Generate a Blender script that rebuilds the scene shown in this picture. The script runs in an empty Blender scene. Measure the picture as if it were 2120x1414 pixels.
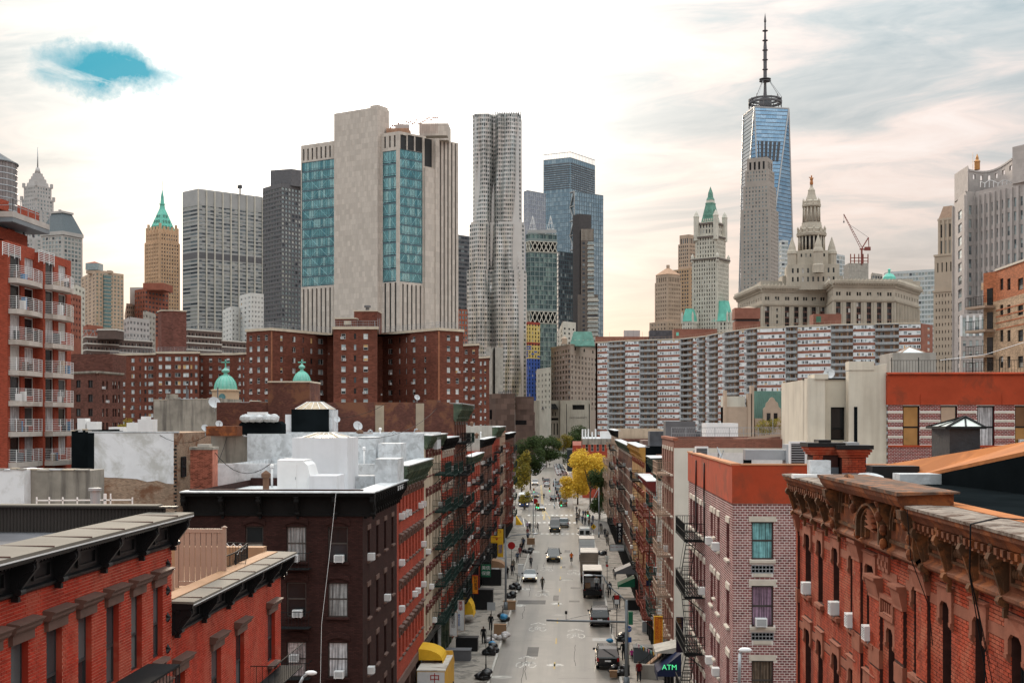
import bpy,math,random
import numpy as np
from mathutils import Vector
SC=bpy.context.scene
COL=SC.collection
RN=random.Random(11)
#  camera, light, exposure
F,CX,HY,H=2628.0,1060.0,867.0,21.5
TH=math.atan(122/2628.0)
S_,C_=math.sin(TH),math.cos(TH)
cam=bpy.data.cameras.new('camera')
camo=bpy.data.objects.new('camera',cam);COL.objects.link(camo)
camo.location=(0,0,H);camo.rotation_euler=(math.pi/2,0,TH)
cam.sensor_width=36;cam.lens=36*F/2120;cam.shift_y=160/2120
cam.clip_start=0.5;cam.clip_end=30000
SC.camera=camo
SUN_AZ,SUN_EL=math.radians(-11),math.radians(17)
sun=bpy.data.lights.new('sun','SUN');sun.energy=1.5;sun.angle=math.radians(10);sun.color=(1,.83,.64)
suno=bpy.data.objects.new('sun',sun);COL.objects.link(suno)
SD=Vector((math.sin(SUN_AZ)*math.cos(SUN_EL),math.cos(SUN_AZ)*math.cos(SUN_EL),math.sin(SUN_EL)))
suno.rotation_euler=(-SD).to_track_quat('-Z','Y').to_euler();suno.location=(0,0,300)
SC.view_settings.view_transform='Standard';SC.view_settings.look='None'
SC.view_settings.gamma=1;SC.view_settings.use_curve_mapping=False
SC.view_settings.exposure=0.68
SC.cycles.max_bounces=5;SC.cycles.diffuse_bounces=3;SC.cycles.glossy_bounces=3
SC.cycles.transmission_bounces=2;SC.cycles.volume_bounces=0;SC.cycles.use_denoising=True
SC.cycles.caustics_reflective=False;SC.cycles.caustics_refractive=False
class NT:
 """small helper round a node tree"""
 def __init__(s,tree):s.t=tree
 def n(s,typ,**kw):
  nd=s.t.nodes.new(typ)
  for k,v in kw.items():
   if k.startswith('i_'):
    key=k[2:];key=int(key) if key.isdigit() else key.replace('_',' ')
    if isinstance(v,bpy.types.NodeSocket):s.t.links.new(v,nd.inputs[key])
    else:nd.inputs[key].default_value=v
   else:setattr(nd,k,v)
  return nd
 def math(s,op,a,b=0.0,c=0.0,clamp=False):
  return s.n('ShaderNodeMath',operation=op,use_clamp=clamp,i_0=a,i_1=b,i_2=c).outputs[0]
 def vec(s,op,a,b=(0,0,0)):
  nd=s.n('ShaderNodeVectorMath',operation=op,i_0=a,i_1=b)
  return nd.outputs['Value'] if op in('DOT_PRODUCT','LENGTH') else nd.outputs[0]
 def ramp(s,fac,stops,interp='LINEAR'):
  nd=s.n('ShaderNodeValToRGB',i_0=fac);cr=nd.color_ramp;cr.interpolation=interp
  while len(cr.elements)<len(stops):cr.elements.new(0.5)
  for e,(p,c) in zip(cr.elements,stops):
   e.position=p;e.color=(*c,1) if len(c)==3 else c
  return nd.outputs[0]
 def mix(s,f,a,b,blend='MIX'):
  nd=s.n('ShaderNodeMix',data_type='RGBA',blend_type=blend)
  for i,v in((0,f),(6,a),(7,b)):
   if isinstance(v,bpy.types.NodeSocket):s.t.links.new(v,nd.inputs[i])
   else:nd.inputs[i].default_value=v if i==0 else(*v,1)
  return nd.outputs[2]
 def noise(s,vec,scale,detail=4,rough=.55,dist=0.0):
  return s.n('ShaderNodeTexNoise',i_Vector=vec,i_Scale=scale,i_Detail=detail,i_Roughness=rough,i_Distortion=dist).outputs[0]
 def link(s,a,b):s.t.links.new(a,b)
def build_world():
 w=bpy.data.worlds.new('World');SC.world=w;w.use_nodes=True
 t=w.node_tree;t.nodes.clear();k=NT(t)
 out=k.n('ShaderNodeOutputWorld')
 sky=k.n('ShaderNodeTexSky',sky_type='NISHITA',sun_disc=False,sun_elevation=SUN_EL,sun_rotation=SUN_AZ)
 bg=k.n('ShaderNodeBackground',i_0=sky.outputs[0],i_1=0.1)
 d=k.vec('NORMALIZE',k.n('ShaderNodeTexCoord').outputs['Generated'])
 sep=k.n('ShaderNodeSeparateXYZ',i_0=d)
 zc=k.math('MAXIMUM',sep.outputs[2],0.0)
 den=k.math('ADD',zc,0.16)
 cu=k.math('DIVIDE',sep.outputs[0],den);cv=k.math('DIVIDE',sep.outputs[1],den)
 pv=k.n('ShaderNodeCombineXYZ',i_0=k.math('ADD',k.math('MULTIPLY',cu,0.5),k.math('MULTIPLY',cv,.25)),i_1=k.math('MULTIPLY',cv,1.0)).outputs[0]
 warp=k.n('ShaderNodeTexNoise',i_Vector=pv,i_Scale=1.3,i_Detail=3).outputs['Color']
 pw=k.vec('ADD',pv,k.vec('SCALE',warp));
 pw.node.inputs[1].links[0].from_node.inputs['Scale'].default_value=0.9
 n1=k.noise(pw,1.5,7,.6,.3)
 n2=k.noise(pw,5.0,6,.62,.2)
 nn=k.math('ADD',k.math('MULTIPLY',n1,.74),k.math('MULTIPLY',n2,.26))
 cs=k.vec('DOT_PRODUCT',d,tuple(SD))
 sx,sy=(730-CX)/F,(HY-300)/F
 gd=Vector((C_*sx-S_,S_*sx+C_,sy)).normalized()
 cg=k.vec('DOT_PRODUCT',d,tuple(gd))
 glow=k.math('POWER',k.math('MAXIMUM',cg,0.0),85.0)
 cloud=k.ramp(nn,[(.40,(.22,.35,.40)),(.49,(.49,.56,.57)),(.57,(.88,.77,.71)),(.66,(1.0,.945,.895))])
 low=k.math('POWER',k.math('SUBTRACT',1.0,zc),8.0)
 warm=k.mix(k.math('MULTIPLY',low,1.15,clamp=True),cloud,(1.0,.67,.56))
 gl=k.mix(k.math('MULTIPLY',glow,1.0,clamp=True),warm,(1.0,.96,.90))
 st=k.math('ADD',k.math('ADD',.47,k.math('MULTIPLY',k.math('POWER',zc,1.8),2.7)),k.math('MULTIPLY',glow,1.0))
 bc=k.n('ShaderNodeBackground',i_0=gl,i_1=st)
 hx,hy=(238-CX)/F,(HY-152)/F
 hd=Vector((C_*hx-S_,S_*hx+C_,hy)).normalized()
 hr=Vector((C_,S_,0));hu=hr.cross(hd).normalized()*-1
 if hu.z<0:hu=-hu
 a=k.vec('DOT_PRODUCT',d,tuple(hr));b=k.vec('DOT_PRODUCT',d,tuple(hu))
 a0,b0=hd.dot(hr),hd.dot(hu)
 wn=k.n('ShaderNodeTexNoise',i_Vector=d,i_Scale=22.0,i_Detail=6.0,i_Roughness=.65)
 wsep=k.n('ShaderNodeSeparateColor',i_0=wn.outputs['Color'])
 aa=k.math('DIVIDE',k.math('ADD',k.math('SUBTRACT',a,a0),k.math('MULTIPLY',k.math('SUBTRACT',wsep.outputs[0],.5),.06)),.048)
 bb=k.math('DIVIDE',k.math('ADD',k.math('SUBTRACT',b,b0),k.math('MULTIPLY',k.math('SUBTRACT',wsep.outputs[1],.5),.045)),.0125)
 st2=k.noise(k.n('ShaderNodeCombineXYZ',i_0=k.math('MULTIPLY',a,9.0),i_1=k.math('MULTIPLY',k.math('ADD',b,k.math('MULTIPLY',a,.25)),60.0)).outputs[0],1.0,6,.65,.6)
 bb=k.math('ADD',bb,k.math('MULTIPLY',aa,.12));bb=k.math('DIVIDE',bb,k.math('SUBTRACT',1.15,k.math('MULTIPLY',aa,.42)))
 rr=k.math('SQRT',k.math('ADD',k.math('MULTIPLY',aa,aa),k.math('MULTIPLY',bb,bb)))
 front=k.math('GREATER_THAN',k.vec('DOT_PRODUCT',d,tuple(hd)),0.8)
 hole=k.math('MULTIPLY',k.math('SUBTRACT',1.25,rr,clamp=True),front)
 hole=k.math('MULTIPLY',k.ramp(hole,[(.0,(0,0,0)),(.3,(.5,.5,.5)),(.85,(.97,.97,.97))]),k.ramp(st2,[(.30,(.3,.3,.3)),(.46,(1,1,1))]),clamp=True)
 bl=k.n('ShaderNodeBackground',i_0=(.006,.35,.48,1),i_1=0.7)
 holemix=k.n('ShaderNodeMixShader',i_0=.985,i_1=bg.outputs[0],i_2=bl.outputs[0])
 m1=k.n('ShaderNodeMixShader',i_0=.90,i_1=bg.outputs[0],i_2=bc.outputs[0])
 m2=k.n('ShaderNodeMixShader',i_0=hole,i_1=m1.outputs[0],i_2=holemix.outputs[0])
 t.links.new(m2.outputs[0],out.inputs[0])
build_world()
#  picture <-> place
def k_(px):
 u=(px-CX)/F
 return(-S_+u*C_)/(C_+u*S_)
def GX(px,Y):return Y*k_(px)
def YX(px,X):return X/k_(px)
def dep(px,Y):return Y/(C_+(px-CX)/F*S_)
def GZ(px,py,Y):return H-(py-HY)/F*dep(px,Y)
def GY(px,py,z=0.0):
 return F*(H-z)/(py-HY)*(C_+(px-CX)/F*S_)
def G(px,py,z=0.0):
 Y=GY(px,py,z);return Vector((GX(px,Y),Y,z))
def proj(p):
 x,y,z=p;d=-S_*x+C_*y
 return(CX+F*(C_*x+S_*y)/d,HY+F*(H-z)/d)
class Fr:
 """a vertical plane: u to the right as seen from outside, n outwards, z up"""
 def __init__(s,o,u,z=0.0):
  s.o=Vector((o[0],o[1],z));u=Vector((u[0],u[1],0)).normalized();s.U=u;s.N=Vector((u.y,-u.x,0))
  s.a=math.atan2(u.y,u.x)
 def p(s,u,n,z):return s.o+s.U*u+s.N*n+Vector((0,0,z))
 def u(s,px):
  r=Vector((k_(px),1.0));return-(s.o.x*r.y-s.o.y*r.x)/(s.U.x*r.y-s.U.y*r.x)
 def z(s,px,py):
  q=s.p(s.u(px),0,0);return GZ(px,py,q.y)
 def ppm(s,u=0.0):
  q=s.p(u,0,0);return F/(-S_*q.x+C_*q.y)
def fr2(a,b):return Fr(a,(b[0]-a[0],b[1]-a[1]))
LEFT,RIGHT,FRONT=(0,1),(0,-1),(1,0)
#  meshes
class MB:
 def __init__(s):s.v,s.f,s.m,s.mats,s.sm=[],[],[],[],[]
 def mi(s,m):
  if m not in s.mats:s.mats.append(m)
  return s.mats.index(m)
 def poly(s,pts,m,smooth=False):
  i=len(s.v);s.v.extend([tuple(p) for p in pts]);s.f.append(tuple(range(i,i+len(pts))));s.m.append(s.mi(m));s.sm.append(smooth)
 def hexa(s,c,m):
  i=len(s.v);s.v.extend([tuple(p) for p in c]);j=s.mi(m)
  for q in((0,3,2,1),(4,5,6,7),(0,1,5,4),(1,2,6,5),(2,3,7,6),(3,0,4,7)):
   s.f.append(tuple(i+a for a in q));s.m.append(j);s.sm.append(False)
 def box(s,x0,x1,y0,y1,z0,z1,m):
  s.hexa([(x0,y0,z0),(x1,y0,z0),(x1,y1,z0),(x0,y1,z0),(x0,y0,z1),(x1,y0,z1),(x1,y1,z1),(x0,y1,z1)],m)
 def fbox(s,fr,u0,u1,n0,n1,z0,z1,m):
  s.hexa([fr.p(u0,n1,z0),fr.p(u1,n1,z0),fr.p(u1,n0,z0),fr.p(u0,n0,z0),fr.p(u0,n1,z1),fr.p(u1,n1,z1),fr.p(u1,n0,z1),fr.p(u0,n0,z1)],m)
 def fquad(s,fr,u0,u1,z0,z1,n,m):
  s.poly([fr.p(u0,n,z0),fr.p(u1,n,z0),fr.p(u1,n,z1),fr.p(u0,n,z1)],m)
 def prism(s,ring0,ring1,m,caps=True,smooth=False):
  n=len(ring0);i=len(s.v);s.v.extend([tuple(p) for p in ring0]);s.v.extend([tuple(p) for p in ring1]);j=s.mi(m)
  for a in range(n):
   b=(a+1)%n;s.f.append((i+a,i+b,i+n+b,i+n+a));s.m.append(j);s.sm.append(smooth)
  if caps:
   s.f.append(tuple(i+n-1-a for a in range(n)));s.m.append(j);s.sm.append(False)
   s.f.append(tuple(i+n+a for a in range(n)));s.m.append(j);s.sm.append(False)
 def fprof(s,fr,u0,u1,prof,m):
  s.prism([fr.p(u0,n,z) for n,z in prof],[fr.p(u1,n,z) for n,z in prof],m)
 def fplate(s,fr,pts,n0,n1,m):
  s.prism([fr.p(u,n0,z) for u,z in pts],[fr.p(u,n1,z) for u,z in pts],m)
 def bar(s,a,b,r,m,n=4,r2=None):
  a,b=Vector(a),Vector(b);d=(b-a)
  if d.length<1e-6:return
  d.normalize();q=Vector((0,0,1)) if abs(d.z)<.9 else Vector((1,0,0));e=d.cross(q).normalized();g=d.cross(e)
  r2=r if r2 is None else r2;o=math.pi/n if n==4 else 0
  A=[a+(e*math.cos(o+2*math.pi*i/n)+g*math.sin(o+2*math.pi*i/n))*r for i in range(n)]
  B=[b+(e*math.cos(o+2*math.pi*i/n)+g*math.sin(o+2*math.pi*i/n))*r2 for i in range(n)]
  s.prism(A,B,m,True,n>5)
 def tube(s,pts,r,m,n=6):
  for a,b in zip(pts,pts[1:]):s.bar(a,b,r,m,n)
 def lathe(s,c,prof,m,n=16,smooth=True,a0=0.0,sq=1.0):
  for(r0,z0),(r1,z1) in zip(prof,prof[1:]):
   A=[(c[0]+r0*math.cos(a0+2*math.pi*i/n),c[1]+r0*sq*math.sin(a0+2*math.pi*i/n),c[2]+z0) for i in range(n)]
   B=[(c[0]+r1*math.cos(a0+2*math.pi*i/n),c[1]+r1*sq*math.sin(a0+2*math.pi*i/n),c[2]+z1) for i in range(n)]
   s.prism(A,B,m,False,smooth)
 def blob(s,c,rx,ry,rz,m,seed=0,n=10,k=6,rough=.18):
  rr=random.Random(seed);rings=[]
  for a in range(k+1):
   ph=math.pi*a/k-math.pi/2
   rings.append([(c[0]+rx*math.cos(ph)*math.cos(2*math.pi*i/n)*(1+rr.uniform(-rough,rough)),c[1]+ry*math.cos(ph)*math.sin(2*math.pi*i/n)*(1+rr.uniform(-rough,rough)),c[2]+rz*math.sin(ph)*(1+rr.uniform(-rough,rough)*.5)) for i in range(n)])
  for A,B in zip(rings,rings[1:]):s.prism(A,B,m,False,True)
 def mesh(s,name,off=(0,0,0)):
  me=bpy.data.meshes.new(name)
  v=np.array(s.v,dtype=np.float64).reshape(-1,3)-np.array(off)
  me.from_pydata(v.tolist(),[],s.f)
  for m in s.mats:me.materials.append(m)
  me.polygons.foreach_set('material_index',s.m)
  me.polygons.foreach_set('use_smooth',s.sm)
  me.update();return me
BASE={}
def tagit(o,label=None,cat=None,group=None,kind=None):
 if label:o['label']=label
 if cat:o['category']=cat
 if group:o['group']=group
 if kind:o['kind']=kind
 return o
def thing(name,label,cat,loc,group=None):
 o=bpy.data.objects.new(name,None);COL.objects.link(o);o.location=loc;o.empty_display_size=.3
 BASE[o]=Vector(loc);return tagit(o,label,cat,group)
SPLIT={'pilaster_cap':'pilaster_cap','crossed_band':'crossed_band','stucco_parapet':'stucco_parapet','gable':'gable','arch_window':'arch_window','slot_window':'slot_window','fins':'fin','piers':'pier','columns':'column','white_bands':'white_band','louvres':'louvre','mullions':'mullion','cross_braces':'cross_brace','stone_stripe':'stone_stripe','brick_repair':'brick_repair','legs':'leg','hoops':'hoop','coping_tile':'coping_tile','stave':'stave','buff_strip':'buff_strip','roof_block':'roof_block','pickets':'picket','glazing_bars':'glazing_bar','bracing':'brace','machine':'machine','window_panels':'window_panel','brick_band':'brick_band','scaffold':'scaffold_bar','pennants':'pennant','antenna':'antenna','crown_fins':'crown_fin','spandrel':'spandrel','string_course':'string_course'}
def pieces(mb):
 """the separate shapes of a builder, each as a builder of its own"""
 up=list(range(len(mb.v)))
 def fd(i):
  while up[i]!=i:up[i]=up[up[i]];i=up[i]
  return i
 for f in mb.f:
  a=fd(f[0])
  for i in f[1:]:up[fd(i)]=a
 out={}
 for f,m,s in zip(mb.f,mb.m,mb.sm):
  q=out.setdefault(fd(f[0]),MB());q.poly([mb.v[i] for i in f],mb.mats[m],s)
 return list(out.values())
def part(name,mb,parent,kind=None,label=None):
 if name in SPLIT and mb.f:
  ps=pieces(mb)
  if len(ps)<=120:
   for q in ps:o=part_('%s'%SPLIT[name],q,parent,None,label)
   return o
  kind='stuff'
 return part_(name,mb,parent,kind,label)
def part_(name,mb,parent,kind=None,label=None):
 """one mesh object under parent, its vertices given in the place's own coordinates"""
 if not mb.f:return None
 b=BASE[parent];o=bpy.data.objects.new(name,mb.mesh(name,b));COL.objects.link(o);o.parent=parent;BASE[o]=b
 return tagit(o,label,None,None,kind)
def solo(name,mb,label,cat,loc,group=None,kind=None):
 o=bpy.data.objects.new(name,mb.mesh(name,loc));COL.objects.link(o);o.location=loc;BASE[o]=Vector(loc)
 return tagit(o,label,cat,group,kind)
def structure(name,mb):
 o=bpy.data.objects.new(name,mb.mesh(name));COL.objects.link(o);return tagit(o,kind='structure')
def inst(name,me,parent,loc,rz=0.0,scale=None):
 o=bpy.data.objects.new(name,me);COL.objects.link(o);o.parent=parent;o.location=Vector(loc)-BASE[parent];o.rotation_euler=(0,0,rz)
 if scale:o.scale=scale
 return o
def sub(name,me,parent,loc=(0,0,0)):
 o=bpy.data.objects.new(name,me);COL.objects.link(o);o.parent=parent;o.location=loc;return o
def copy_tree(root,loc,rz=None,label=None,group=None):
 def cp(o,par):
  c=o.copy();COL.objects.link(c)
  if par is not None:c.parent=par
  for ch in o.children:cp(ch,c)
  return c
 c=cp(root,None);c.location=loc
 if rz is not None:c.rotation_euler=(0,0,rz)
 if label:c['label']=label
 if group:c['group']=group
 BASE[c]=Vector(loc);return c
 #  materials
def M(name,col,rough=.8,var=.25,scale=.6,bump=0.0,bscale=8.0,metal=0.0,streak=0.0,streakcol=None,spec=None,brick=None,island=0.0,emit=None,stain=None,sscale=.35,wear=None):
 if spec is None:spec=.15 if rough>=.72 else .5
 m=bpy.data.materials.new(name);m.use_nodes=True;t=m.node_tree;t.nodes.clear();k=NT(t)
 out=k.n('ShaderNodeOutputMaterial');b=k.n('ShaderNodeBsdfPrincipled');t.links.new(b.outputs[0],out.inputs[0])
 b.inputs['Roughness'].default_value=rough;b.inputs['Metallic'].default_value=metal;b.inputs['Specular IOR Level'].default_value=spec
 geo=k.n('ShaderNodeNewGeometry');pos=geo.outputs['Position'];c=(*col,1) if len(col)==3 else col
 lo=tuple(x*(1-var) for x in col);hi=tuple(min(1,x*(1+var)) for x in col)
 n1=k.noise(pos,scale,6,.62);cur=k.mix(k.ramp(n1,[(.3,(0,0,0)),(.7,(1,1,1))]),lo,hi)
 hgt=None
 if brick:
  bw,bh,mort=brick[0],brick[1],brick[2]
  tn=k.vec('CROSS_PRODUCT',geo.outputs['True Normal'],(0,0,1))
  u=k.vec('DOT_PRODUCT',pos,tn);sp=k.n('ShaderNodeSeparateXYZ',i_0=pos)
  cv=k.n('ShaderNodeCombineXYZ',i_0=u,i_1=sp.outputs[2]).outputs[0];bc=brick[4] if len(brick)>4 else .28
  bt=k.n('ShaderNodeTexBrick',offset=.5,i_Vector=cv,i_Scale=1.0,i_Mortar_Size=brick[3] if len(brick)>3 else .012,i_Brick_Width=bw,i_Row_Height=bh)
  bt.inputs['Color1'].default_value=(1-bc,1-bc,1-bc,1);bt.inputs['Color2'].default_value=(1+bc,1+bc,1+bc,1);bt.inputs['Mortar'].default_value=(1,1,1,1)
  cur=k.mix(1.0,cur,bt.outputs['Color'],'MULTIPLY')
  cur=k.mix(bt.outputs['Fac'],cur,mort);hgt=k.math('SUBTRACT',1.0,bt.outputs['Fac'])
 if island:
  oi=k.n('ShaderNodeObjectInfo')
  r=k.math('FRACT',k.math('ADD',geo.outputs['Random Per Island'],oi.outputs['Random']))
  g=k.ramp(r,[(0,(1-island,)*3),(1,(1+island*.6,)*3)])
  cur=k.mix(1.0,cur,g,'MULTIPLY')
 if streak:
  sv=k.vec('MULTIPLY',pos,(1.6,1.6,.12));sn=k.noise(sv,1.0,5,.6)
  cur=k.mix(k.math('MULTIPLY',k.ramp(sn,[(.48,(0,0,0)),(.68,(1,1,1))]),streak),cur,streakcol or tuple(x*.35 for x in col))
 if wear:
  wn=k.noise(k.vec('MULTIPLY',pos,(.95,.012,1)),1.0,4,.55);cur=k.mix(k.ramp(wn,[(.36,(.75,.75,.75)),(.56,(0,0,0))]),cur,wear)
 if stain:
  s2=k.noise(pos,sscale,7,.68,.4);cur=k.mix(k.ramp(s2,[(.5,(0,0,0)),(.6,(1,1,1))]),cur,stain)
 t.links.new(cur,b.inputs['Base Color'])
 if bump or hgt is not None:
  bn=k.noise(pos,bscale,5,.6)
  if hgt is not None:bn=k.math('ADD',k.math('MULTIPLY',bn,.4),hgt)
  bp=k.n('ShaderNodeBump',i_Strength=bump or .5,i_Distance=.02,i_Height=bn);t.links.new(bp.outputs[0],b.inputs['Normal'])
 if emit:
  b.inputs['Emission Color'].default_value=(*emit[:3],1);b.inputs['Emission Strength'].default_value=emit[3]
 return m
def GL(name,stops,metal=.0,rough=.08,wav=.02,interp='CONSTANT',cell=None):
 """window glass; each pane takes one of the tones (dark room, drawn blind, reflecting sheet)"""
 m=bpy.data.materials.new(name);m.use_nodes=True;t=m.node_tree;t.nodes.clear();k=NT(t)
 out=k.n('ShaderNodeOutputMaterial');b=k.n('ShaderNodeBsdfPrincipled');t.links.new(b.outputs[0],out.inputs[0])
 geo=k.n('ShaderNodeNewGeometry');oi=k.n('ShaderNodeObjectInfo')
 r=k.math('FRACT',k.math('ADD',geo.outputs['Random Per Island'],k.math('MULTIPLY',oi.outputs['Random'],7.3)))
 col=k.ramp(r,stops,interp)
 n=k.noise(k.vec('MULTIPLY',geo.outputs['Position'],(1,1,.6)),.9,2)
 t.links.new(k.mix(.35,col,k.ramp(n,[(.35,(.45,.45,.45)),(.65,(1.3,1.3,1.3))]),'MULTIPLY'),b.inputs['Base Color'])
 b.inputs['Roughness'].default_value=rough;b.inputs['Metallic'].default_value=metal;b.inputs['Specular IOR Level'].default_value=.25
 bp=k.n('ShaderNodeBump',i_Strength=.35,i_Distance=wav,i_Height=k.noise(geo.outputs['Position'],.7,2));t.links.new(bp.outputs[0],b.inputs['Normal'])
 return m
MAT={}
def mt(key,*a,**kw):
 if key not in MAT:
  MAT[key]=M(key,*a,**kw)
  if key.startswith('curtain'):
   t=MAT[key].node_tree;k=NT(t);b=[n for n in t.nodes if n.type=='BSDF_PRINCIPLED'][0];b.inputs['Coat Weight'].default_value=.8;b.inputs['Coat Roughness'].default_value=.05;l=b.inputs['Base Color'].links[0].from_socket
   g=k.n('ShaderNodeNewGeometry').outputs['Position'];w=k.noise(k.vec('MULTIPLY',g,(14,14,.5)),1.0,3);k.link(k.mix(1.0,l,k.ramp(w,[(.35,(.28,.28,.28)),(.62,(1.15,1.15,1.15))]),'MULTIPLY'),b.inputs['Base Color'])  # shading of the curtain folds painted into the colour as dark upright streaks
 return MAT[key]
black_iron=M('black_iron',(.016,.017,.018),.8,.3)
green_iron=M('green_iron',(.018,.038,.033),.8,.35)
red_iron=M('oxide_red_iron',(.21,.05,.034),.8,.35)
tan_iron=M('tan_painted_iron',(.40,.28,.21),.8,.3)
white_paint=M('white_paint',(.78,.78,.78),.55,.08)
white_wall=M('whitewashed_wall',(.80,.80,.82),.85,.06,.8,.25,5,stain=(.55,.54,.52),sscale=.22)
grey_metal=M('galvanised_metal',(.36,.38,.40),.45,.2,metal=.3)
steel_pole=M('painted_steel',(.16,.18,.20),.45,.15)
silver_roof=M('silver_roof_coating',(.58,.60,.62),.8,.14,2.2,.6,6,stain=(.42,.43,.44),sscale=1.6,streak=.3,streakcol=(.25,.25,.25))
tar_roof=M('tar_roof',(.10,.10,.11),.9,.35,.7,.3)
concrete=M('concrete',(.40,.37,.33),.9,.2,.5,.2,6,streak=.35)
dirty_stucco=M('weathered_cement',(.31,.28,.24),.92,.3,.45,.35,4,streak=.75,streakcol=(.08,.07,.065))
beige_stucco=M('beige_stucco',(.66,.60,.50),.9,.12,.4,.3,5,streak=.35,streakcol=(.36,.29,.22))
black_paint=M('black_paint',(.008,.0105,.012),1.0,.3,.5,.2,spec=0.0)
rubber=M('rubber',(.012,.012,.013),.85,.2)
chrome=M('chrome',(.6,.6,.6),.2,.1,metal=1)
glass_dark=GL('window_glass',[(0,(.012,.014,.016)),(.45,(.03,.035,.04)),(.7,(.07,.08,.085)),(.84,(.35,.34,.31)),(.93,(.55,.54,.52))])
glass_lit=GL('window_glass_mixed',[(0,(.02,.025,.03)),(.24,(.08,.10,.115)),(.38,(.36,.43,.46)),(.62,(.62,.66,.67)),(.94,(.62,.40,.18))])
glass_black=GL('dark_glass',[(0,(.008,.009,.01)),(.6,(.02,.022,.024))])
glass_teal=GL('teal_curtain_glass',[(0,(.14,.33,.37)),(.4,(.20,.42,.46)),(.7,(.30,.52,.54)),(.9,(.10,.26,.31))],metal=.7,rough=.1,wav=.03)
glass_blue=GL('blue_curtain_glass',[(0,(.25,.36,.44)),(.5,(.31,.43,.51)),(.85,(.38,.50,.57))],metal=.8,rough=.07,wav=.05)
#  walls and windows
def wall(mb,fr,u0,u1,z0,z1,holes,depth,m,n=0.0,mr=None):
 """a wall sheet with real openings and their reveals"""
 holes=[(max(a,u0),min(b,u1),max(c,z0),min(d,z1)) for a,b,c,d in holes if b>u0 and a<u1 and d>z0 and c<z1]
 zs=sorted({round(z,4) for z in[z0,z1]+[h[2] for h in holes]+[h[3] for h in holes]})
 for a,b in zip(zs,zs[1:]):
  if b-a<1e-4:continue
  zc=(a+b)/2;iv=sorted((h[0],h[1]) for h in holes if h[2]<zc<h[3]);u=u0
  for p,q in iv:
   if p>u+1e-4:mb.fquad(fr,u,p,a,b,n,m)
   u=max(u,q)
  if u<u1-1e-4:mb.fquad(fr,u,u1,a,b,n,m)
 mr=mr or m
 if depth>0:
  for a,b,c,d in holes:
   P=lambda u,nn,z:fr.p(u,nn,z)
   i=n-depth
   mb.poly([P(a,n,c),P(b,n,c),P(b,i,c),P(a,i,c)],mr);mb.poly([P(a,i,d),P(b,i,d),P(b,n,d),P(a,n,d)],mr)
   mb.poly([P(a,n,d),P(a,n,c),P(a,i,c),P(a,i,d)],mr);mb.poly([P(b,n,c),P(b,n,d),P(b,i,d),P(b,i,c)],mr)
def grid(u0,u1,nc,wf,z1,fh,nf,hf,head=None,offs=0):
 """nc columns by nf floors of openings, counted down from z1"""
 out=[];cw=(u1-u0)/nc;head=(1-hf)*.4 if head is None else head
 for i in range(nf):
  t=z1-i*fh-fh*head
  for j in range(nc):
   c=u0+(j+.5)*cw;out.append((c-cw*wf/2,c+cw*wf/2,t-fh*hf,t))
 return out
def wl_add(mb,fr,h,n,kind,glass,frame,rn=RN):
 """window into a joined mesh: panes and their frame"""
 a,b,c,d=h;w,hh=b-a,d-c
 if kind=='pane':mb.fquad(fr,a,b,c,d,n,glass);return
 t=min(.09,w*.08)
 if kind=='sash':
  mb.fquad(fr,a+t,b-t,c+t,c+hh/2,n,glass);mb.fquad(fr,a+t,b-t,c+hh/2,d-t,n+.02,glass)
  mb.fbox(fr,a,b,n-.02,n+.06,c+hh/2-t*.6,c+hh/2+t*.6,frame)
 elif kind=='pair':
  mb.fquad(fr,a,a+w/2,c,d,n,glass);mb.fquad(fr,a+w/2,b,c,d,n,glass)
  mb.fbox(fr,a+w/2-t*.6,a+w/2+t*.6,n-.02,n+.06,c,d,frame)
 elif kind=='four':
  for q in range(4):mb.fquad(fr,a+w*(q%2)/2,a+w*(q%2+1)/2,c+hh*(q//2)/2,c+hh*(q//2+1)/2,n,glass)
  mb.fbox(fr,a+w/2-t*.6,a+w/2+t*.6,n-.02,n+.06,c,d,frame);mb.fbox(fr,a,b,n-.02,n+.06,c+hh/2-t*.6,c+hh/2+t*.6,frame)
 for p,q,r,s in((a,a+t,c,d),(b-t,b,c,d),(a+t,b-t,c,c+t),(a+t,b-t,d-t,d)):mb.fbox(fr,p,q,n-.03,n+.05,r,s,frame)
WMESH={}
L0=Fr((0,0),(1,0))
def winmesh(kind,w,h,glass,frame,ac=False):
 key=(kind,round(w,2),round(h,2),glass.name,frame.name,ac)
 if key not in WMESH:
  mb=MB();wl_add(mb,L0,(-w/2,w/2,0,h),0,kind,glass,frame)
  WMESH[key]=mb.mesh('window')
 return WMESH[key]
NWIN,STUFFW={},{}
def windows(root,fr,holes,n,kind,glass,frame,name='window',minpx=45,zvis=None,limit=280,rn=RN):
 """openings big enough in the photograph become window parts, the remainder one joined part"""
 sized=[]
 for h in holes:
  if zvis is not None and h[3]<zvis:continue
  um=(h[0]+h[1])/2
  p0,p1=proj(fr.p(h[0],0,h[2])),proj(fr.p(h[1],0,h[3]))
  sized.append((abs((p1[0]-p0[0])*(p0[1]-p1[1])),h))
 sized.sort(key=lambda t:-t[0])
 for A,h in sized:
  c=NWIN.get((root,name),0)
  if A>=minpx and c<limit:
   NWIN[(root,name)]=c+1
   inst(name,winmesh(kind,h[1]-h[0],h[3]-h[2],glass,frame),root,fr.p((h[0]+h[1])/2,n,h[2]),fr.a)
  else:
   if root not in STUFFW:STUFFW[root]=MB()
   wl_add(STUFFW[root],fr,h,n,kind,glass,frame)
def flush_windows():
 for r,mb in STUFFW.items():part('window',mb,r,kind='stuff')
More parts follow.
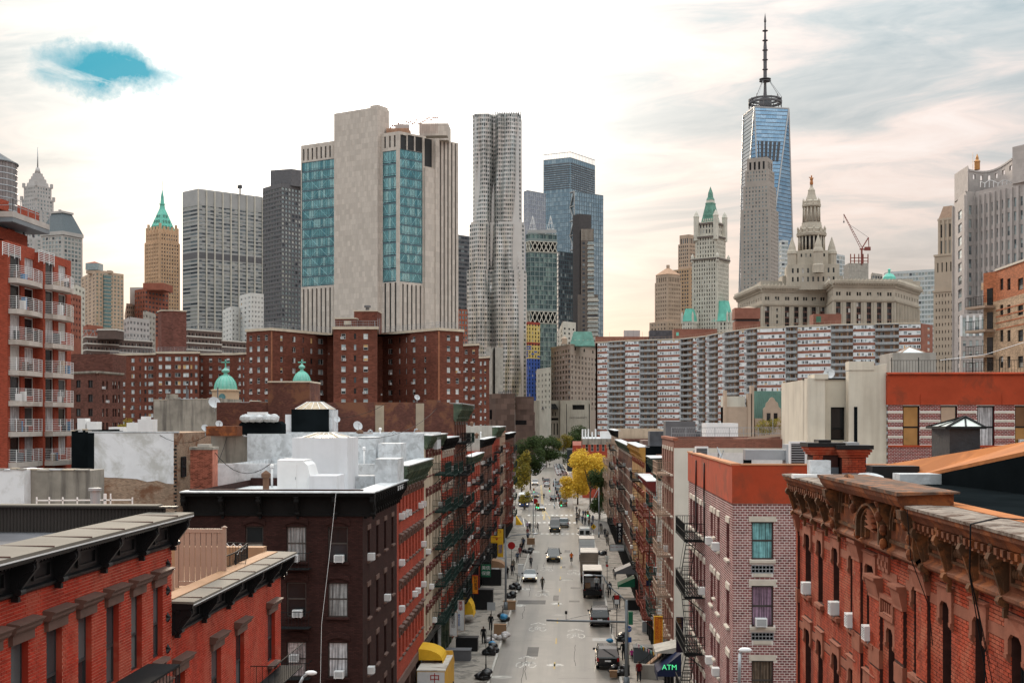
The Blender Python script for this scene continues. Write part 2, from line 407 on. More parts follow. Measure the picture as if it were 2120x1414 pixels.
def foot(rl,D,ref=0):
 """roofline points in the picture, all of one height, with the depth of one of them -> plan and height"""
 px0,py0=rl[ref];out=[]
 for px,py in rl:
  d=D*(HY-py0)/(HY-py);u=(px-CX)/F
  out.append((d*(-S_+u*C_),d*(C_+u*S_)))
 return out,H+(HY-py0)/F*D
class Bld:
 def __init__(s,name,label,cat,pts,z1,wallm,z0=0.0,back=18,group=None,roofm=None,parapet=.9):
  s.pts,s.z0,s.z1,s.m=pts,z0,z1,wallm
  s.root=thing(name,label,cat,(pts[0][0],pts[0][1],z0),group)
  s.fr=[fr2(a,b) for a,b in zip(pts,pts[1:])];s.w=[math.dist(a,b) for a,b in zip(pts,pts[1:])]
  rb=lambda q:(q[0]*(1+back/math.hypot(*q)),q[1]*(1+back/math.hypot(*q)))
  s.bp=[rb(pts[-1]),rb(pts[0])]
  mb=MB();ring=list(pts)+s.bp
  mb.poly([(x,y,z1-parapet) for x,y in ring],roofm or tar_roof);part('roof',mb,s.root)
  mb=MB();loop=[pts[-1]]+s.bp+[pts[0]]
  for a,b in zip(loop,loop[1:]):
   mb.poly([(*a,z0),(*b,z0),(*b,z1),(*a,z1)],wallm)
   f=fr2(a,b);mb.fquad(f,0,math.dist(a,b),z1-parapet,z1,-.3,wallm);mb.poly([f.p(0,0,z1),f.p(math.dist(a,b),0,z1),f.p(math.dist(a,b),-.3,z1),f.p(0,-.3,z1)],wallm)
  part('wall',mb,s.root)
 def face(s,i,holes=(),depth=.3,m=None,z0=None,z1=None,extra=None):
  mb=MB();m=m or s.m;wall(mb,s.fr[i],0,s.w[i],s.z0 if z0 is None else z0,s.z1 if z1 is None else z1,list(holes),depth,m)
  f=s.fr[i];mb.poly([f.p(0,0,s.z1),f.p(s.w[i],0,s.z1),f.p(s.w[i],-.35,s.z1),f.p(0,-.35,s.z1)],m)
  mb.fquad(f,0,s.w[i],s.z1-.9,s.z1,-.35,m)
  if extra:extra(mb,f,s.w[i])
  part('wall',mb,s.root)
 def face_grid(s,i,nc,fh,wf,hf,kind='pane',glass=None,frame=None,depth=.3,top=1.5,zvis=None,marg=0.0,m=None,nf=None,head=None,extra=None,minpx=45):
  zv=s.z0 if zvis is None else zvis
  nf=nf or max(1,int((s.z1-top-zv)/fh)+1)
  hs=[h for h in grid(marg,s.w[i]-marg,nc,wf,s.z1-top,fh,nf,hf,head) if h[2]>s.z0+.2]
  s.face(i,hs,depth,m,extra=extra)
  windows(s.root,s.fr[i],hs,-depth,kind,glass or glass_dark,frame or grey_metal,minpx=minpx)
  return hs
def roof_box(root,name,px0,px1,py0,Y,depth,zb,m,top=None,label=None):
 """a block on a roof: seen between two columns, top at row py0"""
 x0,x1=GX(px0,Y),GX(px1,Y);z1=GZ((px0+px1)/2,py0,Y);mb=MB()
 mb.box(x0,x1,Y,Y+depth,zb,z1,m)
 if top:mb.box(x0-.15,x1+.15,Y-.15,Y+depth+.15,z1+.003,z1+.25,top)
 return part(name,mb,root,label=label)
def squares(c,sx,sy,phi):
 e1=Vector((math.cos(phi),-math.sin(phi)));e2=Vector((math.sin(phi),math.cos(phi)));c=Vector(c)
 return[c-e1*sx/2-e2*sy/2,c+e1*sx/2-e2*sy/2,c+e1*sx/2+e2*sy/2,c-e1*sx/2+e2*sy/2]
def tier(root,c,sx,sy,phi,z0,z1,m,g=None,glass=None,frame=None,kind='pane',depth=.35,roofm=None,mb=None,minpx=45,piers=0.0):
 """one storey block of a stepped tower, openings on the two sides that face the street's near end; g = (columns left, columns right, storey, width, height)"""
 q=squares(c,sx,sy,phi);own=mb is None;mb=mb or MB()
 for i in range(4):
  f=fr2(q[i],q[(i+1)%4]);w=(sx,sy)[i%2];hs=[]
  if g and i<2:hs=grid(w*.06,w*.94,g[i],g[3],z1-g[2]*.25,g[2],max(1,int((z1-z0-g[2]*.2)/g[2])),g[4])
  wall(mb,f,0,w,z0,z1,hs,depth,m)
  if hs:windows(root,f,hs,-depth,kind,glass or glass_dark,frame or m,minpx=minpx)
  if piers and i<2:
   for j in range(g[i]+1):mb.fbox(f,w*.06+w*.88*j/g[i]-piers/2,w*.06+w*.88*j/g[i]+piers/2,-.1,.35,z0,z1+.5,m)
 mb.poly([(p.x,p.y,z1) for p in q],roofm or m)
 if own:part('wall',mb,root)
 return q
def pyramid(mb,c,s0,s1,phi,z0,z1,m,sy0=None,sy1=None):
 A,B=squares(c,s0,sy0 or s0,phi),squares(c,s1,sy1 or s1,phi)
 mb.prism([(p.x,p.y,z0) for p in A],[(p.x,p.y,z1) for p in B],m)
def at(px,D):
 u=(px-CX)/F;return(D*(-S_+u*C_),D*(C_+u*S_))
def zz(py,D):return H-(py-HY)/F*D
def mw(w,D):return w*D/F
#  far towers
lime=M('limestone',(.52,.47,.40),.85,.15,.15,streak=.25,streakcol=(.3,.26,.22))
lime_white=M('white_terracotta',(.60,.57,.50),.85,.12,.15,streak=.2)
tan_stone=M('tan_stone',(.46,.35,.27),.85,.15,.1)
tan_brick_far=M('tan_brick_far',(.48,.36,.27),.85,.15,.1)
copper_green=M('verdigris_copper',(.14,.50,.40),.6,.25,.2)
copper_dull=M('dull_verdigris',(.13,.30,.25),.7,.3,.3)
pale_steel=M('pale_steel',(.36,.37,.37),.45,.1,.1,metal=.25)
grey_stone=M('grey_granite',(.46,.43,.42),.8,.1,.1)
dark_grid=M('dark_concrete_grid',(.115,.115,.125),.7,.2)
brown_far=M('brown_brick_far',(.15,.085,.07),.9,.2,.2)
red_far=M('red_brick_far',(.30,.11,.075),.9,.2,.2)
gl_sky=GL('sky_reflecting_glass',[(0,(.32,.40,.42)),(.35,(.42,.48,.48)),(.7,(.52,.55,.52)),(.92,(.10,.12,.14))],metal=.55,rough=.15)
gl_slate=GL('slate_glass',[(0,(.05,.06,.075)),(.5,(.10,.12,.14)),(.8,(.22,.26,.28))],metal=.35,rough=.15)
def pine_tower():
 D=1300;c=at(78,D);r=thing('art_deco_tower','grey stepped stone tower with a needle mast, behind the water tank at far left','skyscraper',(*c,0));a=.5
 k=lambda w:mw(w,D)/(math.cos(a)+math.sin(a))
 g=(7,5,3.9,.45,.5)
 stone=M('cool_limestone',(.44,.42,.41),.85,.12,.1)
 for w,y0,y1 in((124,880,585),(104,585,500),(84,500,440),(60,440,414),(52,414,388)):
  tier(r,c,k(w),k(w),a,zz(y0,D),zz(y1,D),stone,g,gl_sky,stone,minpx=200)
 mb=MB()
 for w,y0,y1 in((42,388,380),(34,380,372),(26,372,366),(20,366,360)):
  pyramid(mb,c,k(w),k(w)*.94,a,zz(y0,D),zz(y1,D),stone)
 for w,y1 in((52,384),(60,411),(84,436)):
  for p in squares(c,k(w),k(w),a):mb.box(p.x-1.2,p.x+1.2,p.y-1.2,p.y+1.2,zz(y1+6,D),zz(y1-3,D),stone)
 part('crown',mb,r)
 mb=MB();z=zz(360,D);mb.bar((*c,z),(*c,zz(348,D)),k(9),stone,8,k(5));mb.bar((*c,zz(348,D)),(*c,zz(305,D)),.7,grey_metal,6,.3);part('mast',mb,r)
pine_tower()
def mansard_tower():
 D=1240;c=at(128,D);r=thing('mansard_tower','glass and stone office tower under a grey mansard roof, right of the art deco tower','skyscraper',(*c,0));a=.35
 k=lambda w:mw(w,D)/(math.cos(a)+math.sin(a));st=M('pale_stone',(.45,.43,.41),.8,.1,.1);sl=M('slate',(.10,.125,.14),.6,.15)
 tier(r,c,k(74),k(74),a,zz(880,D),zz(492,D),st,(6,5,4.0,.7,.62),gl_sky,st,minpx=60)
 tier(r,c,k(78),k(78),a,zz(491.5,D),zz(484,D),st)
 mb=MB();pyramid(mb,c,k(76),k(36),a,zz(484,D),zz(444,D),sl);pyramid(mb,c,k(42),k(42),a,zz(444,D),zz(440,D),st);part('mansard_roof',mb,r)
mansard_tower()
def tan_glass_tower():
 p,z=foot([(168,575),(198,560),(256,568)],1000,1)
 b=Bld('apartment_tower','tan apartment tower with teal glass bays left of the green pyramid tower','apartment tower',p,z,tan_brick_far,back=30)
 zv=zz(700,1000);tg=GL('greenish_glass',[(0,(.16,.26,.27)),(.5,(.30,.40,.38)),(.85,(.42,.38,.25))],metal=.4,rough=.15)
 b.face_grid(0,4,3.0,.45,.5,'pair',gl_slate,tan_brick_far,zvis=zv,minpx=40)
 b.face_grid(1,8,3.0,.55,.6,'pair',tg,tan_brick_far,zvis=zv,minpx=40)
 mb=MB();f=b.fr[1];mb.fbox(f,b.w[1]*.26,b.w[1]*.5,0,1.4,zv,z-2,tg)
 for i in range(44):mb.fbox(f,b.w[1]*.255,b.w[1]*.505,-.02,1.5,z-3-i*3,z-2.5-i*3,tan_brick_far)
 part('glass_bay',mb,b.root)
 y=p[1][1]+12;mb=MB();mb.box(GX(178,y),GX(205,y),y,y+10,z-1,GZ(190,560,y),tan_stone);mb.box(GX(178,y)-.3,GX(204,y),y-.3,y+10,GZ(190,559,y),GZ(190,545,y),gl_sky)
 q=squares((GX(191,y),y+5),10.5,10.5,0);mb.prism([(v.x,v.y,GZ(190,545,y)) for v in q],[(GX(191,y),y+5,GZ(190,540,y)+i*.01) for i in range(4)],red_far)
 mb.box(GX(206,y),GX(218,y),y,y+6,z-1,GZ(212,561,y),tan_stone);mb.box(GX(221,y),GX(229,y),y,y+6,z-1,GZ(225,560,y),tan_stone);part('roof_structure',mb,b.root)
tan_glass_tower()
def pyramid_tower():
 D=1350;c=at(336,D);a=.62;r=thing('pyramid_roof_tower','tan setback skyscraper under a bright green pyramid roof and spire','skyscraper',(*c,0))
 k=lambda w:mw(w,D)/(math.cos(a)+math.sin(a));g=(8,7,3.9,.42,.5)
 warm=M('warm_limestone',(.56,.38,.25),.85,.15,.1)
 tier(r,c,k(71),k(71),a,0,zz(505,D),warm,g,gl_slate,warm,minpx=200,piers=.9)
 tier(r,c,k(66),k(66),a,zz(505,D),zz(485,D),warm,g,gl_slate,warm,minpx=200,piers=.9)
 tier(r,c,k(60),k(60),a,zz(485,D),zz(478,D),warm)
 mb=MB();pyramid(mb,c,k(52),k(13),a,zz(478,D),zz(434,D),copper_green);pyramid(mb,c,k(12),k(9),a,zz(434,D),zz(424,D),copper_green);pyramid(mb,c,k(14),k(14),a,zz(424,D),zz(422.5,D),copper_green)
 pyramid(mb,c,k(8),k(6),a,zz(422.5,D),zz(408,D),copper_green);pyramid(mb,c,k(6),.4,a,zz(408,D),zz(394,D),copper_green);mb.bar((*c,zz(396,D)),(*c,zz(375,D)),.3,grey_metal)
 for q in squares(c,k(40),k(40),a):pass
 for t in range(4):
  q=squares(c,k(52),k(52),a);A,B=q[t],q[(t+1)%4]
  for lev,cnt in((.08,4),(.35,3),(.6,2)):
   for i in range(cnt):
    v=A.lerp(B,(i+1)/(cnt+1));cc=Vector(c);v=v.lerp(cc,lev*.75);zq=zz(478,D)+(zz(434,D)-zz(478,D))*lev
    mb.box(v.x-.7,v.x+.7,v.y-.7,v.y+.7,zq,zq+2.6,copper_dull)
 part('pyramid_roof',mb,r)
 mb=MB()
 for w in(60,66):
  q=squares(c,k(w)-2,k(w)-2,a)
  for i in range(4):
   for t in(0,.25,.5,.75):
    v=q[i].lerp(q[(i+1)%4],t);zt=zz(478 if w==60 else 485,D);mb.box(v.x-1.1,v.x+1.1,v.y-1.1,v.y+1.1,zt-1,zt+(6 if t==0 else 3),warm)
 part('parapet',mb,r)
pyramid_tower()
def red_setback():
 p,z=foot([(279,601),(300,597),(349,606)],1040,1)
 b=Bld('brick_office','red brick office block with a plain upper box in front of the green pyramid tower','office building',p,z,red_far,back=30);zv=zz(690,1040)
 b.face_grid(0,4,3.8,.55,.5,'pair',gl_slate,red_far,zvis=zv);b.face_grid(1,7,3.8,.6,.5,'pair',gl_slate,red_far,zvis=zv)
 y=p[1][1]+3;mb=MB();mb.box(GX(296,y),GX(338,y),y,y+25,z-1,GZ(310,586,y),red_far);part('roof_structure',mb,b.root)
 p,z=foot([(258,650),(262,628),(282,630)],1060,1)
 b=Bld('setback_block','pale tan stepped block left of the red brick office','office building',p,z,tan_stone,back=25)
 b.face_grid(0,3,4,.5,.5,'pane',gl_slate,tan_stone,zvis=zv);b.face_grid(1,5,4,.5,.5,'pane',gl_slate,tan_stone,zvis=zv)
 y=p[1][1]+6;mb=MB();mb.box(GX(269,y),GX(297,y),y,y+16,z-1,GZ(280,595,y),grey_stone);part('roof_structure',mb,b.root)
red_setback()
def slab_tower():
 p,z=foot([(378,398),(410,391),(543,408)],1250,1)
 b=Bld('slab_skyscraper','broad silver slab skyscraper with white fins and a dark louvre band','skyscraper',p,z,pale_steel,back=30)
 zv=zz(735,1250);fh=(zz(424,1250)-zz(690,1250))/33
 gls=GL('slab_glass',[(0,(.06,.08,.10)),(.3,(.18,.23,.26)),(.55,(.34,.38,.38)),(.8,(.45,.48,.46))],metal=.5,rough=.15)
 for i,nc in((0,1),(1,8)):
  f,w=b.fr[i],b.w[i];hs=[]
  for r_ in range(38):
   t=zz(424,1250)-r_*fh
   if t<zv:break
   if r_ in(12,13):continue
   for j in range(nc):hs.append((w*j/nc+.5,w*(j+1)/nc-.5,t-fh*.62,t-fh*.08))
  b.face(i,hs,.35)
  windows(b.root,f,hs,-.35,'four' if i else 'pair',gls,pale_steel,minpx=60)
  mb=MB()
  if i:
   for j in range(nc+1):mb.fbox(f,w*j/nc-.55,w*j/nc+.55,0,1.1,0,z-1,lime_white)
   part('fins',mb,b.root)
  mb=MB();tl=zz(424,1250)-12*fh;mb.fbox(f,.3,w-.3,0,.15,tl-1.7*fh,tl-.1*fh,dark_grid);part('louvre_band',mb,b.root)
 mb=MB();y=p[2][1]-20;X_=GX(497,y);mb.bar((X_,y,z-1),(X_,y,z+9),.8,dark_grid,6)
 for i in range(6):mb.box(X_-2.4+.8*i,X_-2.0+.8*i,y-1,y+1,z+5,z+8.5,dark_grid)
 part('antenna',mb,b.root)
slab_tower()
def dark_tower():
 p,z=foot([(544,390),(583,379),(624,387)],1130,1)
 b=Bld('gridded_tower','dark grey gridded office tower left of the pale stone tower','skyscraper',p,z,dark_grid,back=30)
 zv=zz(690,1130);fh=(zz(386,1130)-zz(665,1130))/31
 b.face_grid(0,12,fh,.66,.56,'pane',gl_sky,dark_grid,.5,3,zv,minpx=90);b.face_grid(1,6,fh,.7,.62,'pane',gl_sky,dark_grid,.5,3,zv,minpx=30)
 y=p[1][1]+8;mb=MB();q=[(GX(560,y+6),y+6),(GX(603,y),y),(GX(640,y+12),y+12),(GX(600,y+28),y+28)]
 mb.prism([(a,c,z-1) for a,c in q],[(a,c,GZ(603,350,y)) for a,c in q],dark_grid);part('roof_structure',mb,b.root)
dark_tower()
def white_apartments():
 p,z=foot([(496,612),(520,606),(546,609)],780,1)
 b=Bld('white_apartment_tower','white apartment tower in front of the dark gridded tower','apartment tower',p,z,M('white_brick',(.62,.62,.60),.85,.08),back=16)
 zv=zz(735,780);b.face_grid(0,3,2.9,.4,.45,'pair',glass_lit,white_paint,zvis=zv,minpx=30);b.face_grid(1,4,2.9,.4,.45,'pair',glass_dark,white_paint,zvis=zv,minpx=30)
 p,z=foot([(461,642),(480,634),(495,636)],790,1)
 b=Bld('white_apartment_tower','lower white apartment tower directly right of the silver slab','apartment tower',p,z,b.m,back=16)
 b.face_grid(0,3,2.9,.4,.45,'pair',glass_lit,white_paint,zvis=zv,minpx=30);b.face_grid(1,2,2.9,.4,.45,'pair',glass_dark,white_paint,zvis=zv,minpx=30)
white_apartments()
def stone_tower():
 panel=M('pale_stone_panels',(.56,.505,.455),.8,.02,.3,brick=(2.4,3.4,(.46,.40,.34),.05,.11),streak=.35,streakcol=(.4,.34,.29))
 p,z=foot([(623,302),(827,272),(949,297)],800,1)
 b=Bld('stone_slab_tower','pale stone tower with tall teal glass walls and a blank slab rising above its roof','skyscraper',p,z,panel,back=42)
 f0,f1=b.fr;w0,w1=b.w;zt=z;zv=zz(720,800)
 dk=M('black_slot',(.015,.017,.02),.5,.2)
 def rect(f,a,b_,c,d):return(f.u(a),f.u(b_),f.z((a+b_)/2,d),f.z((a+b_)/2,c))
 zg1,zg0=f0.z(827,310),f0.z(827,583);zl1,zl0=f0.z(660,333),f0.z(660,592)
 uA,uB=f0.u(623.5),f0.u(697);gA=(uA+.4,uB-.1,zl0,zl1)
 gB=(f0.u(792),f0.u(820),zg0,zg1);gC=(f1.u(828),f1.u(875),f1.z(850,585),f1.z(850,312))
 def slots(f,a,b_,n,y0,y1,wf=.36):
  u0,u1=f.u(a),f.u(b_);zt_,zb_=f.z((a+b_)/2,y0),f.z((a+b_)/2,y1)
  return[(u0+(i+.5)*(u1-u0)/n-wf*(u1-u0)/n/2,u0+(i+.5)*(u1-u0)/n+wf*(u1-u0)/n/2,zb_,zt_) for i in range(n)]
 s0=slots(f0,624,697,8,305,329)+slots(f0,624,697,8,597,740)+slots(f0,792,822,3,282,306)+slots(f0,792,824,3,586,740)
 s1=slots(f1,830,875,5,590,740)+slots(f1,908,947,5,292,740)
 s1b=[rect(f1,829,842,280,310),rect(f1,844,858,281,312),rect(f1,860,875,284,315),rect(f1,879,895,288,346)]
 for i,(f,hs) in enumerate(((f0,s0+[gA,gB]),(f1,s1+s1b+[gC]))):b.face(i,hs,.7)
 windows(b.root,f0,s0,-.7,'pane',dk,dk,name='slot_window');windows(b.root,f1,s1,-.7,'pane',dk,dk,name='slot_window');windows(b.root,f1,s1b,-.7,'pane',dk,dk,name='louvre')
 brace=M('pale_brace',(.35,.62,.66),.4,.1,metal=.3);fram=M('slate_mullion',(.10,.16,.20),.5,.1)
 for f,g,nb,nx in((f0,gA,13,2),(f0,gB,10,1),(f1,gC,14,2)):
  a,b_,c,d=g;hb=(d-c)/nb;ncol=max(2,int((b_-a)/1.9))
  for r_ in range(nb):
   zb_=c+r_*hb
   for j in range(ncol):
    u0,u1=a+(b_-a)*j/ncol,a+(b_-a)*(j+1)/ncol
    inst('window_pane',winmesh('pane',u1-u0-.05,hb*.88,glass_teal,fram),b.root,f.p((u0+u1)/2,-.5,zb_+hb*.1),f.a)
  mb=MB()
  for r_ in range(nb+1):mb.fbox(f,a,b_,-.6,-.2,c+r_*hb-.35,c+r_*hb+.35-(.3 if r_==nb else 0),fram)
  for r_ in range(nb):mb.fbox(f,a,b_,-.6,-.35,c+r_*hb+hb*.22,c+r_*hb+hb*.25,fram)
  for j in range(ncol+1):u=a+(b_-a)*j/ncol;mb.fbox(f,u-.05,u+.05,-.6,-.4,c,d,fram)
  part('mullions',mb,b.root);mb=MB()
  for r_ in range(0,nb-1,2):
   for q in range(nx):
    u0,u1=a+(b_-a)*q/nx,a+(b_-a)*(q+1)/nx;zb_,zt_=c+r_*hb,c+(r_+2)*hb
    mb.bar(f.p(u0,-.42,zb_),f.p(u1,-.42,zt_),.13,brace);mb.bar(f.p(u0,-.42,zt_),f.p(u1,-.42,zb_),.13,brace)
  part('cross_braces',mb,b.root)
 mb=MB();u0,u1=f0.u(698),f0.u(788);zs=f0.z(740,232)+0
 mb.hexa([f0.p(u0,3.2,0),f0.p(u1,3.2,0),f0.p(u1,-9,0),f0.p(u0,-9,0),f0.p(u0,3.2,f0.z(698,238)),f0.p(u1,3.2,f0.z(698,238)),f0.p(u1,-9,f0.z(698,238)),f0.p(u0,-9,f0.z(698,238))],panel)
 mb.fbox(f0,u0+(u1-u0)*.82,u1-.3,-8,2.6,f0.z(698,238),f0.z(698,238)+1.5,panel);part('blank_slab',mb,b.root)
 mb=MB();y=p[1][1]
 for a,c,t,dy,dd,m in((868,928,256,22,18,panel),(800,846,266,10,10,M('copper_screen',(.40,.22,.14),.7,.3)),(880,926,281,8,8,panel),(818,846,258,14,4,grey_stone)):
  mb.box(GX(a,y+dy),GX(c,y+dy),y+dy,y+dy+dd,z-1,GZ((a+c)/2,t,y+dy),m)
 for i in range(26):
  px=800+i*4.2;X_=GX(px,y+16);zt_=GZ(px,262-18*(i/26)+RN.uniform(-4,4),y+16);mb.bar((X_,y+16,z+2),(X_,y+16,zt_),.12,red_far);mb.box(X_-.5,X_+.5,y+15.6,y+16.4,zt_-.8,zt_,red_far)
 part('roof_plant',mb,b.root)
 mb=MB();mb.fbox(f1,f1.u(877),f1.u(899),0,1.6,0,f1.z(888,350),panel);mb.fbox(f1,f1.u(897),f1.u(905),.01,2.2,0,f1.z(900,283),panel);part('buttress',mb,b.root)
stone_tower()
def rippled_tower():
 D=980;st=M('rippled_steel',(.58,.58,.57),.32,.06,.1,metal=.6);c=at(1028,D)
 r=thing('rippled_skyscraper','tall rippled steel apartment skyscraper in three widening tiers','skyscraper',(*c,0))
 gl=GL('rippled_glass',[(0,(.10,.12,.125)),(.25,(.24,.28,.29)),(.5,(.36,.41,.41)),(.8,(.46,.49,.47))],metal=.4,rough=.15)
 fh=(zz(236,D)-zz(815,D))/66;n=26
 mbw,mbg=MB(),MB();cnt=0
 def prof(t,z,half):
  x=-half+2*half*t;w=math.sin(z*.035+3*t)*.9
  groove=9.5*math.exp(-((t-.42-.02*math.sin(z*.03))/.055)**2)
  rip=1.2*math.sin(t*23+1.6*math.sin(z*.045+t*9))+.8*math.sin(t*41-z*.05)
  edge=5*(abs(2*t-1)**5)
  return(c[0]+C_*x-S_*0,c[1]+S_*x+groove+rip+edge+w)
 cells=[]
 for i in range(70):
  z1=zz(236,D)-i*fh;z0=z1-fh
  py=HY-(z1-H)/D*F;half=mw(50 if py<458 else(56.5 if py<558 else 61),D);dy=0 if py<458 else(-3 if py<558 else-6)
  if z0<0:break
  P0=[prof(j/n,z0,half) for j in range(n+1)];P1=[prof(j/n,z1,half) for j in range(n+1)]
  for j in range(n):
   a0,b0,a1,b1=[Vector((q[0],q[1]+dy,0)) for q in(P0[j],P0[j+1],P1[j],P1[j+1])]
   L=lambda s,t,off=0:(a0.lerp(b0,s)*(1-t)+a1.lerp(b1,s)*t)+Vector((0,off,z0+fh*t))
   if i<3 and RN.random()<.25:hb,ht=.1,.95
   else:hb,ht=.32,.88
   s0,s1=.13,.87
   mbw.poly([L(0,0),L(1,0),L(1,hb),L(0,hb)],st);mbw.poly([L(0,ht),L(1,ht),L(1,1),L(0,1)],st)
   mbw.poly([L(0,hb),L(s0,hb),L(s0,ht),L(0,ht)],st);mbw.poly([L(s1,hb),L(1,hb),L(1,ht),L(s1,ht)],st)
   mbw.poly([L(s0,hb),L(s1,hb),L(s1,hb,.5),L(s0,hb,.5)],st);mbw.poly([L(s1,hb),L(s1,ht),L(s1,ht,.5),L(s1,hb,.5)],st);mbw.poly([L(s0,ht),L(s0,hb),L(s0,hb,.5),L(s0,ht,.5)],st)
   cells.append([L(s0,hb,.5),L(s1,hb,.5),L(s1,ht,.5),L(s0,ht,.5)])
 part('wall',mbw,r)
 RN.shuffle(cells)
 for q in cells[:200]:
  mb=MB();mb.poly(q,gl);part('window',mb,r)
 for q in cells[200:]:mbg.poly(q,gl)
 part('window',mbg,r,kind='stuff')
 mb=MB()
 for half,za,zb,dy in((mw(50,D),zz(458,D),zz(232,D),0),(mw(56,D),zz(558,D),zz(458,D),-3),(mw(60.5,D),0,zz(558,D),-6)):
  mb.box(c[0]-half*C_*.985,c[0]+half*C_*.985,c[1]+9.5+dy,c[1]+34,za,zb,st)
  mb.box(c[0]-half*C_*.93,c[0]-half*C_*.3,c[1]+3+dy,c[1]+12,za,zb-.5,st);mb.box(c[0]+half*C_*.05,c[0]+half*C_*.93,c[1]+3+dy,c[1]+12,za,zb-.5,st)
 part('core',mb,r)
 mb=MB()
 for i in range(13):
  for s in(-1,1):
   t=(i/12);x=c[0]+(-50+38*t if s<0 else-8+58*t)*D/F*C_
   mb.box(x-.4,x+.4,c[1]+3,c[1]+4,zz(240,D),zz(230 if s>0 else 235,D),st)
 part('crown',mb,r)
rippled_tower()
def east_side():
 zb=0
 def glass_box(name,label,rl,D,ref,gl,fr_m,cols,fh,back=30,hf=.9,wf=.94,zrow=840,top=.6,kind='pane',minpx=60,cat='skyscraper'):
  p,z=foot(rl,D,ref);b=Bld(name,label,cat,p,z,fr_m,back=back)
  for i,nc in enumerate(cols):b.face_grid(i,nc,fh,wf,hf,kind,gl,fr_m,.25,top,zz(zrow,D),minpx=minpx)
  return b
 sl=M('slate_frame',(.14,.18,.21),.5,.12,metal=.3);pl=M('pale_frame',(.40,.44,.48),.5,.1,metal=.3)
 glp=GL('pale_violet_glass',[(0,(.34,.38,.45)),(.6,(.40,.44,.50))],metal=.7,rough=.15)
 glass_box('glass_office_slab','pale violet glass office slab between the rippled tower and the blue tower',[(1084,397),(1092,394),(1130,401)],1500,1,glp,pl,(2,9),5.2)
 b=glass_box('blue_glass_skyscraper','tall blue glass skyscraper with a K braced edge, right of the rippled tower',[(1125,332),(1181,326),(1232,343)],1600,1,glass_blue,M('blue_frame',(.20,.27,.32),.4,.1,metal=.5),(13,12),5.4,40,zrow=700)
 D=1600
 for i in(0,1):
  f,w=b.fr[i],b.w[i];mb=MB()
  for q in range(12):mb.fbox(f,w*.03,w*.97,-.2,.5,b.z1-8-q*2.8,b.z1-6.9-q*2.8,dark_grid)
  part('louvres',mb,b.root);mb=MB()
  for q in range(17):u=w*(q+.2)/17;mb.bar(f.p(u,0,b.z1-1),f.p(u,0,b.z1+7),.3,pale_steel)
  mb.fbox(f,0,w,-.3,.2,b.z1+6.3,b.z1+7,pale_steel);part('roof_screen',mb,b.root)
 p2,z2=foot([(1181,400),(1190,396),(1249,405)],1560,1)
 b2=Bld('blue_glass_block','lower blue glass block stepping out to the right of the K braced skyscraper','skyscraper',p2,z2,sl,back=30)
 b2.face_grid(0,2,5.4,.9,.9,'pane',glass_blue,sl,.25,.6,zz(700,D),minpx=60);b2.face_grid(1,12,5.4,.92,.9,'pane',glass_blue,sl,.25,.6,zz(700,D),minpx=60)
 mb=MB();f=b2.fr[0];w=b2.w[0];zt=z2;st=(z2-zz(700,D))/10
 for i in range(10):
  a,c_=(0,w) if i%2 else(w,0);mb.bar(f.p(a,.7,zt-i*st),f.p(c_,.7,zt-(i+1)*st),.9,pale_steel)
  mb.bar(f.p(0,.7,zt-i*st),f.p(w,.7,zt-i*st),.7,pale_steel)
 mb.bar(f.p(w,.7,zt),f.p(w,.7,0),.9,pale_steel);part('bracing',mb,b2.root)
 p,z=foot([(1089,484),(1098,482),(1153,485)],1180,1)
 b=Bld('cross_braced_tower','green glass tower with two bands of crossed struts and white roof masts','skyscraper',p,z,M('greenish_grid',(.20,.25,.25),.5,.15,metal=.2),back=25)
 gg=GL('green_grey_glass',[(0,(.07,.12,.13)),(.5,(.13,.21,.21)),(.8,(.22,.32,.30))],metal=.5,rough=.12)
 fh=4.35
 for i,nc in((0,2),(1,6)):
  f,w=b.fr[i],b.w[i];rows=[]
  zA=(zz(520,1180),zz(500,1180));zB=(zz(668,1180),zz(645,1180))
  hs=[h for h in grid(0,w,nc,.86,z-1,fh,60,.86) if h[2]>zz(830,1180) and not any(h[3]>a_ and h[2]<b_ for a_,b_ in(zA,zB))]
  b.face(i,hs+[(.4,w-.4,zA[0],zA[1]),(.4,w-.4,zB[0],zB[1])],.4);windows(b.root,f,hs,-.4,'pair',gg,b.m,minpx=60)
  mb=MB()
  for a_,c_ in(zA,zB):
   mb.fquad(f,0,w,a_,c_,-.4,black_paint);nn=max(1,nc//1)
   for q in range(nn):
    u0,u1=w*q/nn,w*(q+1)/nn;mb.bar(f.p(u0,.2,a_),f.p(u1,.2,c_),.5,lime_white);mb.bar(f.p(u0,.2,c_),f.p(u1,.2,a_),.5,lime_white)
   mb.fbox(f,0,w,0,.5,a_-.6,a_,lime_white);mb.fbox(f,0,w,0,.5,c_,c_+.6,lime_white)
  part('crossed_band',mb,b.root)
 for px in(1103,1140):
  mb=MB();y=p[1][1]+8;X_=GX(px,y);ap=(X_,y,GZ(px,447,y))
  for a in range(4):mb.bar((X_+5*math.cos(a*1.57+.4),y+5*math.sin(a*1.57+.4),z-1),ap,.22,white_paint)
  for t in(.3,.6):
   for a in range(4):
    q=[Vector((X_+5*math.cos((a+e)*1.57+.4),y+5*math.sin((a+e)*1.57+.4),z-1)).lerp(Vector(ap),t) for e in(0,1)];mb.bar(q[0],q[1],.18,white_paint)
  part('roof_mast',mb,b.root)
 mb=MB();y=p[1][1]+3;mb.box(GX(1092,y),GX(1152,y),y,y+.5,z,z+3,pale_steel);part('roof_rail',mb,b.root)
 ds=M('charcoal_brick',(.085,.08,.082),.85,.15)
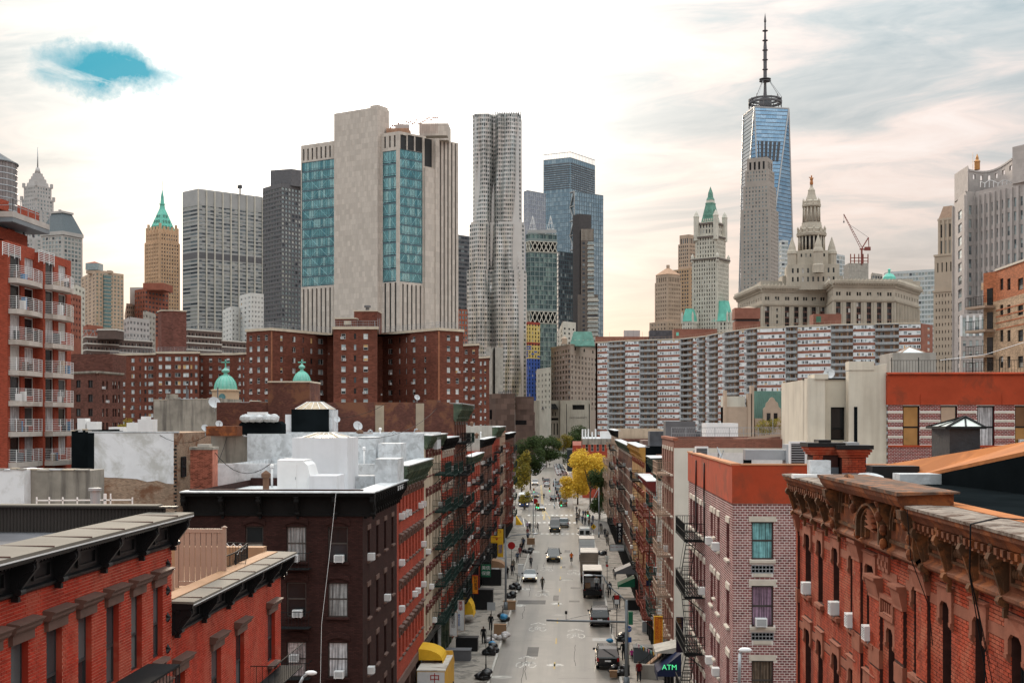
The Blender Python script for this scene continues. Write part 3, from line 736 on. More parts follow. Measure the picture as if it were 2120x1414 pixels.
 p,z=foot([(1186,446),(1200,443),(1224,445)],1050,1)
 b=Bld('slim_dark_tower','slim charcoal apartment tower with stacked pale balconies, in front of the blue tower','apartment tower',p,z,ds,back=15)
 b.face(0);b.face_grid(1,2,3.6,.3,.5,'pane',gl_slate,ds,zvis=zz(720,1050),top=16,minpx=30)
 brk=M('grey_brown_brick',(.17,.145,.13),.85,.15);y=b.pts[1][1]-6
 mb=MB();X0,X1=GX(1203,y),GX(1229,y);z1=GZ(1215,474,y);zq=GZ(1215,498,y)
 mb.box(X0,X1,y,y+14,0,z1,brk);mb.box(GX(1196,y),GX(1238,y),y+.5,y+12,0,GZ(1215,610,y),brk);part('wing',mb,b.root)
 mb=MB()
 for i in range(10):mb.box(X0+i*(X1-X0)/10+.2,X0+i*(X1-X0)/10+.5,y-.25,y,zq,z1-.5,lime)
 part('crown_fins',mb,b.root)
 for i in range(24):
  zf=zq-4-i*3.55;mb=MB();e=0 if i<13 else mw(9,1050)
  mb.box(GX(1216,y),X1+.6+e,y-1.2,y-.01,zf,zf+.35,lime);mb.box(GX(1216,y),X1+.6+e,y-1.2,y-1.1,zf+.35,zf+1.3,gl_sky)
  part('balcony',mb,b.root);mb=MB();mb.box(GX(1217,y),X1+e,y-.15,y-.02,zf+.4,zf+2.9,gl_sky);part('window',mb,b.root)
  mb=MB();mb.box(GX(1206,y),GX(1211,y),y-.1,y-.02,zf+.8,zf+2.6,gl_slate);part('window',mb,b.root)
 glass_box('dark_office_block','dark banded office block wedged between the stone tower and the rippled tower',[(940,492),(948,486),(975,490)],1150,1,gl_slate,dark_grid,(2,4),4.0,20,.5,.95,700)
 glass_box('red_glass_block','narrow red block with blue windows at the foot of the rippled tower',[(942,642),(950,640),(968,641)],900,1,glass_blue,red_far,(2,3),3.6,15,.6,.6,760,cat='building')
 p,z=foot([(1090,667),(1094,666),(1118,668)],930,1)
 yl,blu,rd=M('yellow_panels',(.62,.47,.17),.8,.12),M('blue_panels',(.07,.13,.42),.8,.15),M('red_panels',(.33,.07,.05),.8,.15)
 b=Bld('painted_apartment_block','narrow apartment block painted yellow above and blue below with red bands','apartment block',p,z,yl,back=14)
 for i,nc in((0,1),(1,4)):
  f,w=b.fr[i],b.w[i];hs=[h for h in grid(0,w,nc,.42,z-1,2.85,19,.62)]
  z1,z2,z3,z4=zz(672,930),zz(708,930),zz(714,930),zz(742,930);mb=MB()
  wall(mb,f,0,w,z1,z,hs,.3,rd);wall(mb,f,0,w,z2,z1,hs,.3,yl);wall(mb,f,0,w,z3,z2,hs,.3,rd);wall(mb,f,0,w,z4,z3,hs,.3,yl);wall(mb,f,0,w,0,z4,hs,.3,blu)
  for q in range(5):
   a=RN.randrange(nc);zr=zz(716+q*5,930);mb.fbox(f,w*a/nc,w*(a+1)/nc,0,.05,zr-1,zr,blu)
  part('wall',mb,b.root);windows(b.root,f,hs,-.3,'pane',glass_dark,yl,minpx=10)
 glass_box('white_loft_block','low white block with small dark windows beside the painted block',[(1110,768),(1112,764),(1141,760)],860,1,glass_dark,lime_white,(1,4),3.6,14,.5,.35,840,3,'pair',15,'building')
 p,z=foot([(1141,720),(1181,712),(1236,722)],900,1)
 b=Bld('classic_office_block','brown stone office block with regular windows and an arched top storey','office building',p,z,M('brown_stone_face',(.28,.22,.185),.85,.12),back=30)
 b.face_grid(0,7,3.7,.62,.6,'pair',glass_dark,b.m,.35,3,zz(850,900),minpx=30);b.face_grid(1,8,3.7,.5,.58,'pair',glass_dark,lime,.35,7,zz(850,900),m=M('pale_brown_stone',(.38,.31,.26),.85,.12),minpx=30)
 f,w=b.fr[1],b.w[1];mb=MB()
 for i in range(3):
  u=w*(i+.5)/3;pts=[(u+1.7*math.cos(t*math.pi/8),z-4+2.4*math.sin(t*math.pi/8)) for t in range(9)];mb.fplate(f,pts,.02,.1,black_paint)
 part('arch_window',mb,b.root);mb=MB();mb.fprof(f,0,w,[(0,z-.9),(.9,z),(0,z)],lime);mb.fprof(b.fr[0],0,b.w[0],[(0,z-.9),(.9,z),(0,z)],lime);part('cornice',mb,b.root)
 y=b.pts[1][1]+8;mb=MB();x0,x1=GX(1179,y),GX(1232,y);zt=GZ(1205,686,y)
 mb.prism([(x0,y,z-1),(x1,y,z-1),(x1,y+14,z-1),(x0,y+14,z-1)],[(x0+3,y+3,zt),(x1-2.5,y+3,zt),(x1-2.5,y+11,zt),(x0+3,y+11,zt)],copper_dull)
 for i in range(5):xx=x0+3.5+i*3;mb.box(xx,xx+1,y+1.2,y+3,z+1,z+3.4,lime)
 part('mansard_roof',mb,b.root)
 wt=MB();cx,cy=GX(1169,y),y+2;wt.lathe((cx,cy,GZ(1169,712,y)),[(1.9,0),(1.9,3.6),(2.1,3.7),(0,6)],tan_stone,12)
 for a in range(4):wt.bar((cx+1.4*math.cos(a*1.57),cy+1.4*math.sin(a*1.57),z-1),(cx+1.4*math.cos(a*1.57),cy+1.4*math.sin(a*1.57),GZ(1169,712,y)),.15,dark_grid)
 solo('water_tank',wt,'small wooden water tank on the brown office block beside its green mansard','water tank',(cx,cy,z-.9))
 glass_box('dark_low_tower','dark teal glass tower filling the gap left of the slim charcoal tower',[(1152,524),(1156,520),(1190,524)],1330,1,gl_slate,M('dark_teal_frame',(.03,.06,.075),.5,.1),(1,8),4.4,20,.8,.85,720)
 glass_box('low_white_block','low white plastered block at the foot of the dark teal tower',[(1154,690),(1165,665),(1192,668)],980,1,glass_dark,lime_white,(2,3),3.6,12,.4,.4,800,4,'pane',10,'building')
east_side()
#  far towers, right half
def pyramid_cap_tower():
 D=1200;c=at(1383,D);a=.9;k=lambda w:mw(w,D)/(math.cos(a)+math.sin(a))
 r=thing('pyramid_cap_tower','tan office tower with a low pyramid cap, leftmost of the right hand cluster','skyscraper',(*c,0));g=(5,7,3.9,.42,.48)
 tier(r,c,k(76),k(76),a,0,zz(668,D),tan_stone,g,glass_dark,tan_stone,'pair',minpx=15);tier(r,c,k(54),k(54),a,zz(668,D),zz(586,D),tan_stone,g,glass_dark,tan_stone,'pair',minpx=15)
 tier(r,c,k(50),k(50),a,zz(586,D),zz(570,D),tan_stone,(5,7,7,.4,.6),glass_dark,tan_stone,minpx=15)
 mb=MB();pyramid(mb,c,k(52),k(8),a,zz(570,D),zz(556,D),M('tan_roof',(.50,.32,.22),.8,.15));pyramid(mb,c,k(7),k(7),a,zz(557,D),zz(549,D),tan_stone);part('pyramid_cap',mb,r)
 D=1330;c=at(1424,D);a=.75;k=lambda w:mw(w,D)/(math.cos(a)+math.sin(a))
 w_=M('ochre_stone',(.46,.31,.20),.85,.12)
 r=thing('ochre_tower','ochre stepped office tower half hidden behind the white gothic tower','skyscraper',(*c,0));g=(7,7,3.9,.55,.55)
 tier(r,c,k(72),k(72),a,0,zz(560,D),w_,g,gl_slate,w_,minpx=15);tier(r,c,k(40),k(40),a,zz(560,D),zz(507,D),tan_stone,(5,5,3.9,.5,.55),gl_slate,tan_stone,minpx=15);tier(r,c,k(34),k(34),a,zz(507,D),zz(488,D),tan_stone,(4,4,9,.6,.6),gl_slate,tan_stone)
pyramid_cap_tower()
def gothic_tower():
 D=1150;c=at(1471,D);a=.545;k=lambda w:mw(w,D)/(math.cos(a)+math.sin(a));W=lime_white
 r=thing('gothic_tower','white gothic skyscraper with green copper pyramid roof and four corner turrets','skyscraper',(*c,0));g=(9,7,3.75,.36,.62)
 tier(r,c,k(78),k(78),a,0,zz(538,D),W,g,glass_dark,W,minpx=15,piers=.7)
 tier(r,c,k(64),k(64),a,zz(538,D),zz(492,D),W,(7,6,3.75,.36,.62),glass_dark,W,minpx=15,piers=.6)
 tier(r,c,k(52),k(52),a,zz(492,D),zz(462,D),W,(5,4,5,.4,.7),glass_dark,W,minpx=15,piers=.6)
 mb=MB();dark=M('dark_terracotta',(.16,.135,.12),.85,.2)
 for w,y in((80,538),(66,492),(54,464)):
  q=squares(c,k(w)+1.5,k(w)+1.5,a);mb.prism([(p.x,p.y,zz(y+3.5,D)) for p in q],[(p.x,p.y,zz(y,D)) for p in q],dark);q2=squares(c,k(w)+.5,k(w)+.5,a)
  mb.prism([(p.x,p.y,zz(y,D)) for p in q2],[(p.x,p.y,zz(y-1.2,D)) for p in q2],W)
 part('cornice',mb,r)
 for i,q in enumerate(squares(c,k(60),k(60),a)):
  mb=MB();mb.lathe((q.x,q.y,0),[(2.4,zz(500,D)),(2.4,zz(452,D)),(2.8,zz(451,D)),(2.0,zz(447,D)),(1.5,zz(444,D)),(.1,zz(439,D))],W,8,False);part('turret',mb,r)
 for q in squares(c,k(76),k(76),a):
  mb=MB();mb.lathe((q.x,q.y,0),[(1.5,zz(545,D)),(1.5,zz(533,D)),(.1,zz(527,D))],W,6,False);part('pinnacle',mb,r)
 G_=M('gothic_copper',(.12,.27,.21),.7,.3,.3);mb=MB()
 pyramid(mb,c,k(40),k(21),a,zz(462,D),zz(424,D),G_);pyramid(mb,c,k(22),k(22),a,zz(424,D),zz(421,D),G_);pyramid(mb,c,k(19),k(17),a,zz(421,D),zz(415,D),W)
 pyramid(mb,c,k(18),k(14),a,zz(415,D),zz(410,D),G_);pyramid(mb,c,k(12),k(10),a,zz(410,D),zz(400,D),G_);pyramid(mb,c,k(10),.2,a,zz(400,D),zz(387,D),G_)
 for t in range(4):
  q=squares(c,k(39),k(39),a);A,B=q[t],q[(t+1)%4]
  for lev,cnt in((.06,5),(.3,4),(.55,3)):
   for i in range(cnt):
    v=A.lerp(B,(i+1)/(cnt+1)).lerp(Vector(c),lev*.46);z=zz(462,D)+(zz(424,D)-zz(462,D))*lev
    mb.box(v.x-.5,v.x+.5,v.y-.5,v.y+.5,z,z+2.2,W if lev<.1 else G_)
 part('copper_roof',mb,r)
 for px,w,hgt in((1428,30,628),(1496,44,612),(1506,26,640)):
  cc=at(px,D-12);q=tier(r,cc,k(w)*1.1,k(w),a,0,zz(668 if px!=1506 else 650,D),W,(4,3,3.75,.4,.6),glass_dark,W,minpx=15)
  mb=MB();pyramid(mb,cc,k(w)*1.08,k(w)*.6,a,zz(668 if px!=1506 else 650,D),zz(hgt+14,D),copper_green)
  for v in q:mb.lathe((v.x,v.y,0),[(.9,zz(672,D)),(.9,zz(655,D)),(.1,zz(648,D))],W,6,False)
  part('copper_wing_roof',mb,r)
gothic_tower()
def glass_obelisk():
 D=1593;r0=at(1587,D);r=thing('glass_obelisk_tower','tallest tower, tapering blue glass with a ringed mast and spire on top','skyscraper',(*r0,0))
 gl=GL('sky_blue_glass',[(0,(.21,.38,.56)),(.5,(.25,.43,.61)),(.8,(.29,.47,.65))],metal=.75,rough=.05,wav=.02);fr_m=M('silver_edge',(.42,.43,.44),.4,.05,metal=.4)
 glp=GL('pale_mirror_glass',[(0,(.46,.47,.48)),(.6,(.52,.52,.52))],metal=.8,rough=.1)
 zt,zb=zz(222,D),zz(640,D)
 fl=lambda px,z_off,dd:Vector((*at(px,D+dd),z_off))
 mb=MB();z1L,z1=zz(231,D),zz(222,D)
 T=[fl(1539,z1,45),fl(1562,z1,0),fl(1633,z1,8),fl(1612,z1,60)];Bt=[fl(1529,zb,20),fl(1578,zb,-20),fl(1645,zb,30),fl(1590,zb,70)]
 nf=52
 for(A,B,Cc,m) in((T[0],T[1],Bt[0],glp),(Bt[0],Bt[1],T[1],gl),(T[1],T[2],Bt[1],gl),(Bt[1],Bt[2],T[2],gl),(T[2],T[3],Bt[2],gl),(Bt[2],Bt[3],T[3],gl),(T[3],T[0],Bt[3],gl),(Bt[3],Bt[0],T[0],gl)):
  for i in range(nf):
   t0,t1=i/nf,(i+1)/nf-.0035
   a0,b0,a1,b1=A.lerp(Cc,t0),B.lerp(Cc,t0),A.lerp(Cc,t1),B.lerp(Cc,t1)
   n=max(1,int((b0-a0).length/7.0))
   for j in range(n):mb.poly([a0.lerp(b0,j/n),a0.lerp(b0,(j+1)/n),a1.lerp(b1,(j+1)/n),a1.lerp(b1,j/n)],m)
 part('glass_skin',mb,r,kind='stuff')
 mb=MB();core=[p+(Vector((*r0,0))-Vector((p.x,p.y,0)))*.02-Vector((0,0,1)) for p in T];cb=[p+(Vector((*r0,0))-Vector((p.x,p.y,0)))*.02 for p in Bt]
 for i in range(4):
  j=(i+1)%4;mb.poly([core[i],core[j],cb[i]],dark_grid);mb.poly([cb[i],cb[j],core[j]],dark_grid)
 mb.poly(core,dark_grid)
 lo=[Vector((p.x,p.y,0)) for p in cb];mb.prism(lo,cb,dark_grid,False);part('core',mb,r)
 mb=MB()
 for a,b in((T[0],T[1]),(T[1],T[2]),(T[2],T[3]),(T[1],Bt[0]),(T[1],Bt[1]),(T[2],Bt[1]),(T[2],Bt[2]),(T[0],Bt[0])):mb.bar(a,b,1.1,fr_m)
 part('edge_trim',mb,r);mb=MB()
 A,B=Bt[1],T[1]
 for i in range(17):
  s=.1+.05*i;pt=lambda t:T[1].lerp(Bt[1],t).lerp(T[2].lerp(Bt[1],t),s)+Vector((0,-.6,0))
  if i%3!=1:mb.bar(pt(.17),pt(.27),.8,dark_grid)
 part('louvres',mb,r);mb=MB();cx,cy=at(1584,D+25)
 zc=zz(222,D+25)
 for rr,z0_,z1_ in((mw(35,D),zz(216,D+25),zz(212,D+25)),(mw(33,D),zz(209,D+25),zz(206,D+25))):mb.lathe((cx,cy,0),[(rr,z0_),(rr,z1_),(rr-3,z1_),(rr-3,z0_),(rr,z0_)],dark_grid,28)
 for a in range(14):
  x,y=cx+mw(34,D)*math.cos(a*.449),cy+mw(34,D)*math.sin(a*.449);mb.bar((x,y,zc-2),(x,y,zz(206-(5 if a%3==0 else 0),D+25)),.6,dark_grid)
 mb.lathe((cx,cy,0),[(mw(15,D),zc-1),(mw(12,D),zz(205,D+25))],dark_grid,12);part('ring',mb,r)
 mb=MB();zq=lambda y:zz(y,D+25)
 mb.lathe((cx,cy,0),[(2.9,zq(212)),(2.0,zq(190)),(1.7,zq(175)),(2.3,zq(160)),(2.3,zq(100)),(1.6,zq(84)),(1.2,zq(66)),(1.0,zq(48)),(1.6,zq(45)),(.1,zq(28))],dark_grid,10)
 for y in(168,164,144,124,104,84,64):mb.lathe((cx,cy,0),[(3.6 if y<160 else 7.5,zq(y+1.2)),(3.6 if y<160 else 7.5,zq(y))],dark_grid,12);mb.lathe((cx,cy,0),[(1,zq(y)),(3.6 if y<160 else 7.5,zq(y))],dark_grid,12)
 for a in(0.3,2.1,4.2,5.6):mb.bar((cx+24*math.cos(a),cy+24*math.sin(a),zq(208)),(cx+6*math.cos(a),cy+6*math.sin(a),zq(168)),.35,grey_metal)
 part('spire',mb,r)
glass_obelisk()
def pinkish_tower():
 D=1330;c=at(1573,D);a=.42;k=lambda w:mw(w,D)/(math.cos(a)+math.sin(a));st=M('pink_limestone',(.37,.33,.30),.85,.1,.1);gl=GL('pale_blue_glass',[(0,(.10,.14,.16)),(.4,(.28,.36,.38)),(.75,(.36,.45,.46))],metal=.4,rough=.15)
 r=thing('pink_limestone_tower','pinkish limestone apartment tower standing in front of the tallest glass tower','skyscraper',(*c,0));g=(7,5,3.9,.42,.55)
 for w,y0,y1 in((82,880,437),(72,437,388),(64,388,356)):tier(r,c,k(w),k(w),a,max(0,zz(y0,D)),zz(y1,D),st,g,gl,st,'pair',minpx=22)
 tier(r,c,k(56),k(56),a,zz(356,D),zz(331,D),st,(4,3,12,.45,.75),glass_black,st,minpx=15)
pinkish_tower()
def municipal():
 st=M('municipal_stone',(.47,.42,.35),.85,.13,.12,streak=.25,streakcol=(.26,.23,.19));D=800
 rl=[(1527,607),(1578,589),(1640,585),(1712,590),(1725,592),(1852,592),(1902,602)]
 ds=[870,800,803,806,770,775,822];pts=[at(px,d) for(px,_),d in zip(rl,ds)];z=zz(590,800)
 b=Bld('civic_office_building','huge pale stone civic building with a giant colonnade below its wide cornice','civic building',pts,z,st,back=40);zb=zz(705,800)
 fh=4.2
 for i in range(6):
  f,w=b.fr[i],b.w[i];hs=[];nc=max(2,round(w/6.2));cw=w/nc
  zc1,zc0=z-13.5,z-28
  for j in range(nc):
   u=(j+.5)*cw
   for zr in(z-9.5,z-33,z-37.8,z-42.6,z-47):
    for s in(-.8,.8):hs.append((u+s-.6,u+s+.6,zr,zr+2.2))
   if i in(1,3) and j%2==0 or i in(0,5,2,4):hs.append((u-1.5,u+1.5,zc0,zc1))
   else:
    for q in range(4):hs.append((u-.6,u+.6,zc0+q*3.7,zc0+q*3.7+2.2))
  hs=[h for h in hs if h[0]>.2 and h[1]<w-.2];b.face(i,hs,.8);small=[h for h in hs if h[3]-h[2]<5];tall=[h for h in hs if h[3]-h[2]>5]
  windows(b.root,f,small,-.6,'sash',glass_dark,M('dark_sash',(.06,.055,.05),.6),minpx=25)
  for h in tall:
   windows(b.root,f,[(h[0],h[1],h[2]+q*(h[3]-h[2])/4+.9,h[2]+(q+1)*(h[3]-h[2])/4) for q in range(4)],-.8,'pair',glass_dark,brown_far,minpx=25)
   mb=MB()
   for q in range(4):mb.fbox(f,h[0],h[1],-.85,-.7,h[2]+q*(h[3]-h[2])/4,h[2]+q*(h[3]-h[2])/4+.9,brown_far)
   part('spandrel',mb,b.root)
  mb=MB()
  for j in range(nc+1):
   u=j*cw;
   for t in range(4):
    pass
   mb.bar(f.p(u,.15,zc0),f.p(u,.15,zc1),.75,st,8,.62)
  part('columns',mb,b.root)
  mb=MB();mb.fprof(f,0,w,[(0,zc0-1.8),(.5,zc0-1.8),(.9,zc0-.6),(0,zc0-.3)],st);mb.fprof(f,0,w,[(0,zc1+.5),(.6,zc1+.6),(.9,zc1+1.6),(0,zc1+1.7)],st)
  mb.fprof(f,-.8,w+.8,[(0,z-4.5),(.6,z-4.5),(1.0,z-3),(2.6,z-2.2),(2.9,z-.8),(0,z-.6)],st)
  for j in range(int(w/1.6)):mb.fbox(f,j*1.6+.3,j*1.6+1.1,.9,2.1,z-3.1,z-2.25,st)
  for j in range(int(w/2.4)):mb.fplate(f,[(j*2.4+.4,z-.8),(j*2.4+2.0,z-.8),(j*2.4+1.2,z+.9)],1.9,2.5,st)
  part('cornice',mb,b.root)
 mb=MB();c=at(1680,830)
 for px0,px1,y0,d in((1575,1905,582,815),(1620,1745,571,812),(1745,1890,578,812)):
  a,e=at(px0,d),at(px1,d);mb.hexa([(*a,z-3),(*e,z-3),(e[0],e[1]+16,z-3),(a[0],a[1]+16,z-3),(*a,zz(y0,d)),(*e,zz(y0,d)),(e[0],e[1]+16,zz(y0,d)),(a[0],a[1]+16,zz(y0,d))],st)
 part('attic',mb,b.root)
 Dt=812;c=at(1680,Dt);a=.1;k=lambda w:mw(w,Dt)
 tier(b.root,c,k(104),k(80),a,z-3,zz(552,Dt),st,(9,7,5.5,.35,.55),glass_dark,st,minpx=15)
 tier(b.root,c,k(62),k(62),a,zz(552,Dt),zz(523,Dt),st,(6,5,4.2,.35,.5),glass_dark,st,minpx=15)
 mb=MB();Z=lambda y:zz(y,Dt)
 mb.lathe((*c,0),[(k(22),Z(523)),(k(22),Z(492))],glass_dark,20);
 for i in range(20):
  t=2*math.pi*i/20;mb.bar((c[0]+k(26)*math.cos(t),c[1]+k(26)*math.sin(t),Z(521)),(c[0]+k(26)*math.cos(t),c[1]+k(26)*math.sin(t),Z(491)),.6,st,8,.5)
 mb.lathe((*c,0),[(k(29),Z(524)),(k(30),Z(522)),(k(26),Z(520))],st,24);mb.lathe((*c,0),[(k(24),Z(491.5)),(k(30),Z(490)),(k(31),Z(485)),(k(25),Z(483)),(k(25),Z(476)),(k(22),Z(474)),(k(20),Z(464)),(k(20),Z(462))],st,24)
 for i in range(12):
  t=2*math.pi*i/12;x,y=c[0]+k(28)*math.cos(t),c[1]+k(28)*math.sin(t);mb.lathe((x,y,0),[(.7,Z(484)),(.45,Z(478)),(.7,Z(474)),(.1,Z(470))],st,6,False)
 for i in range(14):
  t=2*math.pi*i/14;mb.bar((c[0]+k(17)*math.cos(t),c[1]+k(17)*math.sin(t),Z(462)),(c[0]+k(17)*math.cos(t),c[1]+k(17)*math.sin(t),Z(431)),.5,st,8,.42)
 mb.lathe((*c,0),[(k(12),Z(462)),(k(12),Z(430)),(k(19),Z(429)),(k(19.5),Z(425)),(k(16),Z(423)),(k(16),Z(418)),(k(12),Z(415)),(k(8.5),Z(405)),(k(7),Z(396)),(k(7.5),Z(395)),(k(5),Z(391)),(k(3),Z(388)),(k(2.4),Z(383))],st,20)
 for i in range(8):
  t=2*math.pi*i/8;x,y=c[0]+k(17)*math.cos(t),c[1]+k(17)*math.sin(t);mb.lathe((x,y,0),[(.6,Z(424)),(.4,Z(416)),(.05,Z(411))],st,6,False)
 part('lantern',mb,b.root)
 for px in(1640,1722,1694,1662):
  mb=MB();cc=at(px,Dt-(18 if px in(1694,) else 6 if px in(1640,1722) else-25));mb.lathe((*cc,0),[(k(12),Z(572)),(k(12),Z(556)),(k(9.5),Z(554)),(k(9.5),Z(530)),(k(11),Z(529)),(k(10),Z(524)),(k(8),Z(520)),(k(7),Z(514)),(.2,Z(494))],st,10,False);part('corner_turret',mb,b.root)
 gold=M('gilded_bronze',(.42,.17,.06),.5,.25,metal=.5);mb=MB()
 mb.lathe((*c,0),[(1.0,Z(383)),(1.1,Z(379)),(.85,Z(374)),(1.05,Z(371)),(.75,Z(368)),(.35,Z(367)),(.5,Z(365)),(.1,Z(363))],gold,10);mb.bar((c[0],c[1],Z(371)),(c[0]-1.6,c[1],Z(367)),.3,gold);mb.bar((c[0],c[1],Z(372)),(c[0]+1.4,c[1],Z(369)),.3,gold)
 part('gilded_statue',mb,b.root)
municipal()
def crane_site():
 D=1080;P=lambda px,py,dd=0:Vector((*at(px,D+dd),zz(py,D+dd)))
 c=at(1780,D);r=thing('concrete_core','unfinished grey concrete tower core with bare scaffold posts, under the crane','construction',(*c,0));mb=MB()
 a,e=at(1757,D),at(1798,D);mb.hexa([(*a,0),(*e,0),(e[0],e[1]+20,0),(a[0],a[1]+20,0),(*a,zz(545,D)),(*e,zz(545,D)),(e[0],e[1]+20,zz(545,D)),(a[0],a[1]+20,zz(545,D))],concrete);part('core',mb,r);mb=MB()
 for px in(1761,1769,1778,1787,1797):mb.bar(P(px,545),P(px,526),.5,red_iron);mb.bar(P(px,545,15),P(px,530,15),.4,red_iron)
 for py in(534,541):mb.bar(P(1761,py),P(1797,py),.4,red_iron)
 part('scaffold',mb,r)
 red=M('crane_red',(.22,.05,.04),.6,.2);r=thing('tower_crane','red luffing tower crane with its jib raised to the left','crane',P(1784,548))
 mb=MB();mb.bar(P(1784,548),P(1784,516),.9,red);part('mast',mb,r)
 mb=MB();A,B=P(1784,514),P(1747,444)
 for o in(Vector((0,0,1.2)),Vector((1.0,0,-.5)),Vector((-1.0,0,-.5))):mb.bar(A+o,B+o*.3,.22,red)
 n=14
 for i in range(n):
  for o,q in((Vector((0,0,1.4)),Vector((1.2,0,-.6))),(Vector((0,0,1.4)),Vector((-1.2,0,-.6)))):
   mb.bar(A.lerp(B,i/n)+o*(1-.7*i/n),A.lerp(B,(i+1)/n)+q*(1-.7*(i+1)/n),.2,red)
 part('jib',mb,r);mb=MB();mb.bar(P(1784,515),P(1798,492),.6,red);mb.bar(P(1798,492),P(1799,517),.4,red);mb.bar(P(1780,516),P(1800,517),.8,red);q=P(1796,514);mb.box(q.x-2.5,q.x+2.5,q.y-1,q.y+1,q.z-2,q.z+1,red);part('counter_jib',mb,r)
 mb=MB();mb.bar(P(1798,492),P(1760,466),.14,dark_grid);mb.bar(P(1747,444),P(1747,458),.14,dark_grid);q=P(1747,459);mb.box(q.x-.5,q.x+.5,q.y-.5,q.y+.5,q.z-1,q.z+.5,dark_grid);part('cable',mb,r)
 def gbox(name,label,rl,D,ref,cols,fh,gl,m,zrow,wf=.8,hf=.5,kind='pane',back=20,minpx=30,depth=.3):
  p,z=foot(rl,D,ref);b=Bld(name,label,'office building',p,z,m,back=back)
  for i,nc in enumerate(cols):b.face_grid(i,nc,fh,wf,hf,kind,gl,m,depth,1.5,zz(zrow,D),minpx=minpx)
  return b
 wg=M('white_office_grid',(.52,.55,.56),.6,.08)
 gbox('white_grid_office','white and glass gridded office slab right of the civic building',[(1830,566),(1838,563),(1940,557)],1050,1,(2,16),3.9,gl_sky,wg,780,.86,.6,'pane',minpx=30)
 gbox('banded_glass_tower','pale banded glass tower peeping between the glass obelisk and the civic tower',[(1612,500),(1618,497),(1632,498)],1500,1,(1,2),5,gl_sky,wg,640,.9,.55)
 gbox('banded_glass_block','pale glass block peeping out right of the civic tower',[(1728,528),(1732,526),(1749,529)],1480,1,(1,3),5,gl_sky,wg,620,.9,.7)
 gbox('scaffolded_block','small half built block between the crane and the green topped roof',[(1803,568),(1806,565),(1827,568)],1100,1,(2,4),4,gl_slate,concrete,640,.7,.6)
 r=thing('roof_dome','small green copper cupola peeping over the civic building at right','dome',(*at(1841,860),zz(578,860)));mb=MB();c=at(1841,860)
 mb.lathe((*c,0),[(4.5,zz(580,860)),(4.2,zz(574,860)),(2.4,zz(568,860)),(.8,zz(566,860)),(.8,zz(560,860)),(1.2,zz(559,860)),(.1,zz(556,860))],copper_green,14);part('cupola',mb,r)
crane_site()
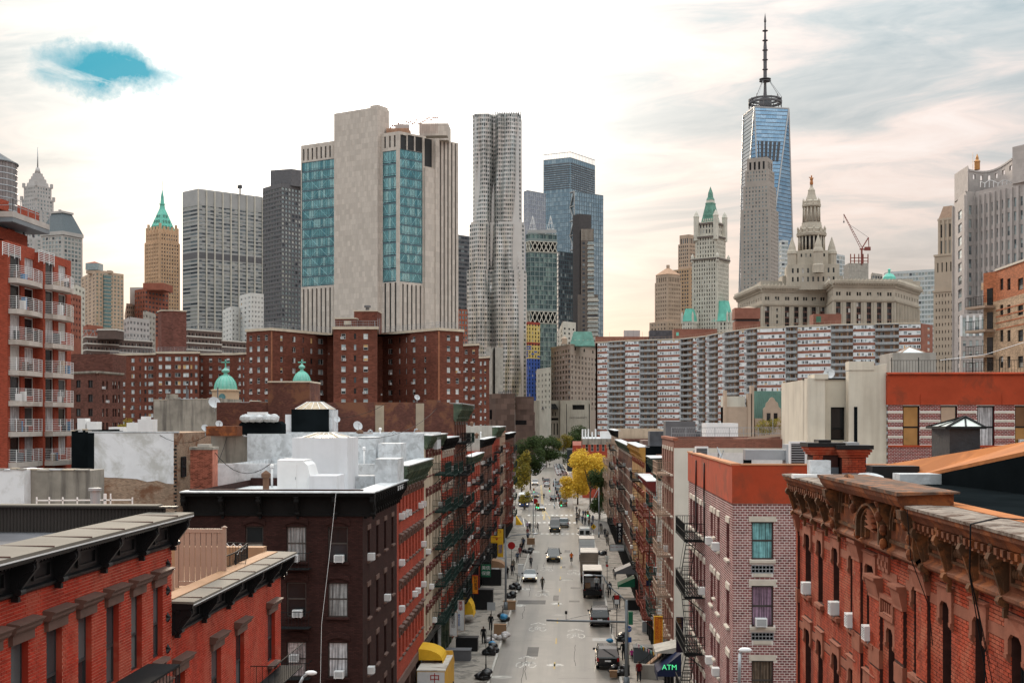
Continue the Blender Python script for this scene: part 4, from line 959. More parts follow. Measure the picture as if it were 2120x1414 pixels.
def courthouses():
 D=705;c=at(1966,D);a=.78;k=lambda w:mw(w,D)/(math.cos(a)+math.sin(a));st=M('courthouse_stone',(.47,.39,.31),.85,.12,.12)
 r=thing('pillared_court_tower','tan stepped court tower with a pyramid top, left edge showing beside the grey courthouse','court tower',(*c,0))
 tier(r,c,k(66),k(66),a,0,zz(603,D),st,(6,6,4.0,.35,.42),glass_dark,st,'sash',minpx=25);tier(r,c,k(62),k(62),a,zz(603,D),zz(530,D),st,(4,4,9.5,.28,.55),glass_dark,st,minpx=15)
 tier(r,c,k(46),k(46),a,zz(530,D),zz(455,D),st,(3,3,9,.4,.8),glass_dark,st,minpx=15,piers=1.2);mb=MB()
 for w,y in((70,603),(66,529),(50,455)):
  q=squares(c,k(w),k(w),a);mb.prism([(p.x,p.y,zz(y+3,D)) for p in q],[(p.x,p.y,zz(y-1,D)) for p in q],st)
 pyramid(mb,c,k(46),k(26),a,zz(455,D),zz(428,D),M('tiled_pyramid',(.36,.24,.17),.7,.2));part('pyramid_roof',mb,r)
 mb=MB();c2=at(2023,715);zq=lambda y:zz(y,715);g_=M('gilt_lantern',(.45,.22,.08),.45,.2,metal=.5)
 mb.lathe((*c2,0),[(1.6,zq(352)),(1.6,zq(336)),(1.9,zq(335)),(.9,zq(331)),(.8,zq(326)),(.1,zq(319))],g_,10);mb.bar((c2[0]-2.4,c2[1],zq(352)),(c2[0]-2.4,c2[1],zq(316)),.1,g_);part('gilt_lantern',mb,r)
 gs=M('grey_panels',(.46,.42,.40),.8,.08,.1,brick=(2.2,1.9,(.42,.39,.37),.05,.08));D=620
 pts=[at(1975,D+30),at(2000,D-3),at(2018,D),at(2082,D-20),at(2150,D-35)];z=zz(398,D)
 b=Bld('grey_courthouse','grey panelled courthouse tower with curved recessed crown at the right edge','courthouse',pts,z,gs,back=40)
 zv=zz(775,D);fh=4.35*1.5;gw=GL('court_glass',[(0,(.14,.18,.2)),(.2,(.44,.54,.56)),(.6,(.55,.64,.64)),(.92,(.25,.32,.35))],metal=.3,rough=.12)
 for i,nc in((0,1),(1,1),(2,6),(3,5)):
  b.face_grid(i,nc,fh,.44 if nc>1 else .3,.66,'sash',gw,M('grey_spandrel',(.22,.21,.22),.6),.5,6,zv,minpx=30)
  mb=MB();f,w=b.fr[i],b.w[i]
  for j in range(nc+1):mb.fbox(f,w*j/nc-.6,w*j/nc+.6,0,.9,0,z-2,gs)
  part('piers',mb,b.root)
 mb=MB();zc=zz(338,D);q=at(1975,D+28);q2=at(2008,D-1)
 mb.hexa([(*at(1976,D+25),z-.5),(*at(2004,D),z-.5),(*at(2012,D+35),z-.5),(*at(1985,D+50),z-.5),(*at(1976,D+25),zz(341,D)),(*at(2004,D),zz(343,D)),(*at(2012,D+35),zz(343,D)),(*at(1985,D+50),zz(343,D))],gs)
 mb.hexa([(*at(2096,D-24),z-.5),(*at(2160,D-40),z-.5),(*at(2160,D),z-.5),(*at(2096,D+10),z-.5),(*at(2096,D-24),zz(327,D)),(*at(2160,D-40),zz(327,D)),(*at(2160,D),zz(327,D)),(*at(2096,D+10),zz(327,D))],gs)
 n=12;arc=[at(2006+90*i/n,D+6+16*math.sin(math.pi*i/n)-22*i/n) for i in range(n+1)]
 for i in range(n):
  f=fr2(arc[i],arc[i+1]);w=math.dist(arc[i],arc[i+1]);hs=[(w*.12,w*.88,zz(364,D),zz(354,D))] if i%2 else[]
  wall(mb,f,0,w,z-1,zz(349-i*.35,D),hs,.8,gs);mb.fbox(f,-.1,w+.1,-1.2,.3,zz(349-i*.35,D)-.1,zz(345.5-i*.35,D),gs)
  mb.poly([f.p(0,0,z-1),f.p(w,0,z-1),f.p(w,-1.2,z-1),f.p(0,-1.2,z-1)],gs)
 part('crown',mb,b.root);mb=MB();y=D-14
 for i in range(9):
  a_=Vector((*at(2030+9*i,y),zz(388,y)));c_=Vector((*at(2030+9*i,y),zz(376+4*math.sin(i*2),y)));mb.bar(a_,c_,.22,white_paint)
  if i<8:mb.bar(c_,(*at(2039+9*i,y),zz(376+4*math.sin(i*2+2),y)),.22,white_paint)
 part('roof_rail',mb,b.root)
 p=[at(1986,560),at(1990,545),at(2070,540)];z=zz(650,545);b=Bld('grey_annex','lower grey annex with tall white piers below the grey courthouse','civic building',p,z,gs,back=25)
 b.face(0);hs=[h for h in grid(0,b.w[1],6,.5,z-10.5,4.6,4,.55)];top=grid(0,b.w[1],6,.62,z-1.2,9,1,.9);b.face(1,hs+top,.4);windows(b.root,b.fr[1],hs+top,-.4,'sash',gw,grey_stone,minpx=30)
 mb=MB();f,w=b.fr[1],b.w[1]
 for j in range(7):mb.fbox(f,w*j/6-.5,w*j/6+.5,0,.6,z-9.6,z-.8,white_paint)
 part('piers',mb,b.root)
courthouses()
#  middle distance
housing=M('housing_brick',(.16,.054,.037),.92,.22,.12,brick=(.9,.35,(.15,.065,.045),.03),streak=.3,streakcol=(.11,.045,.035))
coping=M('coping_stone',(.56,.48,.38),.85,.15)
alu=M('aluminium',(.50,.51,.50),.5,.1)
def housing_ac(b,f,hs,p=.4):
 """air conditioners under some sashes, each a part"""
 me=MB();me.box(-.38,.38,-.42,0,0,.5,white_paint);me.fquad(L0,-.3,.3,.06,.44,.425,grey_metal);me=me.mesh('air_conditioner')
 for h in hs:
  if RN.random()<p and NWIN.get((b.root,'ac'),0)<120:
   NWIN[(b.root,'ac')]=NWIN.get((b.root,'ac'),0)+1;inst('air_conditioner',me,b.root,f.p((h[0]+h[1])/2+RN.choice((-.3,.3)),0,h[2]+.02),f.a)
def housing_blocks():
 def seg(b,i,cols,fh,top,zv,ac=.35):
  f,w=b.fr[i],b.w[i];hs=[];nf=int((b.z1-top-zv)/fh)+1;kinds={}
  for px,ww,kd in cols:
   u=f.u(px)
   if u-ww/2<.1 or u+ww/2>w-.1:continue
   for r_ in range(nf):t=b.z1-top-r_*fh;h=(u-ww/2,u+ww/2,t-1.45,t);hs.append(h);kinds.setdefault(kd,[]).append(h)
  b.face(i,hs,.18)
  for kd,q in kinds.items():windows(b.root,f,q,-.18,kd,glass_lit,alu,minpx=25);
  housing_ac(b,f,[h for h in hs if h[1]-h[0]>1],ac)
  mb=MB();mb.fbox(f,-.1,w+.1,-.2,.35,b.z1-.02,b.z1+.65,coping);part('coping',mb,b.root)
  mb=MB()
  for j in range(int(w/1.5)+1):mb.bar(f.p(j*1.5,-.6,b.z1),f.p(j*1.5,-.6,b.z1+2.2),.04,grey_metal)
  for q in(.9,1.5,2.2):mb.bar(f.p(0,-.6,b.z1+q),f.p(w,-.6,b.z1+q),.04,grey_metal)
  for j in range(int(w/.5)):mb.bar(f.p(j*.5,-.6,b.z1+.7),f.p(j*.5,-.6,b.z1+2.2),.018,grey_metal)
  part('roof_fence',mb,b.root)
 D=330;z=zz(684,D)
 P=[at(510,336),at(561,330),at(690,352),at(690.5,326),at(781,326),at(781.5,352),at(816,345),at(907,330),at(959,336)]
 b=Bld('housing_block','wide dark red brick housing block with projecting middle wing, below the pale stone tower','apartment block',P,z,housing,back=14,parapet=.3);zv=zz(895,D)
 seg(b,0,[(519,1.2,'sash'),(535,1.2,'sash'),(551,1.2,'sash')],2.8,1.1,zv)
 seg(b,1,[(583,1.0,'sash'),(609,1.3,'pair'),(628,.5,'pane'),(645,.9,'pane'),(664,2.2,'pair'),(682,2.2,'pair')],2.8,1.1,zv)
 seg(b,2,[],2.8,1,zv);seg(b,3,[(711,1.15,'sash'),(735,.6,'pane'),(757,1.2,'sash')],2.8,1.1,zv);seg(b,4,[],2.8,1,zv)
 seg(b,5,[(789,2.2,'pair'),(808,2.2,'pair')],2.8,1.1,zv)
 seg(b,6,[(827,.8,'pane'),(841,.5,'pane'),(857,1.2,'sash'),(880,.9,'sash')],2.8,1.1,zv);seg(b,7,[(910,1.2,'sash'),(929,1.2,'sash'),(947,1.2,'sash')],2.8,1.1,zv)
 mb=MB();y=340;X=lambda p,yy=y:GX(p,yy)
 mb.box(X(733),X(781),y,y+8,z-.3,GZ(755,645,y),housing);mb.box(X(732),X(782),y-.2,y+8,GZ(755,645,y),GZ(755,642.5,y),coping);mb.box(X(699),X(742),y-4,y+4,z-.3,GZ(720,663,y),housing);mb.box(X(698),X(743),y-4.2,y+4,GZ(720,663,y),GZ(720,660.5,y),coping)
 mb.box(X(718),X(732),y-4.2,y-4.05,GZ(720,675,y),GZ(720,667,y),coping);mb.lathe((X(757),y+3,GZ(757,643,y)),[(.5,0),(.5,1),(.9,1.05),(.9,1.6)],dark_grid,8);part('stair_tower',mb,b.root)
 mb=MB()
 for s in(0,.6):mb.bar((X(783)+s,y-1,z),(X(783)+s,y-1,z+4),.05,grey_metal)
 for i in range(9):mb.bar((X(783),y-1,z+i*.45),(X(783)+.6,y-1,z+i*.45),.03,grey_metal)
 part('roof_ladder',mb,b.root)
 mb=MB();f=b.fr[1];mb.fbox(f,0,.5,0,.06,zv,z-.2,M('orange_brick_repair',(.33,.14,.08),.9,.2));f=b.fr[7];mb.fbox(f,0,.5,0,.06,zv,z-.2,MAT.setdefault('orb',M('orange_brick_edge',(.33,.14,.08),.9,.2)));part('brick_repair',mb,b.root)
 for(pts,D,ref,fh,cols,lab) in(([at(958,392),at(991,388)],390,716,2.8,[(965,1.2,'sash'),(980,1.2,'sash')],'narrow dark red housing block stepping back right of the wide block'),([at(990,455),at(1013,450)],450,741,2.8,[(995,1.2,'sash'),(1004,1.2,'sash')],'farthest narrow dark red housing block beside the grey concrete shaft')):
  b=Bld('housing_block',lab,'apartment block',pts,zz(ref,D),housing,back=14,parapet=.3);seg(b,0,cols,fh,1.1,zz(905,D))
 D=450;P=[at(226,456),at(324,448),at(324.5,440),at(412,440),at(412.5,452),at(482,450),at(510,445)]
 b=Bld('housing_block','dark red brick housing block behind the green copper dome at left','apartment block',P,zz(735,D),housing,back=14,parapet=.3);zv=zz(900,D)
 seg(b,0,[(238,1.2,'sash'),(256,1.3,'sash'),(275,1.4,'pair'),(290,.6,'pane'),(301,.9,'pane'),(312,2.2,'pair')],2.8,1.1,zv,.2);seg(b,1,[],2.8,1,zv)
 seg(b,2,[(332,1.2,'sash'),(348,2.0,'pair'),(368,2.0,'pair'),(385,2.0,'pair'),(396,.7,'pane'),(406,.9,'pane')],2.8,1.1,zv,.2);seg(b,3,[],2.8,1,zv)
 seg(b,4,[(418,.8,'sash'),(436,1.2,'sash'),(455,1.2,'sash'),(472,1.2,'sash')],2.8,1.1,zv,.2);seg(b,5,[(496,1.2,'sash'),(504,.8,'sash')],2.8,1.1,zv,.2)
 D=250;bb=M('brown_brick_wall',(.135,.055,.042),.92,.2,.2,brick=(.6,.25,(.11,.06,.05),.02))
 P=[at(140,256),at(201,250),at(255,262)];b=Bld('brown_apartment_house','dark brown brick apartment house with few windows, right of the balcony tower','apartment house',P,zz(768,D),bb,back=14)
 hs=[];f=b.fr[0]
 for r_ in range(4):
  for px in(162,187):u=f.u(px);t=f.z(px,787+r_*29.5);hs.append((u-.8,u+.8,t-1.5,t))
 b.face(0,hs,.25);windows(b.root,f,hs,-.25,'pair',glass_dark,black_iron);hs=[];f=b.fr[1]
 for r_ in range(4):
  for px in(214,222,235,240,247):u=f.u(px);t=f.z(px,789+r_*28.5);hs.append((u-.42,u+.42,t-1.6,t))
 b.face(1,hs,.25);windows(b.root,f,hs,-.25,'sash',glass_dark,black_iron);housing_ac(b,f,hs,.3)
 mb=MB()
 for i in(0,1):mb.fprof(b.fr[i],0,b.w[i],[(0,b.z1-.5),(.3,b.z1-.3),(.3,b.z1),(0,b.z1)],dirty_stucco)
 part('cornice',mb,b.root);y=P[1][1]+9;mb=MB();mb.box(GX(140,y),GX(233,y),y,y+8,b.z1-1,GZ(190,733,y),bb);part('upper_storey',mb,b.root)
housing_blocks()
def banded_towers():
 br=M('banded_brown_brick',(.12,.085,.075),.9,.15);wb=M('white_band',(.6,.57,.52),.8,.1)
 def bt(lab,rl,D,ref,cols,zrow,truss=True):
  p,z=foot(rl,D,ref);b=Bld('banded_apartment_block',lab,'apartment block',p,z,br,back=16,parapet=.3)
  for i,nc in enumerate(cols):
   if nc:b.face_grid(i,nc,2.9,.5,.5,'pair',glass_dark,br,.3,1,zz(zrow,D),minpx=25)
   else:b.face(i)
   mb=MB();f=b.fr[i]
   for r_ in range(int((z-zz(zrow,D))/2.9)+1):mb.fbox(f,-.1,b.w[i]+.1,0,.2,z-r_*2.9-.5,z-r_*2.9,wb)
   part('white_bands',mb,b.root)
  if truss:
   f=fr2(p[0],p[-1]);w=math.dist(p[0],p[-1]);mb=MB();n=int(w/2.6)
   for j in range(n):
    u=w*j/n;mb.bar(f.p(u,-5,z),f.p(u+1.6,-2,z+3.2),.14,pale_steel);mb.bar(f.p(u+2.4,-2,z),f.p(u+1.6,-2,z+3.2),.14,pale_steel)
   mb.bar(f.p(0,-2,z+3.2),f.p(w,-2,z+3.2),.16,pale_steel);mb.bar(f.p(0,-2,z+1),f.p(w,-2,z+1),.12,pale_steel);part('roof_truss',mb,b.root)
  return b
 b=bt('brown apartment block with white floor bands and roof trusses, leftmost behind the housing',[(172,698),(178,696),(246,700)],560,1,(0,9),735)
 y=b.pts[1][1]+4;mb=MB();mb.box(GX(202,y),GX(240,y),y,y+10,b.z1-1,GZ(220,684,y),br);mb.box(GX(201,y),GX(241,y),y-.2,y+10,GZ(220,684,y),GZ(220,681,y),wb);part('roof_structure',mb,b.root)
 bt('brown apartment block with white floor bands, between the left one and the chimney shaft',[(240,705),(247,702),(316,706)],575,1,(0,9),735)
 bt('brown apartment block with white floor bands and roof trusses, right of the brick shaft',[(383,683),(388,681),(459,686)],560,1,(0,10),735)
 bt('far brown apartment block with white floor bands behind the wide housing block',[(455,706),(460,704),(516,708)],600,1,(0,8),740,False)
 D=470;p=[at(327,476),at(334,470),at(359,470),at(386,474)];z=zz(644,D);sb=M('shaft_brick',(.17,.07,.055),.92,.2,.3,brick=(.9,.35,(.14,.07,.06),.03))
 b=Bld('brick_shaft','windowless dark red brick shaft standing above the left housing roofs','shaft',p,z,sb,back=10,parapet=.2)
 for i in range(3):b.face(i)
 mb=MB()
 for i in range(3):mb.fbox(b.fr[i],0,b.w[i],-.2,.3,z,z+.4,coping)
 part('coping',mb,b.root)
 for lab,rl,D,m,cols,zr in(('orange brick block with a dark roof tank, above the left housing',[(172,676),(180,672),(213,676)],640,red_far,(1,4),720),('grey block under dark netting left of the brick shaft',[(256,662),(268,656),(310,662)],700,grey_stone,(2,6),720),('grey stone block partly hidden by the brick shaft',[(296,645),(300,643),(322,650)],760,concrete,(1,3),720),('dark red block directly behind the balcony tower',[(146,611),(150,608),(168,613)],700,red_far,(1,3),700),('narrow white block beside the balcony tower',[(148,592),(155,588),(176,598)],760,lime_white,(1,3),720)):
  p,z=foot(rl,D,1);b=Bld('distant_block',lab,'building',p,z,m,back=14)
  for i,nc in enumerate(cols):b.face_grid(i,nc,3.4,.5,.45,'pair',gl_slate,m,zvis=zz(zr,D),minpx=25)
banded_towers()
def serpentine():
 brick=M('serpentine_brick',(.29,.125,.09),.9,.2,.3);tanw=M('balcony_wall',(.42,.29,.21),.9,.2);slab=M('grey_slab',(.36,.375,.39),.8,.15);whp=M('white_window_panel',(.78,.80,.82),.6,.08)
 rl=[(1233,710,640),(1300,706,622),(1370,704,612),(1417,702,604),(1460,697,586),(1500,689,566),(1535,684,548),(1574,679.5,532),(1640,677,524),(1720,673.5,518),(1820,671.5,514),(1907,669.7,510),(1931,673,518)]
 pts=[at(px,d) for px,_,d in rl];z=zz(670,510);fh=2.78
 pts=[at(px,(z-H)*F/(HY-py)) for px,py,_ in rl]
 b=Bld('serpentine_apartment_block','long curving apartment block of red brick bands, white window bands and balconies','apartment block',pts,z,brick,back=14,parapet=.2)
 bays={0:[(1237,1260,'w'),(1260,1294,'b'),(1294,1300,'w')],1:[(1300,1325,'w'),(1325,1361,'b'),(1361,1370,'w')],2:[(1370,1409,'w'),(1409,1417,'b')],3:[(1417,1434,'b'),(1434,1446,'w'),(1446,1460,'b')],4:[(1460,1467,'w'),(1467,1486,'b'),(1486,1500,'w')],5:[(1500,1530,'b'),(1530,1535,'w')],6:[(1535,1545,'w'),(1545,1567,'b'),(1567,1574,'w')],7:[(1574,1627,'w'),(1627,1640,'b')],8:[(1640,1651,'b'),(1651,1720,'w')],9:[(1720,1766,'b'),(1766,1812,'w'),(1812,1820,'b')],10:[(1820,1861,'b'),(1861,1906,'w')]}
 nf=21;nwin=0
 for i in range(12):
  f,w=b.fr[i],b.w[i]
  if i==11:
   hs=[(w*.55,w*.75,z-1.2-r_*fh-1.3,z-1.2-r_*fh) for r_ in range(14)];b.face(11,hs,.2);windows(b.root,f,hs,-.2,'sash',glass_lit,whp,minpx=10);continue
  core=MB();wall(core,f,0,w,0,z,[],0,tanw,n=-1.2);part('wall',core,b.root);band=MB();panels=MB()
  for a,c,kd in bays[i]:
   u0,u1=max(0,f.u(a)),min(w,f.u(c))
   if kd=='w':
    n=max(2,round((u1-u0)/1.55));cw=(u1-u0)/n
    for r_ in range(nf):
     zt=z-r_*fh;band.fbox(f,u0,u1,-1.1,0,zt-fh-.05 if r_==nf-1 else zt-fh,zt-1.78,brick)
     if r_==0:band.fbox(f,u0,u1,-1.1,0,zt-.25,zt,coping)
     panels.fbox(f,u0,u1,-1.1,-.12,zt-1.78+.001,zt-(.25 if r_==0 else 0)-.001,whp)
     hs=[]
     for j in range(n):
      if RN.random()<.74:hs.append((u0+j*cw+.12,u0+(j+1)*cw-.12,zt-1.6,zt-.3))
      elif RN.random()<.5:band.fbox(f,u0+j*cw+.4,u0+j*cw+1.1,-.1,.2,zt-1.7,zt-1.25,slab)
     windows(b.root,f,hs,-.10,'sash' if RN.random()<.5 else 'pair',glass_lit,whp,minpx=48)
   else:
    for r_ in range(nf):
     zt=z-r_*fh;bal=MB()
     bal.fbox(f,u0,u1,-1.1,1.1,zt-fh,zt-fh+.2,slab);bal.fbox(f,u0,u1,1.02,1.08,zt-fh+.32,zt-fh+1.1,slab);bal.fbox(f,u0,u0+.06,0,1.02,zt-fh+.3,zt-fh+1.1,slab);bal.fbox(f,u1-.06,u1,0,1.02,zt-fh+.3,zt-fh+1.1,slab)
     for q in range(3):
      if RN.random()<.55:uu=RN.uniform(u0+.3,u1-.8);bal.fbox(f,uu,uu+RN.uniform(.3,.7),-.3,.6,zt-fh+.2,zt-fh+RN.uniform(.7,1.4),RN.choice((slab,dark_grid,copper_dull,tanw,whp)))
     part('balcony',bal,b.root)
     n=max(1,int((u1-u0)/2.6));hs=[]
     for j in range(n):c_=u0+(u1-u0)*(j+.32)/n;hs.append((c_-.75,c_+.75,zt-fh+.3,zt-.35))
     windows(b.root,f,hs,-1.17,'pair',glass_lit,whp,minpx=48)
    band.fbox(f,u0+(u1-u0)*.72,u0+(u1-u0)*.8,-1.15,.25,0,z,tanw);band.fbox(f,u0-.0,u1,-1.15,.6,z-.2,z+.1,slab)
  part('brick_band',band,b.root);part('window_panels',panels,b.root)
  mb=MB();mb.fbox(f,0,w,-.5,.15,z+.1,z+.5,coping)
  for j in range(int(w/2)):mb.bar(f.p(j*2,-.2,z+.4),f.p(j*2,-.2,z+1.6),.05,M('x',(.3,.2,.12)) if False else tanw)
  mb.bar(f.p(0,-.2,z+1.6),f.p(w,-.2,z+1.6),.05,tanw);part('roof_rail',mb,b.root)
 mb=MB()
 def rb(px0,px1,py,D,m,dz=0,dd=9):
  a,c=at(px0,D),at(px1,D);zt=zz(py,D);mb.hexa([(*a,z-1+dz),(*c,z-1+dz),(c[0],c[1]+dd,z-1+dz),(a[0],a[1]+dd,z-1+dz),(*a,zt),(*c,zt),(c[0],c[1]+dd,zt),(a[0],a[1]+dd,zt)],m)
 rb(1233,1385,697,648,brick);rb(1292,1325,684,650,grey_stone,0,5);rb(1345,1400,684,645,tar_roof);rb(1395,1485,681,615,brick);rb(1522,1574,665,562,brick);rb(1524,1572,662,563,dark_grid);rb(1521,1574,637.5,561,brick,zz(660,561)-z+1);rb(1684,1742,650,540,brick)
 q=at(1400,612);mb.box(q[0],q[0]+1.2,q[1],q[1]+.4,zz(695,612),zz(688,612),copper_green);q=at(1690,538);mb.box(q[0],q[0]+2,q[1],q[1]+.4,zz(668,538),zz(655,538),M('green_door',(.05,.16,.10),.6))
 c_=at(1548,565);mb.prism([(p.x,p.y,zz(637.5,561)) for p in squares(c_,8,7,.2)],[(c_[0],c_[1],zz(633,561)+i*.01) for i in range(4)],tan_stone);part('roof_house',mb,b.root)
 mb=MB()
 for px in(1240,1262,1300,1311,1330,1350,1360):a=at(px,650);mb.bar((*a,z),(*a,zz(690-RN.uniform(0,12),650)),.06,dark_grid)
 part('antenna',mb,b.root)
serpentine()
def low_civic():
 D=600;bb=M('brown_school_brick',(.115,.075,.062),.9,.12,.2,brick=(3.0,2.6,(.085,.055,.045),.04))
 p=[at(1012,612),at(1026,600),at(1066,598)];b=Bld('brown_school_block','windowless dark brown brick block at the street end, left side','school building',p,zz(815,D),bb,back=20);b.face(0);b.face(1)
 mb=MB();y=p[1][1]
 for a,c,t,yy in((1066.5,1104,821,y+4),(1066.5,1106,853,y+1.5),(1066.5,1106,880,y-2),(1066.5,1107,893,y-6)):mb.box(GX(a,yy),GX(c,yy),yy,yy+12,0,GZ(1085,t,yy),bb)
 part('terrace_wing',mb,b.root);mb=MB();mb.box(GX(1067,y-2),GX(1090,y-2),y-2.1,y-2.02,GZ(1080,879,y-2),GZ(1080,870,y-2),glass_black);mb.box(GX(1012,y),GX(1018,y),y+6,y+6.1,GZ(1015,868,y),GZ(1015,848,y),glass_black);part('window',mb,b.root)
 mb=MB()
 for i in range(7):mb.box(GX(1032+i*4,y+3),GX(1034+i*4,y+3),y+3,y+4,b.z1-1,GZ(1040,810,y+3),dark_grid)
 part('roof_plant',mb,b.root)
 D=760;p=[at(1006,765),at(1018,760),at(1024,768),at(1025,762),at(1042,760)];b=Bld('concrete_shaft','pale concrete shaft with a dark glazed slot, left of the rippled tower','building',p,zz(718,D),concrete,back=12)
 b.face(0);b.face(1,m=concrete);b.face(2,m=glass_black);b.face(3)
 D=850;cc=M('university_concrete',(.42,.38,.32),.9,.12,.15,streak=.3)
 p=[at(1105,862),at(1112,855),at(1157,850),at(1160,846),at(1222,838)];b=Bld('concrete_university','pale concrete university building with slot windows at the street end','university building',p,zz(829,D),cc,back=30)
 b.face(0);f,w=b.fr[1],b.w[1];R_=lambda a,c,t,bo:(f.u(a),f.u(c),f.z((a+c)/2,bo),f.z((a+c)/2,t))
 hs=[R_(1121+i*5.6,1123+i*5.6,853,861) for i in range(6)]+[R_(1121,1156,865,870)]+[R_(1120+i*6.5,1122.5+i*6.5,876,900) for i in range(6)]
 b.face(1,hs,.5);windows(b.root,f,hs,-.4,'pane',glass_black,cc,minpx=10);b.face(2)
 f=b.fr[3];hs=[(f.u(1185),f.u(1210),f.z(1200,848),f.z(1200,838)),(f.u(1172),f.u(1173.5),f.z(1172,900),f.z(1172,836)),(f.u(1219),f.u(1221),f.z(1220,900),f.z(1220,836))];b.face(3,hs,.4);windows(b.root,f,hs,-.4,'pane',glass_black,cc,minpx=10)
 mb=MB();y=p[2][1]+1;x0,x1=GX(1121,y-6),GX(1156,y-6);mb.prism([(x0,y-7,GZ(1138,847,y)),(x1,y-9,GZ(1138,847,y)),(x1,y,GZ(1138,847,y)),(x0,y+2,GZ(1138,847,y))],[(x0+2,y-4,GZ(1138,836,y)),(x1-2,y-6,GZ(1138,836,y)),(x1-2,y,GZ(1138,836,y)),(x0+2,y+2,GZ(1138,836,y))],glass_black);part('skylight',mb,b.root)
 return b,b.fr[3]
UNI,UNI_FR=low_civic()
#  the street
XL,XR,KL,KR=-11.5,7.6,-6.6,4.0
asphalt=M('asphalt',(.235,.208,.178),.30,.22,.25,.25,14,spec=.8,stain=(.19,.17,.148),sscale=.09,wear=(.115,.102,.09))
black_trim_=M('crack_sealant',(.03,.028,.026),.6,.2)
old_asphalt=M('patched_asphalt',(.085,.078,.072),.6,.3,.6,.25,14)
pave=M('sidewalk_concrete',(.34,.30,.26),.75,.2,.5,.2,8,stain=(.15,.135,.12),sscale=.5)
kerbm=M('kerb_stone',(.50,.47,.43),.8,.25,1.2)
paint_w=M('road_paint_white',(.62,.60,.56),.6,.2,3,stain=(.2,.19,.18),sscale=2.5)
paint_y=M('road_paint_yellow',(.55,.38,.10),.6,.2,3)
def ground():
 mb=MB();mb.poly([(-12000,-300,-.06),(12000,-300,-.06),(12000,20000,-.06),(-12000,20000,-.06)],M('city_ground',(.16,.15,.14),.9,.3,.05));structure('ground',mb)
 mb=MB();L=[(KL,-30),(KL,252)]+[(G(a,b).x,G(a,b).y) for a,b in((1079,1070),(1095,1000),(1107,967),(1126,938))]
 Rr=[(KR,-30),(KR,235)]+[(G(a,b).x,G(a,b).y) for a,b in((1190,1066),(1181,1012),(1172,972),(1172,938))]
 mb.poly([(*p,-.004) for p in L]+[(*p,-.004) for p in reversed(Rr)],asphalt)
 mb.poly([(-70,50.6,-.02),(KL,50.6,-.02),(KL,69,-.02),(-70,69,-.02)],asphalt);mb.poly([(KR,42.4,-.02),(60,42.4,-.02),(60,59.8,-.02),(KR,59.8,-.02)],asphalt)
 structure('road',mb)
 mb=MB();mb.poly([(-150,277,-.012),(120,286,-.012),(120,312,-.012),(-150,305,-.012)],asphalt);structure('cross_street',mb)
 slab_me={}
 def walk(x0,x1,y0,y1,ncol,slabs=True):
  mb=MB();k0=x1>0;mb.box(x0+(.2 if k0 else 0),x1-(0 if k0 else .2),y0,y1,-.05,.12,pave);mb.box(*((x0,x0+.2) if k0 else(x1-.2,x1)),y0,y1,-.05,.135,kerbm);o=structure('sidewalk',mb)
  if not slabs:return
  w=(x1-x0-.2)/ncol;key=round(w,3)
  if key not in slab_me:q=MB();q.box(.012,w-.012,.012,1.488,0,.012,pave);slab_me[key]=q.mesh('paving_slab')
  n=int((y1-y0)/1.5);first=max(0,int((96-y0)/1.5))
  for i in range(first,min(n,first+150//ncol*2)):
   for j in range(ncol):
    s=bpy.data.objects.new('paving_slab',slab_me[key]);COL.objects.link(s);s.parent=o;s.location=((x0+(.2 if k0 else 0))+j*w,y0+i*1.5,.1205+RN.uniform(0,.006));s.rotation_euler=(RN.uniform(-.003,.003),RN.uniform(-.003,.003),0)
 walk(XL,KL,69.7,252,3);walk(KR,XR,60,235,2);walk(XL,KL,-20,50.4,3,False);walk(KR,XR,-20,42.2,2,False)
 mb=MB()
 for pts in([(-30,262)]+[(G(a,b).x,G(a,b).y) for a,b in((1079,1067),(1095,1000),(1107,967),(1126,938))]+[(-130,780),(-90,300)],[(G(a,b).x,G(a,b).y) for a,b in((1190,1066),(1181,1012),(1172,972),(1172,938))]+[(90,780),(70,300),(12,252)]):
  mb.poly([(*p,.06) for p in pts],pave)
 structure('sidewalk',mb)
 mb=MB();Z0=.004
 def rect(x0,x1,y0,y1,m,z=Z0):mb.poly([(x0,y0,z),(x1,y0,z),(x1,y1,z),(x0,y1,z)],m)
 xc=G(1146.8,1396).x
 for i in range(12):rect(xc-.07,xc+.07,62+i*12.2-1.5,62+i*12.2+1.6,paint_y)
 for i in range(11):rect(KL+1+i*.95,KL+1.45+i*.95,236,239,paint_w)
 for y in(262,282,318):
  for i in range(10):x=GX(1092,y)+i*1.05;rect(x,x+.55,y,y+3,paint_w)
 for a,b in(((1127,1076),(1123,1040)),((1123,1040),(1120,1003))):
  for o in(-.15,.15):
   p,q=G(*a),G(*b);mb.poly([(p.x+o-.06,p.y,Z0),(p.x+o+.06,p.y,Z0),(q.x+o+.06,q.y,Z0),(q.x+o-.06,q.y,Z0)],paint_y)
 for(a,b),m in((((1088,1100),(1083,1072)),paint_w),(((1143,1080),(1127,1055)),paint_y),(((1158,1052),(1152,1030)),paint_w)):
  p,q=G(*a),G(*b);mb.poly([(p.x-.08,p.y,Z0),(p.x+.08,p.y,Z0),(q.x+.08,q.y,Z0),(q.x-.08,q.y,Z0)],m)
